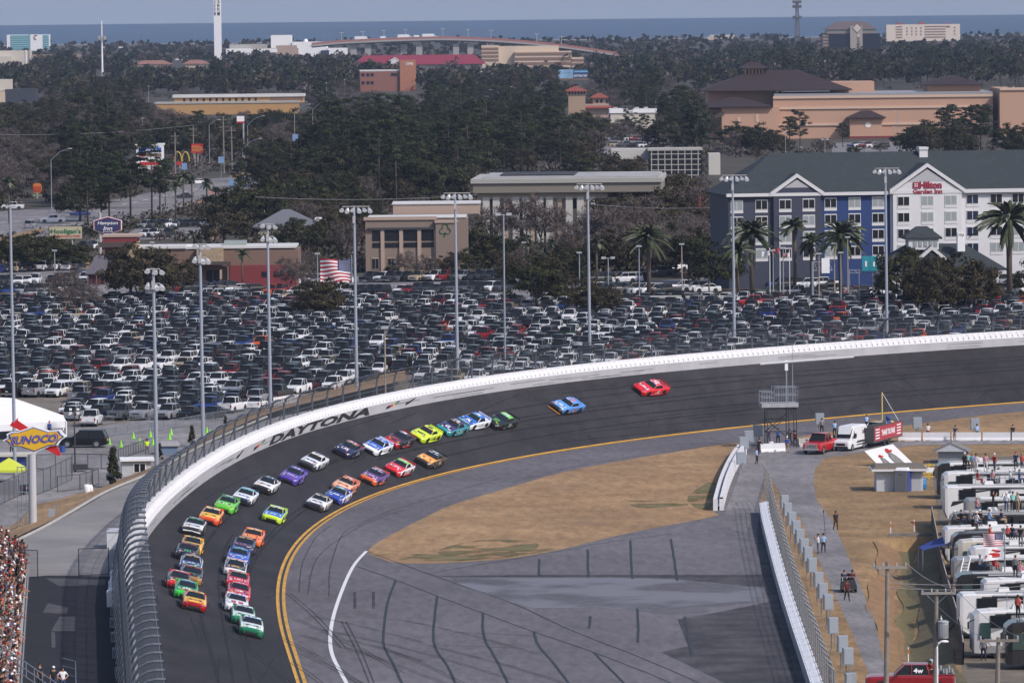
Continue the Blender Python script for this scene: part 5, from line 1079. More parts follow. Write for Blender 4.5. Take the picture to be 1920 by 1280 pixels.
motorhome(1757,868,3.6,12,'coach',m_rvw,m_trim,'farthest motorhome, white over black with a curved white front swoosh',None,3,m_rvk)
motorhome(1768,886,3.6,11,'coach',m_rvw,m_rvg,'white motorhome with arched side window just behind the farthest one')
motorhome(1772,912,3.7,12,'trailer',m_rvw,m_trim,'white trailer with slanting black stripes and two black windows below people on folding rail',None,2)
motorhome(1812,936,3.5,11,'trailer',m_rvg,m_rvw,'grey trailer under the four standing fans, mostly hidden')
motorhome(1783,962,3.4,11,'coach',m_rvk,None,'black coach with blue awning at its front corner',None,2)
motorhome(1772,989,3.7,12,'trailer',m_rvw,m_trim,'white trailer with black front stripes beside the brown sheet fence')
motorhome(1786,1000,3.6,11,'coach',m_rvk,None,'black rounded coach directly in front of the striped white trailer',M('rv_roof_dark',(.12,.12,.125),.7),1)
motorhome(1794,1014,3.6,11,'coach',m_rvc,m_trim,'cream motorhome with wide curved windscreen in the middle of the rows',None,2)
motorhome(1818,1026,3.4,11,'coach',m_rvw,m_trim,'white low motorhome beneath the national flag on its pole',None,2)
motorhome(1789,1047,3.5,11,'trailer',m_rvg,m_rvg,'grey trailer with white ladder leaning against its side')
motorhome(1792,1076,3.6,12,'coach',m_rvk,m_rvg,'dark navy coach with white roof edge behind the white square trailer',None,3)
motorhome(1845,1088,3.5,10,'trailer',m_rvw,m_rvg,'white trailer with one black window and grey swirl, right of the dark coach')
motorhome(1800,1114,3.5,10,'trailer',m_rvw,m_rvg,'white square trailer with small framed window and grey panel')
motorhome(1824,1146,3.6,10,'coach',m_rvw,m_rvg,'white motorhome with teal windscreen nearest the brown sheet fence end')
motorhome(1886,1166,3.6,10,'coach',m_rvk,m_rvc,'nearest motorhome, black with cream curve, cut by the right edge')
def on_roof(x,y):
    best=min(RVL,key=lambda q:abs(W(x,y,q[1]).y-(q[0]+1.2))); q=W(x,y,best[1]+.03); yy=max(best[0]+.3,min(best[0]+2.2,q.y)); return Vector((q.x,yy,best[1]+.035))
ROOF=[('stand','fan in black shirt and shorts at the far left corner of the rooftop group',1809,882,2.6,'black','black',1,2),('stand','fan in teal shirt and black shorts on the farthest roof',1814,881,2.9,'teal','black',0,1),('stand','fan in pale blue shirt and straw hat on the farthest roof',1824,883,2.6,'lightblue','khaki',0,4),('hips','woman in white dress standing on the second motorhome roof',1836,890,2.5,'white','white',0,1),('stand','man in pale pink shirt standing high on the farthest roof',1849,885,2.8,'pink','white',0,1),
('stand','man in navy overalls standing alone high on a roof at right',1898,874,2.7,'navy','navy',0,3),('sit','fan in red shirt on a red folding chair at the roof rail',1831,905,1.9,'red','red',0,1),('sit','fan in pink shirt seated in the middle of the roof rail',1858,904,2.2,'pink','grey',0,0),('hips','fan in red shirt and white cap at the roof rail',1871,890,2.2,'red','grey',0,2),('sit','fan in white shirt seated facing right near the roof rail',1884,897,1.8,'white','denim',0,2),('sit','fan on a blue folding chair at the right of the rail',1903,898,1.7,'blue','denim',0,1),('stand','fan in coral top at the right edge behind the rail',1917,884,2.4,'coral','green' if False else 'grey',0,4),
('photo','man in black shirt pointing left on the middle roof',1862,956,1.4,'black','black',0,1),('stand','man in white shirt and jeans on the middle roof',1887,959,2.6,'white','denim',0,2),('lean','man in pale teal shirt and black trousers on the middle roof',1898,958,2.8,'teal','black',0,5),('stand','woman in cream clothes on the middle roof',1908,959,2.4,'cream','khaki',0,4),('stand','woman in light blue top and pale shorts at the right roof edge',1917,975,1.9,'lightblue','white',0,4),
('sit','fan in grey shirt and white cap sitting left above the blue awning',1790,985,2.0,'grey','black',0,2),('sit','fan in black shirt sitting second from the left above the awning',1801,982,2.1,'black','navy',0,1),('sit','fan in grey top seated in the middle of the awning row',1813,976,2.5,'grey','grey',0,4),('sit','fan in black shirt with arms folded in the awning row',1829,974,2.5,'black','black',0,2),('sit','fan in pink top in the awning row',1842,972,2.2,'pink','denim',0,4),('sit','fan on a light blue chair right of the awning row',1849,976,2.0,'lightblue','denim',0,0),('sit','fan in navy shirt on a blue chair, last of the awning row',1872,977,1.9,'navy','khaki',0,1),('sit','fan in black shirt seated on the striped trailer roof edge',1822,992,2.0,'black','black',0,1),('sit','fan in white cap and white shirt seated on the striped trailer roof',1834,990,2.2,'white','denim',0,2),
('sit','fan leaning back on a striped chair below the black coach roof',1856,1012,1.7,'coral','khaki',0,1),('sit','fan in tan top beside the national flag pole',1891,1014,2.3,'coral','black',0,2),('sit','fan in dark shirt right of the flag pole',1902,1016,2.4,'navy','navy',0,1),('stand','man in black shirt and grey trousers at the right edge by the flag',1915,1025,2.7,'black','grey',0,1),
('sit','man in white shirt and jeans sitting at the top of the ladder',1836,1068,1.6,'white','denim',0,2),('sit','fan in green grey top next to the man by the ladder',1850,1070,2.1,'grey','grey',0,2),('sit','fan in red and white shirt sitting below the racing flag',1861,1066,2.3,'red','red',0,0),('stand','man in grey shirt and black shorts standing at the right of the ladder roof',1904,1082,2.6,'grey','black',0,1),('sit','woman in pale pink top seated at the right of the ladder roof',1913,1083,2.5,'pink','white',0,4),('stand','woman in coral bikini top on the railed roof platform',1908,1158,2.4,'coral','black',1,0)]
for ps,lb,x,y,rz,s,p_,sk,hr in ROOF: person(ps,lb,on_roof(x,y),rz,s,p_,sk,hr,'fans on the motorhome roofs')
person('stand','man in dark clothes standing by the mesh fence below the nearest motorhome',W(1844,1238,.02),2.9,'grey','navy',1,1)
def railing(name,label,pts,h,posts,z=None):
    P=pts; o0=P[0]; t=thing(name,label,'railing',o0); mb=MB()
    for hh in(h*.5,h): mb.tube([q-o0+Vector((0,0,hh)) for q in P],.03,4)
    mb.build('rail',m_steel,t); mb=MB()
    for a,b in zip(P,P[1:]):
        n=max(1,int((b-a).length/posts))
        for k in range(n+1): q=a+(b-a)*(k/n)-o0; mb.tube([q,q+Vector((0,0,h))],.025,4)
    mb.build('posts',m_steel,t); return t
q=on_roof(1825,903); railing('roof_rail','steel guard rail round the seated fans on a motorhome roof',[q+Vector((0,-.2,0)),q+Vector((4.2,-.1,0)),q+Vector((4.2,1.6,0))],1.1,.7)
q=on_roof(1888,1142); railing('roof_rail','white rail platform round the woman in a bikini top',[q+Vector((0,0,-.0)),q+Vector((2.5,.1,0)),q+Vector((2.5,1.5,0))],1.3,1.2)
a,b=W(1790,1150,.0),on_roof(1822,1056); t=thing('ladder','long white ladder leaning against the grey trailer','ladder',a); a=Vector((0,0,0)); b=b-Vector(t.location)
mb=MB(); sd_=Vector((.28,0,0)); mb.tube([a-sd_,b-sd_],.045,5); mb.tube([a+sd_,b+sd_],.045,5); mb.build('side_rail',m_white,t); mb=MB()
for k in range(1,18): q=a+(b-a)*(k/18); mb.tube([q-sd_,q+sd_],.025,4)
mb.build('rungs',m_white,t)
a=on_roof(1783,975); t=thing('awning_sheet','blue awning sheet stretched down from the black coach corner','awning',Vector((a.x-3.2,a.y-.3,0))); mb=MB(); mb.add([(0,0,1.9),(3.4,0,3.3),(3.4,-2.2,2.6),(.2,-2.2,1.8),(0,0,1.86),(3.4,0,3.26),(3.4,-2.2,2.56),(.2,-2.2,1.76)],[(0,1,2,3),(4,7,6,5),(0,4,5,1),(2,6,7,3)]); mb.build('sheet',M('awning_blue',(.03,.05,.22),.6),t); mb=MB(); mb.tube([(.2,-2.2,0),(.2,-2.2,1.8)],.04,4); mb.tube([(0,0,0),(0,0,1.9)],.04,4); mb.build('pole',m_steel,t)
# flags
def us_flag(name,label,at,w_,h_,pole_h,wave=.5,grp=None,dirx=-1,ripple=1.):
    """flag flying from the top of a pole standing at 'at'; dirx -1 flies to the left"""
    t=thing(name,label,'flag',at,0,grp); mb=MB(); mb.tube([(0,0,0),(0,0,pole_h)],.06*max(1,h_/2.5),6); mb.ball((0,0,pole_h+.08),.12); mb.build('pole',m_steel,t)
    def f(u,v): return (dirx*(u*w_+.1),wave*math.sin(u*7+v*2)*(.3+u)*.35,pole_h-.25-v*h_-ripple*.10*h_*u*math.sin(u*3)-ripple*.06*h_*math.sin(u*6+v*3))
    mb=MB(); N=16; rows=13
    for r_ in range(rows):
        for i in range(N):
            for j in range(2):
                u0,u1=i/N,(i+1)/N; v0_,v1_=(r_+j/2)/13,(r_+(j+1)/2)/13; can=u0<.4 and r_<7
                mb.quad(f(u0,v0_),f(u1,v0_),f(u1,v1_),f(u0,v1_),2 if can else r_%2)
    fl=mb.build('flag_cloth',[M('flag_red',(.40,.025,.04),.7),M('flag_white',(.70,.70,.72),.7),M('flag_blue',(.02,.03,.12),.7)],t,True)
    mb=MB()
    for a in range(9):
        for b_ in range(6 if a%2==0 else 5):
            u=(.035+b_*.066+(.033 if a%2 else 0)); v=.05+a*.054; c=Vector(f(u,v)); r_=.018*h_
            for s in(-.03,.03): mb.sheet([c+Vector((r_*math.sin(k*2*math.pi/5)*(1),s,r_*math.cos(k*2*math.pi/5))) for k in range(5)])
    mb.build('stars',M('flag_white',(0,0,0)),fl); return t
FY=W(660,548).y; fp_=W(660,548); us_flag('flag','huge national flag with stars and stripes flying on a tall pole over the parking lot',fp_,58/sp(fp_),44/sp(fp_),(548-481)/sp(fp_),.9)
q=on_roof(1884,1072); us_flag('flag','national flag flying from a pole on a motorhome roof at right',q,1.6,1.05,3.4,.3,None,-1,.3)
q2=q+Vector((0,0,0)); t=thing('racing_flag','white flag with a red race car motif under the national flag','flag',q+Vector((.0,-.08,1.1))); mb=MB(); f=lambda u,v:(-.1-u*1.65,.1*math.sin(u*6),.95-v*1.0-.15*u)
for i in range(8): mb.quad(f(i/8,0),f((i+1)/8,0),f((i+1)/8,1),f(i/8,1))
mb.build('flag_cloth',m_white,t); mb=MB(); mb.sheet([(x,y-.02,z) for x,y,z in [f(.15,.75),f(.2,.5),f(.4,.38),f(.65,.4),f(.9,.6),f(.9,.8)]]); mb.sheet([(x,y-.02,z) for x,y,z in [f(.1,.3),f(.55,.1),f(.6,.2),f(.2,.4)]]); mb.build('car_motif',m_red,t)
# brown sheet fence, culvert
P=[W(x,y) for x,y in smooth_poly([(1747,982),(1757,1035),(1768,1090),(1785,1152),(1800,1205),(1806,1246)],4,False)]; t=thing('sheet_fence','rusty brown sheet fence running between the ditch and the motorhomes','fence',P[8]); o0=P[8]; mb=MB(); sweep(mb,P,[(.05,0),(.08,1.7),(-.02,1.72),(-.05,0)],0,o0); mb.build('sheeting',M('rust_brown',(.055,.035,.028),.8,noise=.4,scale=1.5),t); mb=MB(); mb.tube([p-o0+Vector((0,0,1.74)) for p in P],.05,5); mb.build('top_rail',m_kerb,t)
p=W(1706,1004); t=thing('culvert','grey concrete culvert headwall with a dark round pipe above the ditch','culvert',p); mb=MB(); mb.box((0,0,-1.1),(3.9,.35,1.35)); mb.build('headwall',M('old_concrete',(.17,.165,.15),.9,noise=.3,scale=2),t); mb=MB(); mb.sheet([(.1+.42*math.cos(k*math.pi/8),-.19,-.45+.42*math.sin(k*math.pi/8)) for k in range(16)]); mb.build('pipe_mouth',m_black,t)
for x,y,lb in((1670,1000,'thin orange marker stake at the left end of the culvert'),(1714,996,'orange and white marker stake above the culvert pipe'),(1703,1240,'orange and white marker stake above the red crew pickup cab')):
    t=thing('marker_stake',lb,'stake',W(x,y),0,'marker stakes by the ditch'); mb=MB(); mb.tube([(0,0,0),(0,0,1.1)],.05,5); mb.build('post',m_white,t); mb=MB(); mb.tube([(0,0,.6),(0,0,.95)],.058,5); mb.build('band',m_coneo,t)
# utility poles and wires in the near foreground
m_wood=M('weathered_pole_wood',(.20,.175,.15),.9,noise=.3,scale=2,detail=6)
UP=[]
for x,yt,Y,lb,cross in((1664,1052,392,'left utility pole with crossarm over the crew pickup bonnet',(1636,1700,1061)),(1756,1104,390,'middle utility pole with a hanging transformer can',(1727,1792,1109)),(1872,1194,374,'right short utility pole with a brown crossarm before the motorhomes',(1836,1910,1200))):
    top=atY(x,yt,Y); b_=Vector((top.x-.02*top.z*0,Y,0)); t=thing('utility_pole',lb,'utility pole',b_,0,'utility poles in the near infield'); h=top.z; mb=MB(); mb.tube([(-.18,0,0),(0,0,h)],[.2,.13],8); mb.build('pole',m_wood,t)
    c0,c1=atY(cross[0],cross[2]+ (2 if x<1800 else 0),Y)-b_,atY(cross[1],cross[2],Y)-b_; mb=MB(); mb.box(((c0.x+c1.x)/2,-.14,c0.z-.1),(c1.x-c0.x,.14,.17)); mb.build('crossarm',m_wood if x>1800 else M('grey_arm',(.25,.24,.22),.8),t)
    mb=MB()
    for k in(.03,.30,.70,.97): xx=c0.x+(c1.x-c0.x)*k; mb.loft([[(xx+r_*math.cos(j*math.pi/3),-.14+r_*math.sin(j*math.pi/3),c0.z+z) for j in range(6)] for z,r_ in((.05,.03),(.12,.07),(.18,.04),(.24,.07),(.32,.03))])
    mb.build('insulators',M('insulator_grey',(.35,.36,.37),.3),t); mb=MB()
    for s in(-1,1): mb.tube([(s*.8,-.14,c0.z-.05),(0,0,c0.z-.8)],.025,4)
    mb.build('brace',m_steel,t)
    UP.append((t,b_,c0,c1,h))
t,b_,c0,c1,h=UP[1]; cz=atY(1768,1178,390)-b_; mb=MB(); mb.loft([[(cz.x+r_*math.cos(k*math.pi/8),-.3+r_*math.sin(k*math.pi/8),cz.z+z) for k in range(16)] for z,r_ in((-.6,.34),(.45,.36),(.47,.39),(.55,.39),(.62,.2))]); tr=mb.build('transformer',M('transformer_grey',(.36,.38,.40),.5,metal=.2),t)
mb=MB()
for k in range(7): a=-math.pi/2+(k-3)*.33; mb.box((cz.x+.37*math.cos(a),-.3+.37*math.sin(a),cz.z-.5),(.05,.05,.85))
mb.build('cooling_fin',M('transformer_grey',(0,0,0)),tr); mb=MB(); mb.loft([[(cz.x-.15+r_*math.cos(k*math.pi/4),-.3+r_*math.sin(k*math.pi/4),cz.z+.6+z) for k in range(8)] for z,r_ in((0,.06),(.12,.1),(.2,.05),(.35,.04))]); mb.build('bushing',M('insulator_grey',(0,0,0)),tr)
p=atY(1757,1208,388); t=thing('lamp_post','white slender lamp post with hooked head beside the middle utility pole','lamp post',Vector((p.x,388,0))); mb=MB(); mb.tube([(0,0,0),(0,0,p.z-.2),(.1,0,p.z+.1),(.35,0,p.z+.25)],.07,6); mb.build('post',m_white,t); mb=MB(); mb.ball((.5,0,p.z+.22),(.3,.16,.1)); mb.build('lamp_head',m_white,t)
def wire(label,P,sag,r_=.02,grp='overhead wires'):
    a,b=P; mb=MB(); mb.tube([a+(b-a)*(k/14)-Vector((0,0,sag*4*(k/14)*(1-k/14))) for k in range(15)],r_,4); o=mb.build('overhead_wire',M('wire_dark',(.22,.22,.23),.5)); tag(o,label,'wire',grp)
for k,nm in((.03,'outer'),(.97,'inner')):
    a=UP[0][1]+UP[0][2]+(UP[0][3]-UP[0][2])*k+Vector((0,-.14,.3)); b=UP[1][1]+UP[1][2]+(UP[1][3]-UP[1][2])*k+Vector((0,-.14,.3)); c=UP[2][1]+UP[2][2]+(UP[2][3]-UP[2][2])*k+Vector((0,-.14,.3))
    wire('%s sagging wire between the left and middle utility poles'%nm,(a,b),.4); wire('%s sagging wire between the middle and right utility poles'%nm,(b,c),.4)
a=UP[0][1]+Vector((0,0,UP[0][4]-1.5)); wire('upper straight cable from the left pole to the right frame edge',(a,atY(1960,1088,400)),.2); wire('lower straight cable from the left pole to the right frame edge',(a-Vector((0,0,.3)),atY(1960,1093,400)),.3)
# ---------------- petrol sign and the left foreground ----------------
p=W(62,1004,.6); s_=sp(p); t=thing('petrol_sign','tall yellow and blue diamond petrol sign with a red arrow on a thick grey pillar','sign',p,0)
def sg(x,y,dy=0): return ((x-62)/s_,dy,(1000-y)/s_)
m_sw=M('sign_white',(.74,.74,.76),.4); m_sy=M('sign_yellow',(.68,.40,.02),.4); m_sb=M('sign_blue',(.045,.07,.26),.4)
mb=MB(); mb.tube([(0,0,0),(0,0,7.6)],.38,14); mb.loft([[(r_*math.cos(k*math.pi/7),r_*math.sin(k*math.pi/7),z) for k in range(14)] for z,r_ in((-.4,.95),(.1,.9),(.5,.45))]); mb.build('pillar',M('pillar_grey',(.42,.42,.44),.5),t)
OUT=[(7.5,819.5),(17,815),(15,808),(23,804),(37,803),(66,793),(95,803),(117,801),(121,808),(128,813.5),(118,820),(112,829),(97,831),(67,843.5),(40,833),(25,832),(17,826)]
def ins(P,k): cx,cy=66,817.5; return [(cx+(x-cx)*k,cy+(y-cy)*(k-.03)) for x,y in P]
for nm,P_,d0,d1,m in(('sign_box',OUT,-.05,.75,m_sw),('blue_border',ins(OUT,.93),-.11,-.04,m_sb),('yellow_panel',ins(OUT,.865),-.16,-.1,m_sy)):
    mb=MB(); n=len(P_); A_=[sg(x,y,d0) for x,y in P_]; B_=[sg(x,y,d1) for x,y in P_]; mb.add(A_+B_,[tuple(range(n))]+[tuple(range(2*n-1,n-1,-1))]+[(i,(i+1)%n,n+(i+1)%n,n+i) for i in range(n)]); mb.build(nm,m,t)
for nm,dx,dy,w_,h_,yy,m in(('lettering_edge',0,0,93,17.5,-.175,m_sb),('lettering_edge',0,0,89,15.5,-.19,M('lettering_orange',(.62,.30,.06),.4)),('lettering',0,0,86,14,-.205,M('lettering_blue',(.05,.075,.32),.4))):
    mb=MB(); put_text(mb,'SUNOCO',w_/s_,h_/s_,lambda u,v:((66-62)/s_+u+v*.15,yy,(1000-818)/s_+v+u*.055),0,.05 if nm=='lettering_edge' else .03,.15); mb.build(nm,m,t)
for P_ in([(36,777.5),(36,783),(56,797),(44,803),(21,792),(27,783),(28,788)],[(86,836),(97,831),(108,830),(117,848),(111,850)]):
    mb=MB(); n=len(P_); A_=[sg(x,y,.15) for x,y in P_]; B_=[sg(x,y,.6) for x,y in P_]; mb.add(A_+B_,[tuple(range(n))]+[(i,(i+1)%n,n+(i+1)%n,n+i) for i in range(n)]+[tuple(range(2*n-1,n-1,-1))]); mb.build('red_arrow',M('arrow_red',(.50,.015,.02),.4),t)
mb=MB(); z0,z1=(1000-995)/s_,(1000-870)/s_
for x in(-1.35,-.95,-.55): mb.tube([(x,-.2,z0),(x,-.2,z1)],.04,4)
for k in range(9): z=z0+(z1-z0)*k/8; mb.tube([(-1.4,-.2,z),(-.4,-.2,z)],.04,4)
mb.build('access_ladder',m_steel,t)
t=thing('meter_post','grey meter box on two posts beside the petrol sign foot','meter box',W(97,984,1.2)); mb=MB(); mb.box((0,0,.4),(.55,.4,1.1)); mb.build('box',m_cab,t); mb=MB(); mb.tube([(.15,.1,-.4),(.15,.1,1.8)],.05,5); mb.tube([(.5,.2,-.4),(.5,.2,2.0)],.05,5); mb.build('posts',m_steel,t)
# tent, canopy, hut
Yt=W(60,822).y; t=thing('marquee','big white marquee tent with a sloping roof behind the petrol sign','tent',W(60,824)); o0=Vector(t.location)
A=[atY(x,y,Yy)-o0 for x,y,Yy in((-60,742,Yt+7),(26,746,Yt+7),(124,789,Yt),(-60,800,Yt-3))]; mb=MB()
mb.quad(A[3],A[2],A[1],A[0]); A2=[q+Vector((0,0,-.12)) for q in A]; mb.quad(*A2); e=[q+Vector((0,0,-.75)) for q in(A[3],A[2])]; mb.quad(A[3],e[0],e[1],A[2]); B1=atY(-60,770,Yt+16)-o0; B2=atY(118,778,Yt+12)-o0; mb.quad(A[0],A[1],B2,B1); mb.add([A[1],A[2],B2],[(0,1,2)]); mb.build('roof_fabric',M('tent_white',(.72,.72,.74),.7,noise=.04,scale=.3),t)
mb=MB()
for q in(A[2],A[2]+(A[3]-A[2])*.45,B2): mb.tube([Vector((q.x,q.y,0)),q],.09,6)
mb.build('tent_pole',m_white,t)
p=W(14,905); t=thing('pop_up_canopy','lime yellow pop up canopy at the left edge below the marquee','canopy',p); s2=sp(p); mb=MB(); rw,hh=32/s2,26/s2; ap=(0.1,1.2,(905-859)/s2)
for k in range(4): a=[(-rw,-1.4),(rw,-1.4),(rw,2.4),(-rw,2.4)]; q0,q1=a[k],a[(k+1)%4]; mb.add([(q0[0],q0[1],hh),(q1[0],q1[1],hh),ap,(q0[0],q0[1],hh-.25),(q1[0],q1[1],hh-.25)],[(0,1,2),(3,4,1,0)])
mb.build('canopy_top',M('canopy_lime',(.52,.58,.05),.6),t); mb=MB()
for x in(-rw,rw):
    for y in(-1.4,2.4): mb.tube([(x,y,0),(x,y,hh)],.05,5)
mb.build('legs',m_steel,t)
p=W(12,880); t=thing('blue_kiosk','low blue kiosk with cream roof edge behind the lime canopy','kiosk',p); mb=MB(); mb.box((0,1.4,0),(3.9,2.6,1.4)); mb.build('wall',M('kiosk_blue',(.03,.06,.24),.6),t); mb=MB(); mb.box((.3,1.3,1.4),(5.4,3.2,.25)); mb.build('roof',m_rvc,t)
vehicle('suv','suv','black suv parked side on beside the marquee on the plaza','suv',W(156,838,.01),R(176),'black',None,3).scale=(1.15,1.08,1.1)
vehicle('sedan','car','dark car under the lime canopy at the left edge','car',W(10,926,.01),R(160),'navy',None,2)
vehicle('pickup','pickup_truck','white flatbed pickup with low rear by the steel barriers','pickup truck',W(172,797,.01),R(85),'white',None,3)
p=W(256,892); t=thing('ticket_booth','small grey ticket booth with white flat roof and sliding window','booth',p,R(6)); s2=sp(p); mb=MB(); mb.box((0,1.3,0),(3.1,2.6,1.6)); mb.build('wall',M('booth_grey',(.40,.42,.43),.8,noise=.08,scale=2),t); mb=MB(); mb.box((.1,1.2,1.6),(3.6,3.2,.22)); mb.build('roof',m_white,t); mb=MB(); mb.box((.35,-.02,.35),(1.35,.05,1.0)); w_=mb.build('window',m_white,t)
for k in(-.31,.31): mb=MB(); mb.box((.35+k,-.05,.42),(.52,.03,.86)); mb.build('pane',m_glass,w_)
p=W(315,852); t=thing('blue_shed','small blue shed with grey roof between the first two tall poles','shed',p); mb=MB(); mb.box((0,1,0),(2.1,2,.95)); mb.build('wall',M('shed_blue',(.14,.20,.30),.7),t); mb=MB(); mb.box((0,1,.95),(2.5,2.4,.45),tz=.3); mb.build('roof',M('shed_roof',(.25,.25,.26),.8),t)
t=thing('white_drum','white plastic drum on the grass edge by the mesh fence','drum',W(163,926,.0)); mb=MB(); mb.loft([[(r_*math.cos(k*math.pi/6),r_*math.sin(k*math.pi/6),z) for k in range(12)] for z,r_ in((0,.30),(.15,.36),(.75,.38),(.9,.34),(1.0,.25))]); mb.build('barrel',m_white,t,True); mb=MB(); mb.ball((.42,.1,.5),(.22,.22,.5)); mb.build('wrapped_hose',m_white,t)
t=thing('blue_bin','blue plastic bin standing at the marquee corner pole','bin',W(117,848)); mb=MB(); mb.loft([[(r_*math.cos(k*math.pi/6),r_*math.sin(k*math.pi/6),z) for k in range(12)] for z,r_ in((0,.30),(.7,.36),(.75,.36))]); mb.build('bin_body',M('bin_blue',(.03,.07,.28),.5),t); mb=MB(); mb.ball((0,0,.75),(.36,.36,.08)); mb.build('lid',m_trim,t)
t=thing('light_tower','slim dark light tower on a trailer base standing on the plaza','light tower',W(141,884)); h=(884-765)/sp(W(141,884)); mb=MB(); mb.tube([(0,0,0),(0,0,h)],[.12,.06],6); mb.build('mast',m_dsteel,t); mb=MB(); mb.box((.4,0,.2),(1.9,1.1,.6)); mb.tube([(.9,0,.3),(2.1,-.3,.2)],.06,5); mb.build('trailer_base',m_dsteel,t)
for x,z in((-.4,-.1),(.4,-.1),(-.4,-.5),(.4,-.5)): mb=MB(); mb.box((x,0,h+z-.1),(.28,.12,.24)); mb.build('lamp',m_white,t)
# see-through steel fences and barriers
def mesh_fence(label,pts,h,gap=2.4,dark=True,z=0.,grp='mesh fence panels on the plaza',name='mesh_fence'):
    P=[W(x,y,z) for x,y in pts]; o0=P[0]; t=thing(name,label,'fence',o0,0,grp); mb=MB(); mt=m_dsteel if dark else m_steel
    mb.tube([q-o0+Vector((0,0,h)) for q in P],.035,4); mb.tube([q-o0+Vector((0,0,.08)) for q in P],.03,4)
    for a,b in zip(P,P[1:]):
        n=max(1,int((b-a).length/gap))
        for k in range(n+1): q=a+(b-a)*(k/n)-o0; mb.tube([q,q+Vector((0,0,h))],.04,4)
    mb.build('frame',mt,t); mb=MB(); sweep(mb,P,[(0,.08),(0,h)],0,o0); mb.build('wire_mesh',meshmat('chain_link',(.16,.17,.19),.22),t); return t
mesh_fence('tall dark mesh fence panels slanting up right of the petrol sign pillar',[(68,928),(95,918),(134,900),(136,894)],2.4)
mesh_fence('low grey sheeted fence beside the white drum',[(108,922),(150,918),(185,908)],1.6,2.0)
mesh_fence('grey mesh fence running down to the left edge in front of the dark car',[(-20,955),(35,930),(52,922)],2.2)
mesh_fence('dark mesh fence across the plaza behind the light tower',[(68,880),(140,878),(215,880)],1.6,1.4)
mesh_fence('tall dark rail fence above the ticket booth roof',[(222,862),(250,852),(278,842)],1.2,1.2)
mesh_fence('black gate frame standing open near the crowd',[(-5,1082),(71,1083)],2.3,2.2,True,2.5,'black gates across the concourse','gate')
mesh_fence('black gate frame across the concourse beside the white blocks',[(148,1080),(204,1078)],2.3,2.6,True,2.5,'black gates across the concourse','gate')
BS=[((195,820),(262,812)),((262,812),(330,803)),((330,803),(400,790)),((400,790),(470,782)),((150,800),(215,796)),((240,790),(320,786)),((455,786),(540,775))]
for i,(a,b) in enumerate(BS):
    P=[W(*a),W(*b)]; o0=P[0]; n=max(1,round((P[1]-P[0]).length/2.3))
    for k in range(n):
        q0=P[0]+(P[1]-P[0])*(k/n); q1=P[0]+(P[1]-P[0])*((k+.96)/n); t=thing('crowd_barrier','galvanised crowd barrier standing in the barrier lines at the front of the lot','barrier',q0,0,'crowd barriers on the plaza'); d=q1-q0; mb=MB()
        mb.tube([(0,0,.1),(0,0,1.1),d+Vector((0,0,1.1)),d+Vector((0,0,.1))],.03,4); mb.tube([(0,0,.3),d+Vector((0,0,.3))],.025,4); mb.build('frame',m_steel,t); mb=MB()
        for j in range(1,14): e=d*(j/14); mb.tube([e+Vector((0,0,.3)),e+Vector((0,0,1.1))],.012,3)
        mb.build('bars',m_steel,t)
mesh_fence('white slatted fence panel at the foot of the third tall pole',[(513,780),(562,772)],1.9,.5,False,0,None,'white_fence').scale=(1,1,1)
t=thing('white_panel_fence','bright white board fence between the third tall pole and the wall','fence',W(513,776)); P=[W(513,776),W(563,768)]; mb=MB(); d=P[1]-P[0]; n=14
for k in range(n): q=d*(k/n); e=d*((k+.85)/n); mb.add([q,e,e+Vector((0,0,2.0)),q+Vector((0,0,2.0)),q+Vector((0,.06,0)),e+Vector((0,.06,0)),e+Vector((0,.06,2)),q+Vector((0,.06,2))],[(0,1,2,3),(4,7,6,5),(3,2,6,7),(0,3,7,4),(1,5,6,2)])
mb.build('boards',m_white,t)
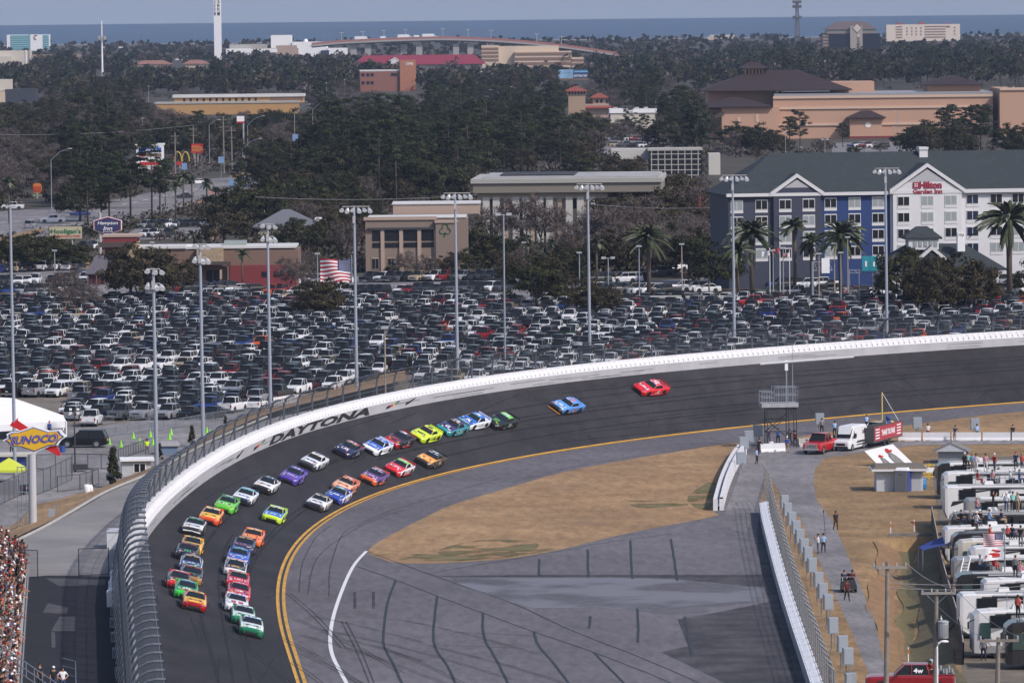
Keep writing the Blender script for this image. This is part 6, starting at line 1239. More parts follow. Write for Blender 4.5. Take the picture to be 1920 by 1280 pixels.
# ---------------- buildings ----------------
m_win=M('window_glass_dark',(.012,.014,.018),.25,spec=.3); m_wcur=M('window_curtained',(.26,.29,.30),.2,spec=.6); m_frame=M('window_frame_white',(.55,.55,.56),.5)
class Bld:
    """a building whose left front foot is under pixel (px,py); pixel offsets become metres"""
    def __init__(s,name,label,cat,px,py,rz=0.,z=0.,group=None):
        p=W(px,py,z); s.p=p; s.px=px; s.py=py; s.s=sp(p); s.t=thing(name,label,cat,p,R(rz),group)
    def x(s,px): return (px-s.px)/s.s
    def z(s,py): return (s.py-py)/s.s
    def box(s,name,x0,x1,y0,y1,dep,m,y=0.,tz=0.,par=None):
        """x0..x1, y0 (top) .. y1 (bottom) in pixels; dep metres deep from y"""
        mb=MB(); a,b=s.x(x0),s.x(x1); mb.box(((a+b)/2,y+dep/2,s.z(y1)),(b-a,dep,s.z(y0)-s.z(y1)),tz=tz); return mb.build(name,m,par or s.t)
    def win(s,cx,cy,w_,h_,m=None,fr=True,y=0.,frm=None,name='window'):
        mb=MB(); x,z=s.x(cx),s.z(cy+h_/2); w,h=w_/s.s,h_/s.s
        if fr:
            mb.box((x,y-.02,z-.04),(w+.12,.16,h+.12)); o=mb.build(name,frm or m_frame,s.t); mb=MB()
            for k in(-1,1): mb.box((x+k*w*.255,y-.10,z+.02),(w*.46,.03,h*.93))
            mb.build('pane',m or m_win,o)
        else: mb.box((x,y-.03,z),(w,.1,h)); mb.build(name,m or m_win,s.t)
    def hip(s,name,x0,x1,yE,yR,dep,m,ov=.6,y=0.,rin=None):
        a,b=s.x(x0)-ov,s.x(x1)+ov; z0=s.z(yE); h=s.z(yR)-z0; d=dep/2+ov; r=d if rin is None else rin; r=min(r,(b-a)/2-.05); c=y+dep/2; h=h+0.09*dep*.5; mb=MB()
        P=[(a,c-d,z0),(b,c-d,z0),(b,c+d,z0),(a,c+d,z0),(a+r,c,z0+h),(b-r,c,z0+h)]; mb.add(P,[(0,1,5,4),(1,2,5),(2,3,4,5),(3,0,4)]); mb.add([(q[0],q[1],q[2]-.3) for q in P[:4]]+P[:4],[(0,1,5,4),(1,2,6,5),(2,3,7,6),(3,0,4,7),(3,2,1,0)]); return mb.build(name,m,s.t)
    def text(s,name,txt,cx,cy,w_,h_,m,y=-.12,bold=.02,it=0.):
        mb=MB(); put_text(mb,txt,w_/s.s,h_/s.s,lambda u,v:(s.x(cx)+u,y,s.z(cy)+v),0,bold,it); return mb.build(name,m,s.t)
m_hslate=M('hotel_slate_blue',(.030,.037,.064),.7,noise=.06,scale=.4); m_hblue=M('hotel_royal_blue',(.008,.033,.135),.7,noise=.06,scale=.4); m_hwhite=M('hotel_white_render',(.56,.56,.58),.75,noise=.05,scale=.4); m_hroof=M('hotel_roof_green_grey',(.022,.030,.034),.85,noise=.25,scale=.7,detail=8); m_gable=M('gable_grey',(.36,.36,.38),.7)
h=Bld('hotel','long four storey hotel painted slate blue, royal blue and white under a dark hip roof','hotel',1367,541,8)
dp=18.; E_=366
h.box('slate_wall',1367,1546,E_,541,dp,m_hslate); h.box('blue_wall',1546,1676,E_,541,dp,m_hblue,.0); h.box('white_wall',1676,2010,E_-2,541,dp,m_hwhite,-.25)
h.hip('roof',1367,2060,E_-1,300,dp,m_hroof,.7)
h.box('eaves',1362,1676,E_-3,E_+3,.5,m_frame,-.75); h.box('eaves',1676,2060,E_-5,E_+2,.5,m_frame,-.95)
def gable(b,name,x0,x1,yE,yA,wall,y,m_in,inb):
    a,c,z0,zA=b.x(x0),b.x(x1),b.z(yE),b.z(yA); mid=(a+c)/2; mb=MB(); mb.add([(a,y,z0),(c,y,z0),(mid,y,zA)],[(0,1,2)]); g=mb.build(name,wall,b.t)
    mb=MB(); k=inb; mb.add([(mid-(c-a)/2*k,y-.04,zA-(zA-z0)*k),(mid+(c-a)/2*k,y-.04,zA-(zA-z0)*k),(mid,y-.04,zA)],[(0,1,2)]); mb.build('gable_panel',m_in,g)
    mb=MB(); 
    for s in(-1,1): mb.quad((mid,y-.25,zA+.35),(mid+s*((c-a)/2+.6),y-.25,z0-.35),(mid+s*((c-a)/2+.6),y-.25,z0+.35),(mid,y-.25,zA+1.0)); mb.quad((mid,y-.25,zA+1.),(mid+s*((c-a)/2+.6),y-.25,z0+.35),(mid+s*((c-a)/2+.6),y+.6,z0+.35),(mid,y+.6,zA+1.))
    mb.build('bargeboard',m_frame,g); mb=MB()
    for s in(-1,1): mb.quad((mid,y-.2,zA+.98),(mid+s*((c-a)/2+.5),y-.2,z0+.3),(mid+s*((c-a)/2+.5),y+8,z0+.3),(mid,y+8,zA+.98))
    mb.build('gable_roof',m_hroof,g)
h.box('bay',1452,1542,E_,541,.6,m_hslate,-.6); gable(h,'gable',1452,1542,E_,338,m_hslate,-.62,m_gable,.55)
h.box('bay',1680,1812,E_-2,541,.6,m_hwhite,-.85); gable(h,'gable',1680,1812,E_-2,322,m_hwhite,-.87,m_gable,.55)
for x,col in((1383,0),(1430,0),(1474,1),(1519,1),(1562,0),(1608,0),(1653,0),(1700,2),(1746,2),(1791,2),(1834,3),(1880,3),(1922,3)):
    for r_,y in enumerate((384,414.5,445,475.5)):
        yy={0:0,1:-.6,2:-.85,3:-.25}[col]; y2=y-(x-1474)*.012; k=(r_*7+int(x))%5
        m_=m_wcur if (k in(1,3) or (r_==2 and x<1610)) else m_win
        if x==1834: m_=M('window_navy',(.012,.018,.045),.1,spec=.8)
        h.win(x,y2,22,17,m_,True,yy); h.box('sill_panel',x-12,x+12,y2+9.5,y2+15,.1,m_frame,yy-.07)
m_hred=M('hotel_sign_red',(.24,.010,.028),.5); h.text('hotel_sign','Hilton',1752,352,43,14,m_hred,-.98,.05); h.text('hotel_sign','Garden Inn',1746,364,57,8.5,m_hred,-.98,.05)
mb=MB(); mb.box((h.x(1724),-.96,h.z(358)),(1.05,.1,1.05)); lg=mb.build('sign_emblem',m_hred,h.t); mb=MB()
for k in range(4): a=k*math.pi/2+math.pi/4; mb.box((h.x(1724)+.24*math.cos(a),-1.03,h.z(358)+.45+.24*math.sin(a)),(.2,.02,.2))
mb.build('emblem_pattern',m_white,lg)
h.box('chimney',1751,1767,285,318,2.2,m_hwhite,7.5); h.box('chimney_cap',1750,1768,283,288,2.5,m_frame,7.35)
mb=MB(); mb.box((h.x(1334)-h.x(1367)+.3,13,h.z(395)),(.06,1.6,2.2)); mb.build('side_sign',m_red,h.t)
l=Bld('hotel_lobby','single storey hotel lobby wing with dark roof, small lantern tower and white chimney','building',1652,552,4)
l.box('wall',1652,1875,505,552,9,m_hwhite); l.hip('roof',1648,1880,506,466,11,m_hroof,.8); l.box('lantern',1708,1765,447,470,4,m_hwhite,2); l.hip('lantern_roof',1704,1768,447,429,4.4,m_hroof,.3,2,2.2)
for x in(1720,1730,1740,1750,1759): l.win(x,458,6.5,13,m_wcur,False,1.98)
gable(l,'entrance_gable',1728,1768,488,473,m_hroof,-.4,m_hroof,.5)
l.box('chimney',1800,1814,438,474,1.4,m_white,1.5); l.text('chimney_emblem','CLJ',1807,443,9,5,m_trim,1.4); l.win(1860,518,20,16,m_win,True); l.win(1700,522,20,18,m_win,True); l.win(1740,522,20,18,m_win,True)
# clinic with the clover
m_brown=M('brown_stucco',(.205,.155,.125),.8,noise=.06,scale=.5); m_tan=M('tan_trim',(.36,.27,.22),.8); m_flat=M('flat_roof_pale',(.50,.50,.49),.8,noise=.1,scale=.2)
c=Bld('clinic','two storey brown building with clover outline on its wall and dark upper windows','building',686,512)
c.box('wall',686,878,412,512,14,m_brown); c.box('parapet',683,820,407,413,.6,m_tan,-.25); c.box('tower_wall',818,858,418,512,3,m_brown,-.7); c.box('tower_cap',816,860,414,419,3.4,m_tan,-.9)
c.box('roof',690,876,408.5,410,13,m_flat,.4); c.box('roof_upper_storey',735,900,389,409,12,m_tan,16); c.box('upper_roof',733,902,388,390,12.5,m_flat,15.8); c.box('white_hatch',820,868,411,417,2.5,m_white,3)
for a,b in((699,715),(722,750),(757,784),(791,815)): c.win((a+b)/2,441,b-a,22,m_win,False); c.win((a+b)/2,460,b-a,9,m_win,False)
for x in(718,753,787,818): c.box('column',x-3.5,x+3.5,430,512,.5,m_tan,-.3)
c.box('canopy_bar',690,822,427,431,.7,m_dsteel,-.5)
for x in(704,734,803,826): c.win(x,494,13,20,m_win,True,0,m_tan)
mb=MB(); cx,cz=c.x(836),c.z(434); 
for q in(90,210,330):
    a0=math.radians(q); ux,uz=cx+.55*math.cos(a0),cz+.25+.55*math.sin(a0); mb.tube([(ux+.5*math.cos(a0+t),-.76,uz+.5*math.sin(a0+t)) for t in [(-2.1+4.2*k/14) for k in range(15)]],.075,5)
mb.tube([(cx,-.76,cz-.5),(cx-.15,-.76,cz-1.0)],.12,5); mb.build('clover_emblem',M('clover_green',(.01,.09,.04),.5),c.t)
# pillared office
m_beige=M('beige_stone',(.30,.265,.21),.85,noise=.08,scale=.3); m_pale=M('pale_panel',(.46,.45,.42),.8)
o=Bld('office_block','wide beige office block with tall pale piers and flat overhanging roof','office block',892,455,-3)
o.box('wall',900,1232,372,455,30,m_beige,1.2); o.box('fascia',888,1240,343,362,34,M('fascia_brown',(.19,.17,.14),.8),-.6); o.box('cornice',884,1243,336,344,35,M('cornice_grey',(.34,.33,.31),.8),-1.0); o.box('frieze',896,1140,360,374,31,m_beige,.6); o.box('roof',905,1235,333,336.5,30,M('office_flat_roof',(.30,.30,.30),.8,noise=.2,scale=.2),2); o.box('roof_strip',935,1075,330.5,333.2,20,M('roof_dark_strip',(.03,.03,.035),.8),8)
for x in(912,931,968,987,1013,1031,1068,1089,1110): o.box('pier',x-6.5,x+6.5,370,455,.9,m_pale,.4)
for x,y0,y1 in((921.5,370,445),(977.5,370,443),(1022,370,444),(1078,373,393)): o.win(x,(y0+y1)/2,15,y1-y0,m_win,False,1.2)
for x in(903,949,999,1050,1100): o.box('mullion_wall',x-4,x+4,372,455,.6,m_tan,.7)
gl=Bld('glass_office','dark glass grid office block among the trees behind the beige one','office block',1218,345)
gl.box('wall',1218,1316,281,345,12,m_win); gl.box('roof_slab',1215,1318,279,283,12.6,m_kerb,-.3); mb=MB()
for k in range(8): x=gl.x(1222+k*12.5); mb.box((x,-.08,0),(.25,.16,gl.z(282)))
for k in range(6): mb.box((gl.x(1267),-.1,gl.z(290+k*10)),(gl.x(1314)-gl.x(1220),.2,.22))
mb.build('mullion_grid',m_kerb,gl.t); gl.box('side_wing',1330,1352,290,330,8,m_pale,4); gl.box('low_wing',1148,1218,281,300,10,m_pale,8)
# restaurants on the left
m_rred=M('restaurant_red',(.16,.022,.026),.7); m_rbrown=M('restaurant_brown',(.16,.10,.075),.8); m_stone=M('tan_ledgestone',(.30,.23,.15),.85,noise=.3,scale=2.5)
r=Bld('grill_restaurant','low red and brown restaurant with pale roof plant behind the parked cars','restaurant',348,538)
r.box('wall',348,560,470,538,14,m_rbrown); r.box('red_wall',432,556,498,538,1.2,m_rred,-1.2); r.box('tan_front',370,420,465,496,1,m_stone,-1.0); r.box('porch_roof',368,434,490,496,2,M('porch_brown',(.06,.045,.04),.7),-2.6); r.box('porch_post',428,431,496,538,.3,m_rbrown,-2.4); r.box('roof',350,556,463.5,467,13,m_flat,.5); r.box('plant',418,460,455,466,3,M('plant_green_grey',(.25,.29,.28),.6),6); r.box('plant',346,370,462,470,3,m_white,5)
r.win(400,517,26,24,m_win,True,-.05,m_rbrown); r.win(497,515,10,10,m_win,False,-1.2); r.win(520,515,10,10,m_win,False,-1.2); mb=MB(); mb.box((r.x(416),-2.7,r.z(522)),(.4,.1,1.6)); mb.build('menu_sign',m_tan,r.t)
b=Bld('corner_restaurant','small restaurant tower with red top, stone wall and big gridded window','restaurant',197,512)
b.box('stone_wall',222,258,452,512,8,m_stone); b.box('red_wall',197,223,456,512,8,m_rred,.3); b.box('red_parapet',194,258,443,454,8,m_rred,-.3); b.box('parapet_cap',192,264,441,444.5,8.6,m_tan,-.5); b.box('canopy',186,250,454,463,2,M('porch_brown',(0,0,0)),-1.4); b.win(212,483,20,27,M('window_greenish',(.05,.07,.065),.1,spec=.8),True,.25,m_rred); b.box('rear_wing',258,352,468,512,9,m_rbrown,3); b.box('rear_roof',256,354,464,468.5,9.5,m_flat,2.6)
b2=Bld('porch_shed','purple brown porch with ribbed sloping roof left of the restaurant tower','porch',164,534)
mb=MB(); a,e=b2.x(160),b2.x(200); z0,z1=b2.z(512),b2.z(486); mb.add([(a,0,z0),(e,0,z0),(e,5,z1+.45),(a+1.6,5,z1+.45),(a,0,z0-.25),(e,0,z0-.25)],[(0,1,2,3),(4,5,1,0),(0,3,4),(1,5,2)]); 
for k in range(9): u=a+(e-a)*k/9; mb.box((u+.2+.8*(1-k/9)*0,.1,z0),(.05,.1,.02))
mb.build('roof',M('porch_roof_purple',(.10,.09,.105),.6),b2.t); b2.box('wall',165,198,512,534,4,M('porch_maroon',(.07,.02,.03),.8),.6)
for x in(164,181,197): b2.box('post',x-.8,x+.8,511,534,.15,m_rbrown,.1)
g=Bld('grey_roof_house','low building with grey hipped roof behind the restaurant trees','building',480,446); g.box('wall',484,588,425,446,10,m_beige); g.hip('roof',480,592,424,399,11,M('grey_shingle',(.115,.12,.14),.85),.6); g.box('side_wing',592,700,418,446,8,m_pale,2); g.box('wing_roof',590,705,412,418.5,9,m_white,1.6)
# mall
m_peach=M('peach_stucco',(.43,.265,.185),.85,noise=.04,scale=.1); m_band=M('pale_band',(.52,.38,.29),.85); m_mroof=M('mall_roof_tile',(.024,.013,.014),.85,noise=.25,scale=.5)
m=Bld('shopping_mall','huge peach coloured shopping mall with dark red hip roofs and pale bands','shopping mall',1318,262)
m.box('wall',1450,1862,186,275,45,m_peach); m.box('right_wall',1872,2000,172,268,40,m_peach,-6); m.box('left_wall',1330,1452,205,258,30,m_peach,-2); m.box('corner_pavilion',1352,1460,201,265,14,m_peach,-8); m.box('upper_hall',1330,1470,170,205,26,m_peach,10); m.box('stage_block',1568,1646,158,186,20,m_peach,18)
for y0,y1 in((182,187),(203,207),(234,238)): m.box('pale_band',1450,1862,y0,y1,.5,m_band,-.45)
m.box('parapet',1452,1862,178,183,44,M('mall_grey_roof',(.24,.25,.27),.8),.8); m.box('pale_band',1872,2000,170,175,.6,m_band,-6.5)
m.hip('roof',1330,1590,171,142,30,m_mroof,2,8,18); m.hip('roof',1316,1440,200,188,20,m_mroof,1.5,-8); m.hip('roof',1352,1590,171,160,16,m_mroof,1.2,4,8); m.hip('roof',1745,1845,165,153,22,m_mroof,1.5,14,10); m.box('side_hall',1745,1846,165,186,20,m_peach,15)
m.box('entrance_porch',1592,1652,224,262,5,m_peach,-5); m.hip('roof',1592,1654,223,212,6,m_mroof,1,-5.5,5); mb=MB(); mb.sheet([(m.x(1626)+1.0*math.cos(k*math.pi/8),-5.1,m.z(237)+1.0*math.sin(k*math.pi/8)) for k in range(16)]); mb.build('round_emblem',M('emblem_white',(.7,.66,.6),.6),m.t)
mb=MB(); a,e=m.x(1314),m.x(1356); mb.quad((a,-14,m.z(232)),(e,-9,m.z(216)),(e,-8,m.z(209)),(a,-12,m.z(222))); mb.build('lean_to_roof',m_mroof,m.t)
m.box('lantern_tower',1402,1437,131,147,6,m_peach,20); m.hip('roof',1398,1440,130,121,7,m_mroof,1.2,19.5,3.5); m.box('eaves',1398,1440,129,131.5,8.5,m_frame,18.7)
for k in range(5): m.win(1407+k*6.4,137,3,8,m_win,False,19.95)
for x in(1460,1470): m.box('roof_vent',x-2.5,x+2.5,169,176,2,m_white,6)
for x in(1895,1908,1917): m.box('roof_plant',x-4,x+4,162,171,3,m_dsteel,0)
m.box('base_band',1590,1690,258,264,.6,m_rred,-5.4); m.win(1703,255,18,10,m_white,False,-.5); m.win(1384,228,6,16,m_band,False,-8.1); m.win(1418,222,6,14,m_band,False,-8.1)
# mission style tower and shops
ms=Bld('mission_tower','tan square tower with red tile cap and small arched openings among trees','tower',1062,222); ms.box('shaft',1066,1098,178,222,7,M('mission_tan',(.33,.24,.17),.85)); ms.hip('roof',1061,1099,171,164,8,M('red_tile',(.20,.05,.035),.85,noise=.3,scale=1),.8,-.4,4.5); ms.box('belfry',1063,1099,171,179,7.4,m_tan,-.2)
for k in range(6): ms.win(1068+k*5.6,175,2.6,4.5,m_win,False,-.25)
ms.box('gable_block',1098,1142,196,222,8,m_tan,2); ms.hip('roof',1110,1138,184,177,6,M('red_tile',(0,0,0)),.8,3,3); ms.box('upper_block',1112,1136,184,197,5,m_tan,3.5); ms.hip('roof',1095,1146,203,194,9,M('red_tile',(0,0,0)),.8,1,4); ms.win(1120,191,4,6,m_win,False,3.45); ms.win(1128,191,4,6,m_win,False,3.45)
sh=Bld('flat_shop','cream flat roofed shop with white roof plant behind the dark trees','shop',1145,242); sh.box('wall',1145,1230,212,242,14,m_rvc); sh.box('roof',1143,1232,205,212.5,16,m_white,-.4)
for x in(1155,1175,1195,1212): sh.box('roof_plant',x-4,x+4,202,206,3,m_kerb,4)
# brick office and red roofed hall
m_brick=M('red_brick',(.215,.095,.072),.9,noise=.12,scale=.8); m_rroof=M('red_metal_roof',(.20,.022,.04),.6)
br=Bld('brick_office','red brick office block with a taller square stair tower','office block',675,172,4); br.box('wall',675,775,134,172,20,m_brick); br.box('stair_tower',750,780,114,172,8,M('orange_brick',(.33,.14,.085),.9,noise=.1,scale=.8),-1.5); br.box('roof',675,752,132.2,134.5,20,m_flat,-.1)
for x in(681,690,698,736,742):
    for y in(141,156): br.win(x,y,6,6,m_win,False) if x<720 or y==141 else None
br.text('sign','COPPER',768,121,14,5,m_white,-1.62)
rr=Bld('red_roof_hall','long white hall with bright red metal roof behind the brick office','hall',674,142,5); rr.box('wall',674,905,122,142,20,m_hwhite); rr.hip('roof',670,906,122,108,24,m_rroof,2,-1,7); gable(rr,'gable',724,756,121,111,m_hwhite,-2.2,m_hwhite,.5); 
for x in range(680,705,8): rr.win(x,128,6,5,m_win,False)
st=Bld('striped_offices','cream and brown banded office block stepping down to the right','office block',900,128); m_cream=M('cream_concrete',(.52,.42,.32),.85)
st.box('main_block',934,1048,88,128,20,m_cream,4); st.box('left_block',903,936,86,128,18,m_cream,0); st.box('right_wing',965,1072,98,128,16,m_cream,0); st.box('low_wing',1070,1094,110,128,12,m_cream,0)
m_bband=M('brown_band',(.20,.125,.09),.85)
for y in(90,97,104,111): st.box('brown_band',903,935,y,y+4,.4,m_bband,-.35)
for y in(100,109,118): st.box('brown_band',965,1072,y,y+5,.4,m_bband,-.35)
for y in(113,120): st.box('brown_band',1072,1094,y,y+4,.4,m_bband,-.35)
# yellow motel
ym=Bld('yellow_motel','long low yellow building with white flat roof and a row of small windows','building',292,216); m_yel=M('ochre_wall',(.40,.235,.095),.85,noise=.06,scale=.2); ym.box('upper_wall',325,568,184,196,12,m_yel,8); ym.box('lower_wall',292,560,195,216,9,m_yel); ym.box('lower_roof',290,562,192,195.5,10,m_kerb,-.3); ym.box('roof',322,570,179.5,184.5,14,m_flat,7.2)
for k in range(12): ym.win(344+k*12.2,189,4,6,m_win,False,7.95)
ym.box('dark_band',506,568,185,190,.4,m_bband,7.7)
# news building, white
nw=Bld('news_building','bright white printing works with a square tower block and lettered wall','building',476,108); nw.box('main_wall',548,614,80,108,20,m_white); nw.box('tower_block',508,547,67,108,14,m_white,3); nw.box('low_front',438,560,91,108,10,M('news_tan',(.36,.28,.22),.8),-2); nw.box('white_wing',440,520,92,99,6,m_white,-3); nw.box('side_block',614,651,92,108,12,m_white,-1); nw.box('stair_panel',518,557,86,108,2,m_tan,-2.6); nw.box('blue_entrance',602,617,96,108,2,M('entrance_navy',(.02,.03,.07),.4),-2.4)
nw.text('sign','NewsJournal',597,88,28,4,m_trim,-.2); mb=MB(); mb.ball((nw.x(573),8,nw.z(79)),(2,2,2.2)); mb.build('roof_dome',m_white,nw.t)
# far shore buildings
aq=Bld('aqua_hotel','white and turquoise seaside hotel slab at the far left','hotel',13,96); m_aqua=M('aqua_glass',(.10,.32,.36),.4); aq.box('wall',13,92,66,96,18,m_white); 
for x0,x1 in((20,54),(81,92)):
    for y in range(67,94,4): aq.box('balcony_band',x0,x1,y,y+2.6,.6,m_aqua,-.5)
aq.box('end_wall',54.5,57.5,66,96,1,M('aqua_shade',(.20,.33,.38),.6),-.6); mb=MB(); mb.tube([(aq.x(68)+2*math.cos(a*.35),-.3,aq.z(71)+2*math.sin(a*.35)) for a in range(3,15)],.5,5); mb.build('crescent_emblem',M('crescent_red',(.3,.06,.05),.5),aq.t)
cs=Bld('cream_store','cream blank walled store at the left edge under the aqua hotel','building',-20,124); cs.box('wall',-20,57,96,124,16,m_rvc); cs.box('low_wall',-20,24,106,124,6,m_rvc,-5); cs.box('pilaster',48,50,95,124,.5,m_white,-.5); cs.box('pilaster',54,57,95,124,.5,m_kerb,-.5); cs.box('rear_terrace',57,150,104,116,8,M('terrace_tan',(.27,.22,.17),.85),10)
bb=Bld('dark_box_store','dark blue grey box with cream wall at the left edge','building',-20,200); bb.box('dark_wall',10,68,168,192,12,M('box_dark',(.035,.04,.055),.7)); bb.box('cream_wall',-20,19,150,171,14,m_rvc,2); bb.box('white_end',-20,10,172,192,10,m_cream,-.5)
for x0,x1,y0,y1,lb in((255,318,115,128,'long low building with pinkish roof left of the white pylon'),(345,388,114,124,'second pinkish roofed low building left of the white pylon')):
    q=Bld('low_house',lb,'building',x0,y1+4,0,0,'pinkish roofed low buildings'); q.box('wall',x0,x1,y0+6,y1+4,8,m_cream); q.hip('roof',x0-1,x1+1,y0+6,y0,10,M('pink_tile',(.22,.11,.085),.8),1)
hb=Bld('brown_block','plain brown block standing behind the base of the white pylon','building',386,112); hb.box('wall',386,402,85,112,10,M('brown_block',(.16,.12,.10),.8)); hb.box('roof',385,403,84,86,11,m_kerb,-.4)
py=Bld('white_pylon','tall white pylon sign tower with stacked dark characters at its top','pylon',402,112); py.box('shaft',402,415.5,-30,112,3.8,m_white); 
for x,w_ in((404.2,2.6),(411,5)): 
    for k,ch in enumerate('2BEN1'): py.text('pylon_character',ch,x,4+k*7 if k<4 else 27,w_,5.2,m_trim,-.06,.03)
wb=Bld('white_halls','cluster of white low halls right of the pylon base','building',424,114); wb.box('hall',424,470,92,114,8,m_white); wb.box('hall',430,500,84,92,8,m_kerb,6); wb.box('shed',328,365,104,112,6,m_white,4)
ad=Bld('dark_glass_tower','black glass office tower with brown mansard roof and a pale central spine','office tower',1546,98); m_bglass=M('black_blue_glass',(.008,.011,.02),.3,spec=.2); ad.box('wall',1556,1650,64,98,26,m_bglass); ad.box('left_bay',1544,1558,63,92,20,m_bband,2)
for y in(66,72,78,84): ad.box('terrace',1543,1559,y,y+3,1,M('terrace_tan',(0,0,0)),1)
ad.hip('roof',1550,1642,56,43.5,24,M('mansard_brown',(.10,.075,.07),.8),1.5,1,11); ad.box('green_band',1552,1642,56,59.5,24,M('green_band',(.02,.20,.14),.5),.2); ad.box('shade_band',1550,1644,59,64,25,M('tower_tan',(.20,.16,.13),.8),.0); ad.box('spine',1594,1617,50,98,4,M('spine_tan',(.30,.27,.23),.8),-3)
for (rx,m_,y) in((9.5,m_bband,-3.2),(7.5,M('spine_pale',(.50,.46,.40),.7),-3.4)): mb=MB(); k=rx/ad.s; mb.sheet([(ad.x(1607)+k*u,y,ad.z(54)+k*v) for u,v in((-1,0),(0,1.05),(1,0),(0,-1.05))]); mb.build('diamond_emblem',m_,ad.t)
for k,ch in enumerate('VCAMBB'): ad.text('spine_letter',ch,1609,68+k*5.4,5,4.4,m_white if k==0 else m_trim,-3.3,.03)
co=Bld('white_condos','long white beachfront condominium block with reddish roof caps','apartment block',1662,78); co.box('wall',1662,1800,47,78,16,M('condo_cream',(.60,.52,.44),.8))
for x0,x1 in((1680,1692),(1734,1773)):
    for y in(50,55,60,65,70): co.box('balcony_band',x0,x1,y,y+1.6,.4,m_bband,-.4)
for x in(1701,1710,1718,1727,1790):
    for y in(52,58,64): co.box('window_slot',x-1,x+1,y,y+3,.3,m_bband,-.3)
for x,y in((1687,44),(1729,43),(1776,46)): co.box('roof_cap',x-6,x+6,y,48,8,M('cap_red_tile',(.25,.06,.05),.8),3)
co.box('text_patch',1774,1781,50,53,.3,m_bband,-.3)
for x0,x1,y0,y1,lb,mc in((1252,1266,67,78,'small pale church tower on the far shore skyline',m_cream),(1326,1382,66,75,'low oval cream arena building on the far shore',m_cream),(1160,1178,98,112,'bright red roofed shop at the end of the bridge',m_red),(1735,1770,82,96,'cream houses below the white condominiums',m_cream),(1822,1840,80,92,'reddish roof house right of the condominiums',M('pink_tile',(0,0,0))),(174,234,84,91,'low white seaside pavilion behind the grey mast',m_white),(1140,1200,100,106,'faint white shed roofs near the bridge end',m_kerb),(1290,1330,52+50,112,'pale houses left of the mall trees',m_kerb),(1024,1060,112,124,'white sheds beside the banded offices',m_white),(1350,1400,92,100,'grey roofed houses beyond the mall trees',m_kerb)):
    q=Bld('far_building',lb,'building',x0,y1,0); q.box('wall',x0,x1,y0+3,y1,8,mc); q.hip('roof',x0-1,x1+1,y0+3,y0,10,m_mroof if mc is not m_red else m_red,.5) if x0 not in(1326,) else q.box('roof',x0+5,x1-5,y0,y0+3,8,m_flat)
# bridge
Yb=4700.; bpx=[(585,84),(640,79),(700,76),(760,73.5),(830,72),(900,74),(960,77.5),(1030,84),(1100,93),(1178,105)]
bp=[atY(x,y,Yb) for x,y in smooth_poly(bpx,3,False)]; o0=Vector((bp[10].x,Yb,0)); t=thing('road_bridge','long arched concrete road bridge with reddish parapet and thick piers before the sea','bridge',o0)
mb=MB(); hw=9
for z0,z1,m_ in((-2.6,-.2,0),): mb.loft([[p-o0+Vector(q) for q in((0,-hw,z1),(0,-hw,z0*.6),(0,-hw*.5,z0),(0,hw*.5,z0),(0,hw,z0*.6),(0,hw,z1))] for p in bp])
mb.build('deck',M('bridge_concrete',(.30,.29,.29),.8),t); mb=MB()
for s in(-1,1): mb.loft([[p-o0+Vector((0,s*hw,a)) for a in(-.2,1.5)]+[p-o0+Vector((0,s*hw+.4,a)) for a in(1.5,-.2)] for p in bp])
mb.build('parapet',M('parapet_red',(.30,.13,.11),.8),t)
for x in(663,690,757,786,855,882,950): p=atY(x,78,Yb); mb=MB(); mb.box((p.x-o0.x,(x%3)*3-3,-2),(5,5,p.z-2.2+2)); mb.build('pier',M('bridge_concrete',(0,0,0)),t)
for x in(630,677,723,771,821,868,917,1005,1060): p=min(bp,key=lambda q:abs(proj(q)[0]-x)); mb=MB(); a=p-o0; mb.tube([a+Vector((0,6,0)),a+Vector((0,6,7.5))],.28,4); mb.tube([a+Vector((-2,6,7.5)),a+Vector((2,6,7.5))],.25,4); mb.build('lamp',m_kerb,t)
for i,(x,k) in enumerate(((676,0),(712,1),(764,0),(790,1),(800,0))): p=min(bp,key=lambda q:abs(proj(q)[0]-x)); tt=vehicle('van','delivery_truck','white lorry crossing the bridge crest, '+ORDI[i]+' from the left','truck',p+Vector((0,0,.2)),0,'white','lorries on the bridge',1); tt.scale=(2.2,1,1.3) if k==0 else (1,1,1)
# masts
def mast(name,label,cat,px,py,yt,r0,r1,group=None,m_=None):
    p=W(px,py); t=thing(name,label,cat,p,0,group); h=(py-yt)/sp(p); mb=MB(); mb.tube([(0,0,0),(0,0,h)],[r0,r1],8); mb.build('pole',m_ or m_white,t); return t,h,sp(p)
t,hh,ss=mast('monopole','white monopole aerial with a ring of panels before the sea','mast',192,146,39,.75,.35); mb=MB()
for k in range(9): a=k*2*math.pi/9; mb.box((2.6*math.cos(a),2.6*math.sin(a),hh*.66),(.7,.4,2.6)); mb.tube([(0,0,hh*.69),(2.6*math.cos(a),2.6*math.sin(a),hh*.69)],.12,4)
mb.build('aerial_panels',m_kerb,t)
p=W(1495,98); t=thing('lattice_tower','tall dark lattice telecom tower left of the black glass tower','tower',p); s2=sp(p); hh=(98-2)/s2; mb=MB(); wv=2.6
for sx_,sy_ in((-1,-1),(1,-1),(0,1)): mb.tube([(sx_*wv,sy_*wv,0),(sx_*.9,sy_*.9,hh)],.38,4)
for k in range(16): z=hh*k/16; z2=hh*(k+1)/16; w1=wv-(wv-.9)*k/16; w2=wv-(wv-.9)*(k+1)/16; mb.tube([(-w1,-w1,z),(w2,-w2,z2)],.22,4); mb.tube([(w1,-w1,z),(-w2,-w2,z2)],.22,4)
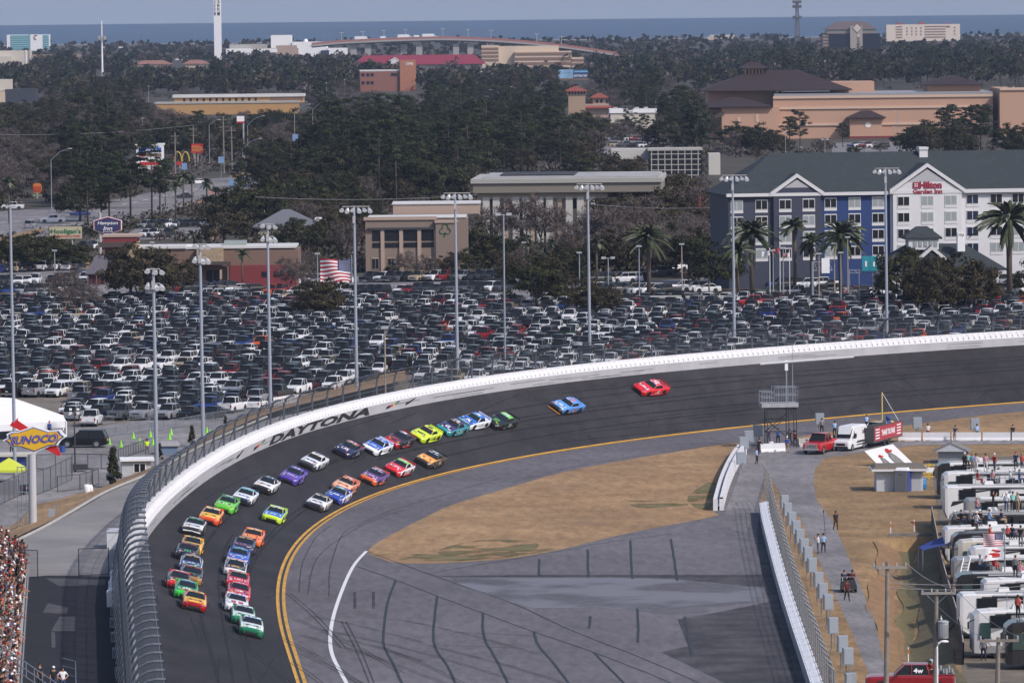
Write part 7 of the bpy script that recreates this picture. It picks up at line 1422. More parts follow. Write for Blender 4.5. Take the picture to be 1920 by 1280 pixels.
mb.build('lattice',M('tower_steel',(.10,.10,.105),.6),t); mb=MB()
for zz in(.97,.88,.67):
    for k in range(6): a=k*math.pi/3; mb.box((3.2*math.cos(a),3.2*math.sin(a),hh*zz-1),(1.4,1.2,2.6)); mb.tube([(0,0,hh*zz),(3.2*math.cos(a),3.2*math.sin(a),hh*zz)],.2,4)
mb.build('antenna_panels',M('tower_steel',(0,0,0)),t)
# ---------------- roadside signs ----------------
def sign_board(name,label,x0,x1,y0,y1,yb,m_,posts=((.2),(.8)),txt=(),extra=None,border=None):
    b=Bld(name,label,'sign',x0,yb); b.box('panel',x0,x1,y0,y1,.35,m_)
    if border: mbd=MB(); b.box('border',x0-1.2,x1+1.2,y0-1.2,y1+1.2,.3,border,.08)
    mb=MB()
    for k in posts: x=b.x(x0+(x1-x0)*k); mb.tube([(x,.3,0),(x,.3,b.z(y1)+.3)],.16 if len(posts)>1 else .3,6)
    mb.build('post',m_kerb,b.t)
    for s_,cx,cy,w_,h_,mm in txt: b.text('lettering',s_,cx,cy,w_,h_,mm,-.05,.025)
    return b
m_yelp=M('sign_letter_yellow',(.46,.31,.06),.6); m_sgrn=M('sign_letter_green',(.01,.12,.05),.5); m_navys=M('sign_navy',(.025,.03,.10),.5)
sign_board('restaurant_sign','wide cream sign with green and red lettering above the left trees','' and 0 or 93,154,425,448,462,M('sign_cream',(.42,.38,.26),.6),(.3,.7),(("Hooligan's",124,435,56,12,m_sgrn),('Neighborhood Grille',126,443.5,50,5,m_red)),None,m_dsteel)
b=Bld('hotel_sign','dark blue hexagonal hotel sign with white script on a thick grey post','sign',178,486); P_=[(178,414),(203,407),(228,414),(228,431),(203,440),(178,431)]
for k,y,mm in((1.06,.02,m_white),(1.0,-.04,m_red),(.95,-.08,m_navys)):
    mb=MB(); cx,cy=203,423.5; A_=[(b.x(cx+(x-cx)*k),y,b.z(cy+(yy-cy)*k)) for x,yy in P_]; mb.sheet(A_); mb.sheet([(x,.3,z) for x,_,z in A_][::-1]); n=6; mb.add(A_+[(x,.3,z) for x,_,z in A_],[(i,(i+1)%n,n+(i+1)%n,n+i) for i in range(n)]); mb.build('sign_panel',mm,b.t)
b.text('lettering','Hampton',203,419,38,8,m_white,-.12,.01,.25); b.text('lettering','Inn',203,428,17,7.5,m_white,-.12,.01,.25); b.text('lettering','BY HILTON',203,434.5,18,2.6,m_white,-.12,.01); mb=MB(); mb.tube([(b.x(188),.5,0),(b.x(188),.5,b.z(398))],.32,8); mb.build('post',m_kerb,b.t)
sign_board('bank_sign','red square sign with yellow two line lettering on twin poles','' and 0 or 359,381,270,287,312,m_red,(.3,.55),(('WELLS',367.5,275.5,14,4.5,m_yelp),('FARGO',368,281.5,15,4.5,m_yelp),('&',378,279,5,8,m_yelp)))
b=sign_board('store_sign','large arched white sign panel with a blue name strip among the left trees','' and 0 or 256,308,272,318,324,m_white,(.06,.94),()); b.box('blue_strip',261,303,277,286,.1,M('strip_blue',(.02,.10,.40),.5),-.1); b.text('lettering',"Gabe's",281,281.5,28,7,m_white,-.14); b.box('red_strip',262,273,288,294,.1,m_red,-.1); b.box('brown_strip',275,303,288,294,.1,m_bband,-.1); b.box('red_strip',262,302,304,310,.1,m_red,-.1); b.text('lettering','INTERNATIONAL MALL',281,274.5,38,2.6,m_navys,-.05); b.box('arch_cap',254,310,269,272.5,.6,m_white,-.1)
b=Bld('arches_sign','yellow double arch sign on a red base box beside the red bank sign','sign',331,316); mb=MB()
for s in(-1,1): mb.tube([(b.x(341)+s*(1.15+1.1*math.cos(a*math.pi/8)),0,b.z(303)+2.9*math.sin(a*math.pi/8)) for a in range(9)],.22,6)
mb.build('arch_letter',m_yelp,b.t); b.box('red_box',332,342,303,310,.5,m_red); mb=MB(); mb.tube([(b.x(337),.2,0),(b.x(337),.2,b.z(309))],.2,6); mb.build('post',m_kerb,b.t)
b=Bld('burger_sign','rounded orange and red burger sign over a green strip at the far left','sign',61,372); mb=MB(); A_=[(b.x(70+8.5*math.copysign(abs(math.cos(a))**.6,math.cos(a))),0,b.z(353+9.5*math.copysign(abs(math.sin(a))**.6,math.sin(a)))) for a in [k*math.pi/12 for k in range(24)]]; mb.sheet(A_); mb.sheet([(x,.3,z) for x,_,z in A_][::-1]); mb.build('sign_panel',M('bun_orange',(.50,.17,.03),.5),b.t); b.box('patty_band',63,77,349,359,.1,m_red,-.12); b.text('lettering','BURGER',70,351.5,12,4,M('bun_orange',(0,0,0)),-.16); b.text('lettering','KING',70,356.5,9,4,M('bun_orange',(0,0,0)),-.16); b.box('green_strip',61,79,364,369,.2,M('strip_green',(.16,.19,.13),.6)); mb=MB(); mb.tube([(b.x(70),.2,0),(b.x(70),.2,b.z(362))],.25,6); mb.build('post',m_kerb,b.t)
for x0,x1,mm,lb in((1047,1075,M('board_pale_blue',(.22,.38,.56),.5,noise=.5,scale=.25),'left billboard panel of pale blue sea picture'),(1075.5,1103,M('board_navy',(.02,.06,.16),.5),'right billboard panel of navy with white lettering strip')):
    b=Bld('billboard',lb,'billboard',x0,158,0,0,'billboards among the far trees'); b.box('panel',x0,x1,131,147,.6,mm); b.box('catwalk',x0,x1,147.5,150,1.5,m_bband,-.9)
    for k in(.25,.75): b.box('post',x0+(x1-x0)*k-.8,x0+(x1-x0)*k+.8,149,158,.6,m_kerb,.7)
    if x0>1050: b.text('lettering','DAYTONA TORT',1089,142.5,25,4,m_white,-.06,.03); b.box('light_strip',1077,1102,133,136,.1,M('strip_sky',(.15,.35,.55),.5),-.06)
b=sign_board('white_pole_sign','white square sign board high on a single pole by the left road','' and 0 or 445,459,218,231,300,m_white,(.85,),()); b.box('red_stripe',445,459,228,231,.1,m_red,-.06)
# teal banners on a gantry before the hotel, and sign gantry
b=Bld('banner_gantry','steel gantry carrying two bright teal banners before the hotel','gantry',1592,572); mb=MB()
for x in(1593,1611,1637,1655): mb.tube([(b.x(x),0,0),(b.x(x),0,b.z(506 if x<1630 else 487))],.09,5)
for y in(506,512): mb.tube([(b.x(1593),0,b.z(y)),(b.x(1658),0,b.z(y))],.06,4)
for k in range(8): mb.tube([(b.x(1593+k*8),0,b.z(506 if k%2 else 512)),(b.x(1601+k*8),0,b.z(512 if k%2 else 506))],.04,4)
mb.tube([(b.x(1593),0,b.z(530)),(b.x(1611),0,b.z(572))],.05,4); mb.tube([(b.x(1637),0,b.z(535)),(b.x(1655),0,b.z(572))],.05,4); mb.build('frame',m_steel,b.t)
for x0,x1 in((1617,1631),(1632,1646)): o=b.box('banner',x0,x1,480,508,.08,M('banner_teal',(.015,.24,.30),.6),-.3); mb=MB(); mb.box((b.x((x0+x1)/2),-.35,b.z(500)),(.28,.02,.9)); mb.build('banner_mark',m_white,o)
b=Bld('sign_gantry','grey cantilever gantry carrying a white board in front of the hotel','gantry',1524,574); mb=MB(); mb.tube([(0,0,0),(0,0,b.z(490))],.2,7)
for y in(491,507): mb.tube([(0,0,b.z(y)),(b.x(1561),0,b.z(y))],.09,5)
for k in range(5): mb.tube([(b.x(1526+k*7),0,b.z(491)),(b.x(1533+k*7),0,b.z(507))],.05,4)
mb.build('frame',m_steel,b.t); b.box('panel',1541,1556,484,512,.12,m_white,-.2)
for x0,x1,lb in((1206,1278,'left flat canopy shelter with pale roof at the lot edge'),(1286,1359,'right flat canopy shelter with pale roof at the lot edge')):
    b=Bld('shelter',lb,'shelter',x0,573,0,0,'canopy shelters at the lot edge'); b.box('roof',x0,x1,556,559,3,m_kerb,-.5)
    for x in(x0+4,x0+30,x1-5): b.box('post',x-.7,x+.7,559,573,.14,m_steel,.3)
b=Bld('hedge','long dark clipped hedge between the lot and the hotel drive','hedge',1100,568)
# ---------------- trees ----------------
def LM(name,c,r=.9): 
    m_=M(name,c,r,noise=.35,scale=.8,detail=3,spec=.2); return m_
LEAF={'oak':[LM('oak_leaf_dark',(0.0152,0.0184,0.0072)),LM('oak_leaf',(0.0264,0.0304,0.0112)),LM('oak_leaf_light',(0.0465,0.0481,0.0177))],'pine':[LM('pine_needle_dark',(0.0114,0.0177,0.0079)),LM('pine_needle',(0.0203,0.0291,0.0123)),LM('pine_needle_light',(0.0372,0.0477,0.0186))],'bare':[LM('bare_twig',(.075,.062,.058)),LM('bare_twig_pale',(.125,.106,.10)),LM('bare_twig_brown',(.075,.054,.040))],'olive':[LM('olive_leaf_dark',(0.0231,0.0204,0.0102)),LM('olive_leaf',(0.0394,0.0333,0.0170)),LM('olive_leaf_light',(0.0578,0.0476,0.0245))],'palm':[LM('palm_leaf_dark',(.020,.030,.017)),LM('palm_leaf',(.050,.060,.030)),LM('palm_leaf_grey',(.110,.120,.085))]}
BARK=M('tree_bark',(.075,.062,.052),.95,noise=.3,scale=2); BARKP=M('palm_trunk',(.085,.066,.05),.95,noise=.25,scale=3)
def crown(r,shape,nc,nl,size,seed,flat=.6,asp=.55):
    """leaf quads gathered in clumps through the crown volume; shape(clump)->(pos,radius)"""
    g=random.Random(seed); mb=MB()
    for i in range(nc):
        p,cr=shape(g,i); tone=g.choices([0,1,2],[.4,.4,.2])[0]
        for k in range(nl):
            v=Vector((g.gauss(0,1),g.gauss(0,1),g.gauss(0,1)*flat)); v=v.normalized()*cr*g.random()**.45; q=p+Vector((v.x,v.y,v.z*flat))
            n=(v.normalized()*1.5+Vector((p.x,p.y,0)).normalized()*.6+Vector((0,0,.55))+Vector((g.gauss(0,1),g.gauss(0,1),g.gauss(0,1)))*(.45 if asp>.2 else 1.5)).normalized(); u=n.orthogonal().normalized(); w_=n.cross(u); s=size*g.uniform(.6,1.3); a=g.random()*6.28; u,w_=u*math.cos(a)+w_*math.sin(a),w_*math.cos(a)-u*math.sin(a)
            mb.add([q-u*s,q+w_*s*asp,q+u*s,q-w_*s*asp],[(0,1,2,3)],min(2,max(0,tone+g.choice([0,0,0,0,0,1,-1]))))
    return mb
def limbs(g,h0,h1,R_,n,r0,up=.6):
    mb=MB(); mb.tube([(0,0,0),(g.gauss(0,.1),g.gauss(0,.1),h0*.6),(g.gauss(0,.2),g.gauss(0,.2),h0)],[r0*1.3,r0,r0*.8],7)
    for k in range(n):
        a=2*math.pi*k/n+g.uniform(-.4,.4); rr=R_*g.uniform(.5,.9); z=h0+(h1-h0)*g.uniform(.35,.85); mb.tube([(0,0,h0*g.uniform(.75,1)),(rr*.45*math.cos(a),rr*.45*math.sin(a),h0+(z-h0)*.6),(rr*math.cos(a),rr*math.sin(a),z)],[r0*.6,r0*.4,r0*.12],5)
    return mb
def make_oak(seed,kind='oak',H_=9.,Rr=5.2,nc=64,nl=34,size=.34):
    g=random.Random(seed)
    def sh(g,i):
        a=g.random()*6.283; e=math.asin(g.uniform(-.45,1)); rr=g.uniform(.6,1)*(1+.18*math.sin(a*3+seed)); return Vector((Rr*rr*math.cos(a)*math.cos(e),Rr*rr*math.sin(a)*math.cos(e),H_*.46+H_*.50*rr*math.sin(e))),g.uniform(.8,1.5)
    return crown(Rr,sh,nc,nl,size,seed),limbs(g,H_*.28,H_*.85,Rr*.85,7,.26)
def make_pine(seed,H_=17.,nc=58,nl=66):
    g=random.Random(seed); an=[(g.random()*6.283,g.uniform(.42,1)) for _ in range(nc)]
    def sh(g,i): a,t=an[i]; rr=4.3*math.sqrt(max(.05,1-((t-.70)/.36)**2))*g.uniform(.35,1.05); return Vector((rr*math.cos(a),rr*math.sin(a),H_*t)),g.uniform(.75,1.35)
    c=crown(3,sh,nc,nl,.25,seed,.5); mb=MB(); mb.tube([(0,0,0),(g.gauss(0,.15),0,H_*.5),(g.gauss(0,.25),0,H_*.97)],[.24,.17,.04],6)
    for a,t in an[:26]: rr=3.4*math.sqrt(max(.05,1-((t-.70)/.36)**2)); mb.tube([(0,0,H_*t-.7),(rr*math.cos(a),rr*math.sin(a),H_*t-.1)],[.07,.02],4)
    return c,mb
def make_bare(seed,H_=8.5,Rr=4.4):
    g=random.Random(seed); mb=MB(); tw=MB()
    def grow(p,d,L_,r,lev):
        q=p+d*L_*.5+Vector((g.gauss(0,.06),g.gauss(0,.06),0))*L_; e=p+d*L_; (mb if lev<3 else tw).tube([p,q,e],[r,r*.8,r*.55],5 if lev<2 else 3,0 if lev<3 else g.choice([0,0,1,2]))
        if lev<5:
            for k in range(4 if lev<2 else 3):
                n=Vector((g.gauss(0,1),g.gauss(0,1),g.gauss(.15,.6))).normalized(); grow(p+d*L_*g.uniform(.55,1),(d*.75+n*.75).normalized(),L_*g.uniform(.55,.8),r*.55,lev+1)
    grow(Vector((0,0,0)),Vector((0,0,1)),H_*.26,.2,0)
    def sh(g,i): a=g.random()*6.283; e=math.asin(g.uniform(-.1,1)); rr=g.uniform(.45,1); return Vector((Rr*rr*math.cos(a)*math.cos(e),Rr*rr*math.sin(a)*math.cos(e),H_*.45+H_*.5*rr*math.sin(e))),g.uniform(.7,1.2)
    c=crown(Rr,sh,60,34,.5,seed,.8,.10); o=len(tw.v); tw.v+=c.v; tw.f+=[tuple(i+o for i in f) for f in c.f]; tw.m+=c.m
    return tw,mb
def make_palm(seed,H_=8.,fl=1.7,n=34,date=False):
    g=random.Random(seed); mb=MB()
    for k in range(n):
        a=g.random()*6.283; el=g.uniform(-.55,1.3) if not date else g.uniform(-.35,1.25); L_=fl*g.uniform(.85,1.1); P=[]; 
        for j in range(6): t=j/5; P.append(Vector((math.cos(a)*L_*t*math.cos(el)*(1-.05*t),math.sin(a)*L_*t*math.cos(el),H_+L_*t*math.sin(el)-L_*.42*t*t)))
        sd=Vector((-math.sin(a),math.cos(a),0)); tone=g.choice([0,1,1,2] if date else [0,0,1,1,2])
        for j in range(5):
            w0,w1=(.16+.34*math.sin(math.pi*(j+.2)/5.2))*fl*(.15 if date else .36),(.16+.34*math.sin(math.pi*min(1,(j+1.2)/5.2)))*fl*(.15 if date else .36)
            for s in(-1,1): dz=Vector((0,0,.12)); mb.quad(P[j],P[j+1],P[j+1]+sd*s*w1-dz*1.2+ (P[min(5,j+1)]-P[j])*.4,P[j]+sd*s*w0-dz*1.2+(P[min(5,j+1)]-P[j])*.15,tone)
    tk=MB(); tk.tube([(0,0,0),(g.gauss(0,.1),g.gauss(0,.1),H_*.5),(0,0,H_)],[.30 if date else .2,.26 if date else .17,.36 if date else .2],8); return mb,tk
def make_cypress(seed,H_=3.2):
    def sh(g,i): t=i/30; a=g.random()*6.283; rr=.62*(1-t)**.7; return Vector((rr*math.cos(a)*.8,rr*math.sin(a)*.8,.3+t*(H_-.4))),.30
    c=crown(1,sh,31,46,.11,seed,1.); tk=MB(); tk.tube([(0,0,0),(0,0,H_*.8)],[.08,.02],5); return c,tk
TREE={}
def reg(k,mk,variants):
    TREE[k]=[]
    for cb,tb,lf,bk in variants: TREE[k].append((mesh_of(cb,k+'_crown',lf),mesh_of(tb,k+'_trunk',bk,True)))
reg('oak',0,[(*make_oak(s,'oak',9,5.9,84,54,.27),LEAF['oak'],BARK) for s in(1,2,3)])
reg('olive',0,[(*make_oak(s,'olive',8,5.2,78,50,.26),LEAF['olive'],BARK) for s in(4,5,6)])
reg('pine',0,[(*make_pine(s,H_),LEAF['pine'],BARK) for s,H_ in((7,17),(8,15),(9,18))])
reg('bare',0,[(*make_bare(s),LEAF['bare'],BARK) for s in(10,11,12)])
reg('palm',0,[(*make_palm(s,H_),LEAF['palm'],BARKP) for s,H_ in((13,8.),(14,6.5))])
reg('date',0,[(*make_palm(s,7.5,3.4,78,True),LEAF['palm'],BARKP) for s in(15,16)])
reg('cyp',0,[(*make_cypress(17),LEAF['oak'],BARK)])
NM={'oak':('oak_tree','dark evergreen oak'),'olive':('olive_brown_tree','olive brown leafy tree'),'pine':('pine_tree','tall dark pine'),'bare':('bare_tree','bare grey twigged tree'),'palm':('palm_tree','small cabbage palm'),'date':('date_palm','feathery date palm'),'cyp':('cypress','dark conical cypress')}
def tree(k,loc,sc_,label,group,rz=None,sz=None):
    nm,desc=NM[k]; t=thing(nm,label,'tree',loc,rnd.uniform(0,6.28) if rz is None else rz,group); t.scale=(sc_,sc_,sz or sc_); c,tk=rnd.choice(TREE[k]); child('crown',c,t); child('trunk',tk,t); return t
LMK=[(120,436,'the cream restaurant sign'),(203,424,'the blue hexagonal sign'),(225,480,'the corner restaurant'),(455,510,'the red restaurant'),(780,450,'the clover building'),(1010,400,'the beige office block'),(1265,310,'the glass office'),(1440,430,'the slate hotel wing'),(1610,430,'the royal blue hotel wing'),(1760,440,'the white hotel wing'),(1745,500,'the hotel lobby'),(280,285,'the arched store sign'),(370,278,'the red bank sign'),(440,195,'the yellow motel'),(540,420,'the grey roofed house'),(725,150,'the brick office'),(1080,195,'the mission tower'),(1190,225,'the flat cream shop'),(1400,220,'the left of the mall'),(1620,240,'the mall entrance porch'),(1800,220,'the right of the mall'),(1900,220,'the far mall corner'),(70,353,'the burger sign'),(35,180,'the dark box store'),(1075,140,'the billboards'),(192,100,'the white monopole'),(630,505,'the huge flag'),(980,105,'the banded offices'),(1600,70,'the dark glass tower'),(1240,556,'the left canopy shelter'),(720,300,'the dense dark grove'),(560,250,'the left street lamps'),(400,370,'the bend of the road')]
SEEN={}
def auto_label(k,px,py,h):
    mx_,my_,nm=min(LMK,key=lambda q:(q[0]-px)**2+((q[1]-py)*1.3)**2); dx=px-mx_; dy=py-my_
    rel='left of' if dx<-abs(dy)*.7-12 else ('right of' if dx>abs(dy)*.7+12 else ('in front of' if dy>0 else 'beyond')); far='' if abs(dx)+abs(dy)<70 else 'well '
    sz='low ' if h<6.5 else ('big ' if h>11 and k in('oak','olive','bare') else ('lofty ' if h>16 else '')); base='%s%s %s%s %s'%(sz,NM[k][1].replace('tall ',''),far if rel!='in front of' else '',rel,nm)
    n=SEEN.get(base,0); SEEN[base]=n+1
    suf=['',', crown wider',', narrower one',', paler one',', half hidden',', fuller one',', farther off',', nearer one'][n] if n<8 else ''
    return base+suf
# what must stay visible: x0,y0,x1,y1 and the depth of the thing behind
KEEP=[(1335,290,1700,520,541),(1676,290,1920,500,541),(686,395,870,490,512),(895,325,1105,440,455),(1220,283,1312,320,345),(350,462,556,536,538),(190,440,262,498,512),(160,486,200,532,534),(1455,180,1700,262,262),(1330,150,1455,235,262),(1440,150,1920,184,262),(1864,170,1905,255,262),(1062,160,1140,208,222),(1148,200,1228,222,242),(676,110,782,165,172),(780,108,905,128,142),(902,84,1096,122,128),(325,180,568,200,216),(378,196,440,212,216),(510,64,650,104,108),(93,424,156,450,470),(176,405,230,442,490),(359,268,383,292,312),(256,269,306,300,324),(330,292,346,310,316),(60,343,80,370,372),(1046,130,1104,150,158),(444,217,460,233,300),(13,64,94,92,96),(0,94,58,118,124),(0,150,68,190,200),(1544,40,1652,92,98),(1660,40,1802,76,78),(1592,478,1660,560,572),(1520,484,1562,560,574),(0,395,92,425,440),(90,395,110,420,440),(250,360,480,395,410),(225,390,270,425,440),(330,330,480,375,395),(640,70,960,104,109),(960,70,1180,100,109),(402,0,416,108,112),(186,36,198,140,146),(1580,258,1650,280,285),(480,398,590,420,446),(270,408,400,430,436),(600,478,662,540,548),(1140,258,1240,282,290),(255,112,390,126,130),(1205,550,1360,575,576),(150,455,192,470,478),(440,335,480,350,352)]
def ok(px,pb,pt,hw):
    for x0,y0,x1,y1,yb in KEEP:
        if pb>yb-1 and px+hw*.75>x0 and px-hw*.75<x1 and pt<y1-3 and pb>y0: return False
    return True
NOBASE=[(1325,1930,300,548),(686,905,398,512),(892,1150,345,455),(348,562,470,540),(192,352,455,514),(-30,1930,566,700),(1318,1930,170,264),(292,570,190,216),(675,906,120,172),(256,400,428,446),(-30,170,500,562),(480,700,515,562)]
PL=[]
def put(k,px,py,hm,force=False):
    """a tree of height hm metres with its foot under the pixel"""
    p=W(px,py); s=sp(p); base={'oak':9.3,'olive':8.2,'pine':17.,'bare':8.8,'palm':9.,'date':10.,'cyp':3.2}[k]; wd={'oak':5.6,'olive':4.8,'pine':3.3,'bare':4.4,'palm':1.8,'date':3.2,'cyp':.7}[k]*hm/base
    if not force:
        if not ok(px,py,py-hm*s,wd*s): return
        for x0,x1,y0,y1 in NOBASE:
            if x0<px<x1 and y0<py<y1: return
    PL.append((p,k,hm/base,px,py,hm,force))
# hand-placed trees one can tell apart
HAND=[('oak',75,508,7.4),('oak',112,506,6.0),('oak',40,505,7),('oak',140,505,5.2),('oak',15,505,7),('oak',95,500,6),('olive',268,570,10.5),('olive',245,562,8.5),('bare',120,585,7.5),('bare',160,590,6),('olive',610,595,6.5),('olive',590,600,6),('oak',1008,580,9),('olive',1100,590,6),('olive',1130,588,5),('olive',1035,575,6),('olive',1778,583,9.5),('oak',1700,575,10),('olive',1740,582,8),('olive',1830,584,8),('olive',1755,590,7.5),('oak',870,522,5.5),('bare',760,524,5.5),('bare',800,526,5),('olive',830,524,4.5),('bare',545,546,6.5),('bare',562,549,6),('palm',455,546,7.5),('olive',332,546,6),('olive',302,553,6.5),('oak',2010,560,11),('oak',2060,540,12),('olive',2100,500,11),('oak',2050,470,12),('pine',2080,430,16),('oak',2040,400,12),('oak',-90,520,9),('olive',-120,480,10),('bare',1135,472,10.5),('olive',1165,462,11),('bare',1200,468,12),('olive',1228,455,11.5),('bare',1180,482,11),('olive',1145,455,9),('bare',1215,480,10),('bare',985,470,12),('bare',920,470,10),('bare',1015,470,11),('bare',1060,500,9),('olive',1180,420,10),('olive',1230,430,11),('bare',1290,440,12),('olive',1280,420,11),('olive',1130,440,8),('bare',1100,470,9),('bare',1150,490,8),('bare',1190,500,8),('bare',1250,505,8),('oak',1310,520,9),('oak',1340,545,8),('oak',1290,515,8),('oak',560,470,7),('oak',600,480,7),('bare',650,485,8),('olive',630,470,8),('olive',680,470,8),('bare',590,520,5),('bare',560,515,5),('oak',905,500,8),('palm',1035,505,7),('palm',990,505,6.5),('oak',980,490,5),('oak',1060,510,5),
('date',1217,556,13),('date',1410,556,14),('date',1385,560,10.5),('date',1578,558,14),('date',1893,562,17.5),('palm',1490,556,13.5),('palm',1523,556,13),('palm',1120,540,9),('palm',1330,560,6),
('pine',165,420,17),('pine',205,415,18),('pine',245,410,18),('pine',285,412,17),('pine',190,400,16),('pine',300,405,15),('oak',150,415,10),('palm',330,420,10),('palm',345,400,10),('palm',388,395,9.5),('palm',360,398,9),('palm',18,420,11),('pine',445,365,10),('oak',450,440,12),('oak',490,440,11),('olive',420,460,9),('oak',520,430,12),('palm',330,470,5),('palm',360,478,6),('palm',455,515,6),('palm',300,452,5),
('pine',1500,290,14),('pine',1480,280,12),('pine',1830,290,17),('pine',1790,285,14),('pine',1810,282,13),('oak',1720,292,9),('oak',1700,290,8),('pine',1580,276,9),('oak',1420,290,10),('olive',1450,295,9),('oak',1890,290,10),('oak',1380,285,10),('pine',1300,275,13),('pine',1330,278,12),('pine',1260,270,12),('pine',1205,268,11),('pine',1180,265,11),('oak',1170,262,8),('oak',1920,300,11),('bare',1540,290,6),('bare',1650,292,5),('palm',1620,292,4),('oak',1600,296,4),('oak',1095,235,6)]
for k,x,y,h_ in HAND: put(k,x,y,h_,True)
g=random.Random(21)
# the dense grove and the general town canopy, nearest first
def scatter(x0,x1,y0,y1,n,mix,hs):
    for _ in range(n):
        x=g.uniform(x0,x1); u=g.random(); y=y0+(y1-y0)*u; k=g.choices(list(mix),list(mix.values()))[0]; put(k,x,y,g.uniform(*hs[k]))
HS={'oak':(8,13),'olive':(7,11),'pine':(13,20),'bare':(7,11),'palm':(5,9),'date':(6,9)}
scatter(610,1150,300,400,120,{'pine':5,'oak':5,'olive':1},dict(HS,oak=(11,16),pine=(16,23)))
scatter(560,900,385,420,26,{'oak':3,'olive':3,'bare':2},dict(HS,oak=(6,9),olive=(6,9)))
scatter(1080,1340,330,400,46,{'olive':4,'bare':3,'oak':2},HS)
scatter(440,640,330,420,40,{'oak':4,'pine':1,'olive':2,'palm':1},dict(HS,oak=(9,13)))
scatter(-20,200,260,400,70,{'bare':7,'oak':3,'olive':3,'palm':1},HS)
scatter(100,340,340,400,22,{'oak':3,'pine':2,'palm':1},dict(HS,oak=(9,12)))
scatter(-20,620,215,300,150,{'oak':4,'olive':4,'bare':7,'pine':1},HS)
scatter(1320,1930,276,330,80,{'oak':4,'olive':3,'pine':1.4,'bare':2},HS)
scatter(1130,1330,240,300,40,{'pine':3,'oak':3,'bare':1},HS)
scatter(640,1160,230,300,110,{'oak':4,'pine':2,'olive':3,'bare':3},HS)
scatter(-20,1930,150,230,330,{'oak':4,'pine':2,'olive':3,'bare':3},HS)
scatter(1440,1930,118,170,150,{'oak':5,'pine':3},dict(HS,oak=(12,17)))
scatter(1080,1335,395,520,95,{'olive':3,'bare':7,'oak':2},dict(HS,oak=(6,9),olive=(6,10),bare=(7,10)))
scatter(880,1100,455,540,30,{'olive':2,'bare':3,'oak':2,'palm':1},dict(HS,oak=(4,6),olive=(4,6),bare=(5,8)))
scatter(450,690,420,470,40,{'olive':3,'oak':3,'bare':2},dict(HS,oak=(6,8),olive=(6,8),bare=(6,8)))
scatter(1335,1680,540,556,16,{'olive':2,'bare':2,'palm':1},dict(HS,olive=(2.5,4),bare=(2.5,4.5),palm=(3,5)))
scatter(1700,1930,545,558,14,{'olive':2,'bare':2,'oak':1},dict(HS,olive=(3,5),bare=(3,5),oak=(4,6)))
scatter(-20,1930,225,300,120,{'oak':4,'pine':2,'olive':3,'bare':2},HS)
PL.sort(key=lambda q:(not q[6],-q[4])); tc={}; far=[]
for p,k,sc_,px,py,hm,fo in PL:
    kk=k; tc[kk]=tc.get(kk,0)+1
    if tc[kk]>280 or (py<150 and not fo): far.append((p,k,sc_)); continue
    tree(k,p,sc_*rnd.uniform(.94,1.06),auto_label(k,px,py,hm),NM[k][1]+'s of the town',None,sc_)
# far wood: coarse clumped canopy to the shore
def far_wood():
    mb=MB(); gg=random.Random(5); mats=LEAF['oak']+LEAF['olive']+LEAF['bare']+LEAF['pine']
    def one(p,k,sc_,n,size):
        o={'oak':0,'olive':3,'bare':6,'pine':9,'palm':0,'date':0}[k]; Rr,Hh=(5.4,9.) if k!='pine' else (3.6,16.); Rr*=sc_; Hh*=sc_
        cl=[]
        for _ in range(9): a=gg.random()*6.283; e=gg.uniform(0,1); cl.append((Vector((Rr*.62*math.cos(a)*math.sqrt(1-e*e*.8),Rr*.62*math.sin(a),Hh*(.5+.38*e))),gg.choice([0,0,1,1,2])))
        for _ in range(n):
            c,t=gg.choice(cl); v=Vector((gg.gauss(0,1),gg.gauss(0,1),gg.gauss(0,.7))).normalized()*Rr*.45*gg.random()**.4; q=p+c+v; nn=Vector((gg.gauss(0,1),gg.gauss(0,1),gg.gauss(.4,1))).normalized(); u=nn.orthogonal().normalized(); w_=nn.cross(u); s=size*gg.uniform(.6,1.3)
            mb.add([q-u*s,q+w_*s*.6,q+u*s,q-w_*s*.6],[(0,1,2,3)],o+t)
    for p,k,sc_ in far: one(p,k,sc_,150,.55)
    n=0
    for _ in range(6300):
        y=1/gg.uniform(1/6560,1/3000); x=gg.uniform(-.118,.118)*y; px,pb=proj((x,y,0)); k=gg.choices(['oak','olive','bare','pine'],[6,2.5,2,2.5])[0]; h_=(gg.uniform(6,11) if k!='pine' else gg.uniform(9,16))*(1 if y<4600 else .6); s=F/y
        if px>1430 and y<4200: h_*=1.3
        if not ok(px,pb,pb-h_*s,h_*.5*s): continue
        one(Vector((x,y,0)),k,h_/(9. if k!='pine' else 16.),34 if y>4500 else 60,1.0+.35*(y/4500)); n+=1
    return tag(mb.build('far_woodland',mats),'far wood of mixed trees filling the town back to the shoreline','woodland',kind='stuff'),n,len(mb.f)
print('TREES',tc,len(far),far_wood()[1:])
ROADPX=[[(-40,470),(-40,400),(110,388),(230,372),(330,350),(400,335),(452,330),(490,345),(440,362),(350,388),(250,415),(150,432),(60,455)],[(450,335),(500,312),(560,290),(600,278),(640,272),(640,280),(600,292),(560,306),(500,340)],[(-40,565),(-40,500),(180,500),(350,545),(350,565)],[(1080,566),(1080,535),(1340,520),(1340,550),(1930,550),(1930,566)],[(1130,290),(1130,258),(1250,255),(1260,280)],[(1560,292),(1560,268),(1700,266),(1720,285)],[(480,562),(480,520),(960,515),(1060,530),(1060,562)],[(220,450),(260,425),(420,420),(410,445)]]
def inpoly(x,y,P):
    c=False
    for (x0,y0),(x1,y1) in zip(P,P[1:]+P[:1]):
        if (y0>y)!=(y1>y) and x<(x1-x0)*(y-y0)/(y1-y0)+x0: c=not c
    return c
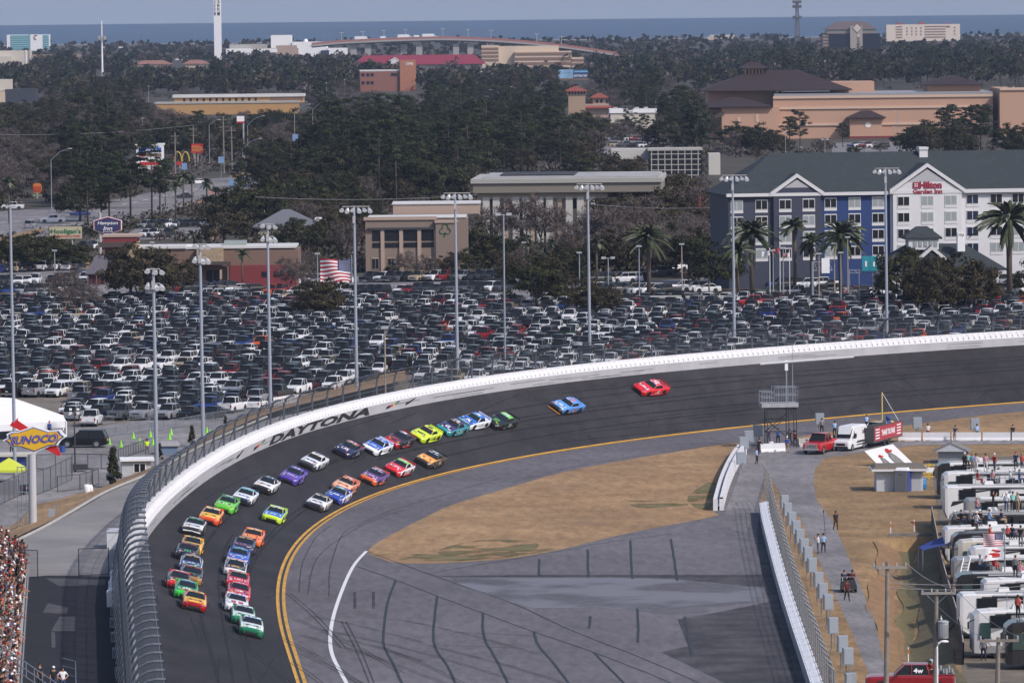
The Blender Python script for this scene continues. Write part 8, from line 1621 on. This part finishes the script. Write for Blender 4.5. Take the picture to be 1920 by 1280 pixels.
def undergrowth():
    mb=MB(); gg=random.Random(9); mats=LEAF['oak']+LEAF['olive']+LEAF['bare']; N=0
    for _ in range(6200):
        y=1/gg.uniform(1/3000,1/960); x=gg.uniform(-.118,.118)*y; px,py=proj((x,y,0)); h_=gg.uniform(1.4,3.6); s=F/y
        if not ok(px,py,py-h_*s,h_*.6*s) or any(inpoly(px,py,P) for P in ROADPX) or any(a<px<b and c<py<d for a,b,c,d in NOBASE): continue
        o=gg.choice([0,3,3,6,6]); N+=1
        for _ in range(46):
            v=Vector((gg.gauss(0,1),gg.gauss(0,1),abs(gg.gauss(0,.8)))).normalized()*h_*gg.random()**.4; q=Vector((x,y,.1))+Vector((v.x*.9,v.y*.9,v.z)); nn=Vector((gg.gauss(0,1),gg.gauss(0,1),gg.gauss(.4,1))).normalized(); u=nn.orthogonal().normalized(); w_=nn.cross(u); z=.42*gg.uniform(.6,1.3)
            mb.add([q-u*z,q+w_*z*.6,q+u*z,q-w_*z*.6],[(0,1,2,3)],o+gg.choice([0,0,1,1,2]))
    tag(mb.build('undergrowth',mats),'low shrubs and undergrowth between the trees of the town','undergrowth',kind='stuff'); return N
print('UNDER',undergrowth())
for x,y,h_,lb in((213,914,4.1,'tallest dark cypress beside the ticket booth'),(360,838,2.4,'dark cypress between the first and second tall light poles'),(423,807,1.7,'small cypress right of the second tall light pole'),(300,862,1.8,'low cypress right of the first tall light pole base'),(1762,545,2.2,'small cypress by the hotel lobby window')): tree('cyp',W(x,y),h_/3.2,lb,'cypresses')
# hedge in front of the hotel
def sh(g_,i): return Vector((i*.62,g_.uniform(-.4,.4),.35+.55*g_.random())),.55
hb=crown(1,sh,122,34,.17,77,1.); hb.build('foliage',LEAF['oak'],b.t); b.t.scale=(1,1,1.25)
t=thing('hedge','right hand dark clipped hedge before the hotel lobby','hedge',W(1740,568)); hb=crown(1,lambda g_,i:(Vector((i*.6,g_.uniform(-.4,.4),.35+.55*g_.random())),.55),34,34,.17,78,1.); hb.build('foliage',LEAF['oak'],t); t.scale=(1,1,1.25)
t=thing('hedge','dark hedge at the right frame edge below the date palm','hedge',W(1850,566)); hb=crown(1,lambda g_,i:(Vector((i*.6,g_.uniform(-.4,.4),.35+.55*g_.random())),.55),22,34,.17,79,1.); hb.build('foliage',LEAF['oak'],t)
# ---------------- light poles and street lamps ----------------
m_pole=M('light_pole_grey',(.30,.33,.39),.5,metal=.2); m_lampg=M('lamp_housing_pale',(.50,.51,.53),.3,metal=.4)
POLN=['first','second','third','fourth','fifth','sixth','seventh','eighth','ninth']
for i,(x,yb,yt) in enumerate(POLES):
    p=W(x,yb); s=sp(p); h_=(yb-yt-6)/s; edge=i in(1,2,3); lb='tall grey floodlight pole, %s from the left, behind the banked turn'%POLN[i]
    if i==0: h_=(yb-385)/s; lb='tall thin grey pole at the far left of the parking lot'
    t=thing('floodlight_pole',lb,'light pole',p,0 if i else 0,'floodlight poles along the turn'); mb=MB(); mb.tube([(.08,0,0),(0,0,h_)],[.24,.15] if i else [.2,.13],10); mb.build('pole',m_pole,t)
    if i==0: mb=MB(); mb.box((0,0,h_-.1),(1.1,.3,.2)); mb.build('lamp_head',m_lampg,t); continue
    mb=MB(); wv=1.5 if not edge else .7; 
    for z in((h_-.1,) if not edge else (h_-.1,h_-1.6)): mb.tube([(-wv,-.1,z),(wv+ (.5 if not edge else 0),-.1,z)],.07,5)
    mb.build('crossbar',m_kerb,t)
    for k in range(6):
        if edge: cx,cz=(-.55,h_-.3-1.5*(k%2)) if k<2 else ((.25+.55*((k-2)//2),h_-.45-1.5*(k%2)))
        else: cx,cz=-1.5+k*.68,h_-.55
        tl=.35+.25*(k%2); mb=MB(); mb.loft([[(cx+r_*math.cos(j*math.pi/5)+a*.5*(.5 if k>2 else -.2),-.1-a*.25,cz+.15-a*tl+r_*.7*math.sin(j*math.pi/5)) for j in range(10)] for a,r_ in((-.2,.10),(.1,.21),(.6,.31))]); mb.build('floodlight',m_lampg,t)
    mb=MB(); mb.box((.0,-.3,h_-2.2),(.35,.25,.9)); mb.build('ballast_box',m_lampg,t)
def lamp(px,yb,yt,label,kind='arm',dx=22,grp='street lamps of the town',r_=.13):
    p=W(px,yb); s=sp(p); h_=(yb-yt)/s; t=thing('street_lamp',label,'street lamp',p,0,grp); mb=MB(); mb.tube([(0,0,0),(0,0,h_)],[r_,r_*.7],6); mb.build('pole',m_steel if kind!='post' else M('tan_post',(.30,.25,.20),.8),t); d=dx/s
    mb=MB()
    if kind=='arm': mb.tube([(0,0,h_),(d*.5,0,h_+abs(d)*.45),(d,0,h_+abs(d)*.62)],r_*.6,5); mb.build('arm',m_steel,t); mb=MB(); mb.box((d+.3*(1 if d>0 else -1),0,h_+abs(d)*.62-.1),(.9,.4,.2))
    elif kind=='double':
        mb.box((-.75,0,h_-.1),(.7,.45,.35)); mb.box((.75,0,h_-.1),(.7,.45,.35)); mb.tube([(-.8,0,h_),(.8,0,h_)],.05,4)
    else: mb.box((0,0,h_-.05),(.85,.5,.22))
    mb.build('lamp_head',m_lampg,t)
for a in((947,690,402,'double headed lamp pole between the fifth and sixth floodlight poles','double',0,'street lamps of the town',.17),(1141,575,484,'short double headed lamp left of the date palm','double',0),(1087,568,474,'slim lamp just left of the sixth floodlight pole','top',0),(1199,575,462,'slim grey lamp in front of the date palm','top',0),(1279,562,458,'tan lamp post left of the hotel corner','post',0),(1536,574,476,'tan lamp post nearest the royal blue hotel wall','post',0),(1565,560,457,'thin tan lamp post before the blue hotel wall, middle one','post',0),(1590,565,445,'taller tan lamp post right of the middle one by the hotel','post',0),(1577,574,474,'grey lamp pole between the hotel lamp posts','top',0),(983,515,455,'tan lamp post among the small palms','post',0),(393,312,235,'street lamp with arm to the right by the left road','arm',17),(553,290,212,'street lamp with arm right, carrying a blue banner','arm',26),(587,286,206,'street lamp with arm right next to the bannered one','arm',26),(613,225,156,'tall straight lamp before the brick office','top',0),(647,190,150,'slim lamp left of the brick office tower','top',0),(640,160,134,'thin white pole left of the brick office','top',0),(279,210,162,'thin lamp left of the yellow motel','top',0),(290,160,132,'pale pole beyond the yellow motel','top',0),(378,150,120,'pale lamp below the white pylon','top',0),(268,275,222,'utility lamp above the arched store sign','top',0),(1547,310,262,'white forked lamp pole behind the hotel roof ridge','double',0),(1487,312,285,'curved lamp behind the hotel ridge','arm',14),(1473,300,248,'white pole with small panel behind the hotel ridge','top',0),(1087,250,212,'thin pole left of the flat cream shop','top',0),(1230,255,185,'thin pole behind the flat cream shop','top',0),(1683,270,210,'wooden lamp pole before the mall wall','arm',-3),(1676,270,238,'short post lamp near the mall entrance','post',0),(795,210,180,'street lamp with long arm above the dark grove','arm',20),(810,205,181,'second street lamp above the dark grove','top',0),(943,205,182,'street lamp with arm left beyond the grove','arm',-22),(980,205,175,'lamp with arm left near the cream tower','arm',-20),(97,400,300,'thin lamp pole with arm over the left trees','arm',34),(465,300,235,'street lamp with arm right by the white pole sign','arm',28),(455,330,280,'street lamp with arm left over the road bend','arm',32),(103,520,470,'short thin lamp before the dark oak at left','top',0),(286,510,455,'thin lamp before the restaurant rear wing','top',0),(596,560,476,'white flagless pole left of the huge flag','top',0),(1450,560,470,'white flagpole left of the slate hotel wing','top',0),(1469,560,465,'white flagpole before the slate hotel wing','top',0),(723,760,615,'brown wooden post right of the fourth floodlight pole','post',0)): lamp(*a)
# wooden poles and blue banners by the left road
for x,yb,yt,lb in((420,325,218,'thick wooden power pole beside the red bank sign'),(363,300,236,'slim wooden pole over the red bank sign'),(329,330,248,'slim dark pole left of the red bank sign'),(435,320,238,'pole with white crossarms by the left road')):
    t,hh,ss=mast('power_pole',lb,'utility pole',x,yb,yt,.22,.15,'power poles by the left road',m_wood); mb=MB(); mb.box((0,-.15,hh-1.2),(2.6,.14,.16)); mb.box((0,-.15,hh-3.2),(2.2,.14,.14)); mb.build('crossarm',m_wood,t)
for x,y,lb in((554,258,'blue banner on the left bannered street lamp'),(587,247,'blue banner on the right bannered street lamp'),(415,300,'pale blue banner on a pole beside the wooden power pole'),(346,312,'pale blue banner below the yellow arch sign'),(434,342,'blue banner by the road bend palms')):
    bq=Bld('street_banner',lb,'banner',x-5,y+42,0,0,'blue street banners'); bq.box('cloth',x-5,x-.5,y-6,y+6,.08,M('banner_pale_blue',(.16,.28,.48),.6)); bq.box('cloth',x+.5,x+5,y-6,y+6,.08,M('banner_pale_blue',(0,0,0))); bq.box('post',x-.4,x+.4,y-7,y+42,.12,m_steel,.02)
for x,y,lb in((232,342,'left red traffic light over the road among the pines'),(321,345,'right red traffic light over the road by the palms')):
    bq=Bld('traffic_light',lb,'traffic light',x,y+24,0,0,'traffic lights'); bq.box('housing',x-2,x+2,y-5,y+4,.4,m_dsteel); mb=MB(); mb.ball((bq.x(x),-.1,bq.z(y-2)),.22); mb.build('red_lamp',M('traffic_red',(.9,.05,.02),.4,emit=1.2),bq.t); mb=MB(); mb.tube([(bq.x(x+8),.3,0),(bq.x(x+8),.3,bq.z(y-6)),(bq.x(x-20),.3,bq.z(y-6))],.1,5); mb.build('mast_arm',m_steel,bq.t)
for (x,y,ww,hh_,lb,c) in ((1444,472,14,9,'white flag flying left before the slate hotel wing',(.6,.6,.62)),(1463,467,14,9,'red striped flag drooping before the slate hotel wing',(.4,.1,.1)),(1481,476,13,9,'white flag with red cross before the slate hotel wing',(.6,.58,.58))):
    bq=Bld('small_flag',lb,'flag',x,560,0,0,'flags before the hotel'); mb=MB(); f=lambda u,v:(bq.x(x-ww*(1-u)),.3*math.sin(u*6),bq.z(y+v*hh_-3*u))
    for i in range(6): mb.quad(f(i/6,0),f((i+1)/6,0),f((i+1)/6,1),f(i/6,1))
    mb.build('flag_cloth',M('flag_%d'%x,c,.7),bq.t); mb=MB(); mb.tube([(bq.x(x),0,0),(bq.x(x),0,bq.z(y-8))],.06,5); mb.build('pole',m_white,bq.t)
    if x==1481: mb=MB(); 
    if x==1481:
        for s in(0,1): mb.quad(*[(q[0],q[1]-.06,q[2]) for q in(f(.0,s),f(.12,s),f(1,1-s),f(.88,1-s))])
        mb.build('red_cross',m_red,bq.t)
for (x,y),lb in zip(((400,365),(412,362),(392,363)),('left orange road pillar on the road bend','right orange road pillar on the road bend','orange road barrier stripe at the road bend')): cone(x,y,lb,m_coneo,1.3,'orange road markers')
a,b_=W(0,330)+Vector((0,0,12)),W(365,300)+Vector((0,0,11)); wire('long power line across the left trees to the bank sign pole',(a,b_),1.,.05,'town power lines'); wire('power line across the clover building roof',(W(480,450)+Vector((0,0,9)),W(900,440)+Vector((0,0,8.5))),.8,.05,'town power lines'); wire('power line to the hotel corner',(W(1110,480)+Vector((0,0,10)),W(1330,480)+Vector((0,0,9.3))),.4,.05,'town power lines')
for x,y,rz,k,c,lb in((57,428,80,'suv','silver','silver suv driving on the left road'),(98,418,190,'pickup','white','white service truck with blue box on the left road'),(150,405,190,'sedan','blue','blue car in the side street by the pines'),(23,393,178,'pickup','white','white pickup stopped at the far left road'),(370,345,200,'sedan','white','white car at the road bend'),(600,288,200,'sedan','white','white car on the road by the bannered lamps'),(445,316,190,'suv','black','black suv by the left road power poles'),(345,372,185,'sedan','charcoal','charcoal car crossing below the palms')): vehicle(k,'road_'+{'suv':'suv','pickup':'pickup','sedan':'car'}[k],lb,'car',W(x,y,.03),R(rz),c,None,1)
# roads and open ground of the town
mb=MB()
for pts in([(-40,470),(-40,400),(110,388),(230,372),(330,350),(400,335),(452,330),(490,345),(440,362),(350,388),(250,415),(150,432),(60,455)],[(450,335),(500,312),(560,290),(600,278),(640,272),(640,280),(600,292),(560,306),(500,340)],[(-40,560),(-40,500),(180,500),(350,545),(350,562)],[(1080,566),(1080,535),(1340,520),(1340,556),(1930,556),(1930,562)],[(1130,290),(1130,258),(1250,255),(1260,280)],[(1560,292),(1560,268),(1700,266),(1720,285)],[(480,562),(480,520),(960,515),(1060,530),(1060,562)],[(220,450),(260,425),(420,420),(410,445)],[(600,560),(600,556),(900,556),(900,560)]): mb.sheet(poly(pts,.012))
structure(mb,'town_roads',m_road)
mb=MB()
for pts in([(-40,455),(60,430),(90,428),(20,470),(-40,478)],[(360,440),(420,425),(440,432),(400,450)],[(150,486),(200,480),(200,500),(160,505)],[(-40,568),(170,564),(320,566),(320,572),(-40,574)],[(640,565),(860,562),(980,566),(980,571),(640,572)],[(340,385),(420,362),(480,352),(470,358),(400,378)],[(430,330),(520,305),(520,310),(440,336)]): mb.sheet(poly(pts,.016))
structure(mb,'town_verges',m_drygrass2)

mb=MB()
for a,b in(((0,418),(230,392)),((0,436),(150,418)),((230,384),(400,348))):
    for k in range(18):
        if k%2==0: p,q=[(a[0]+(b[0]-a[0])*t/18,a[1]+(b[1]-a[1])*t/18) for t in(k,k+.9)]; pxline(mb,[p,((p[0]+q[0])/2,(p[1]+q[1])/2),q],.35,.02,1)
structure(mb,'lane_dashes',m_white)
# ---------------- haze ----------------
mb=MB(); mb.box((0,6550,-2),(14200,13300,125)); m=bpy.data.materials.new('sea_haze'); m.use_nodes=True; nn=m.node_tree; nn.nodes.clear()
pvn=nn.nodes.new('ShaderNodeVolumePrincipled'); pvn.inputs['Color'].default_value=(.44,.54,.78,1); pvn.inputs['Density'].default_value=HAZE; pvn.inputs['Anisotropy'].default_value=.0
oo=nn.nodes.new('ShaderNodeOutputMaterial'); nn.links.new(pvn.outputs[0],oo.inputs['Volume'])
tag(mb.build('haze',m),kind='stuff')
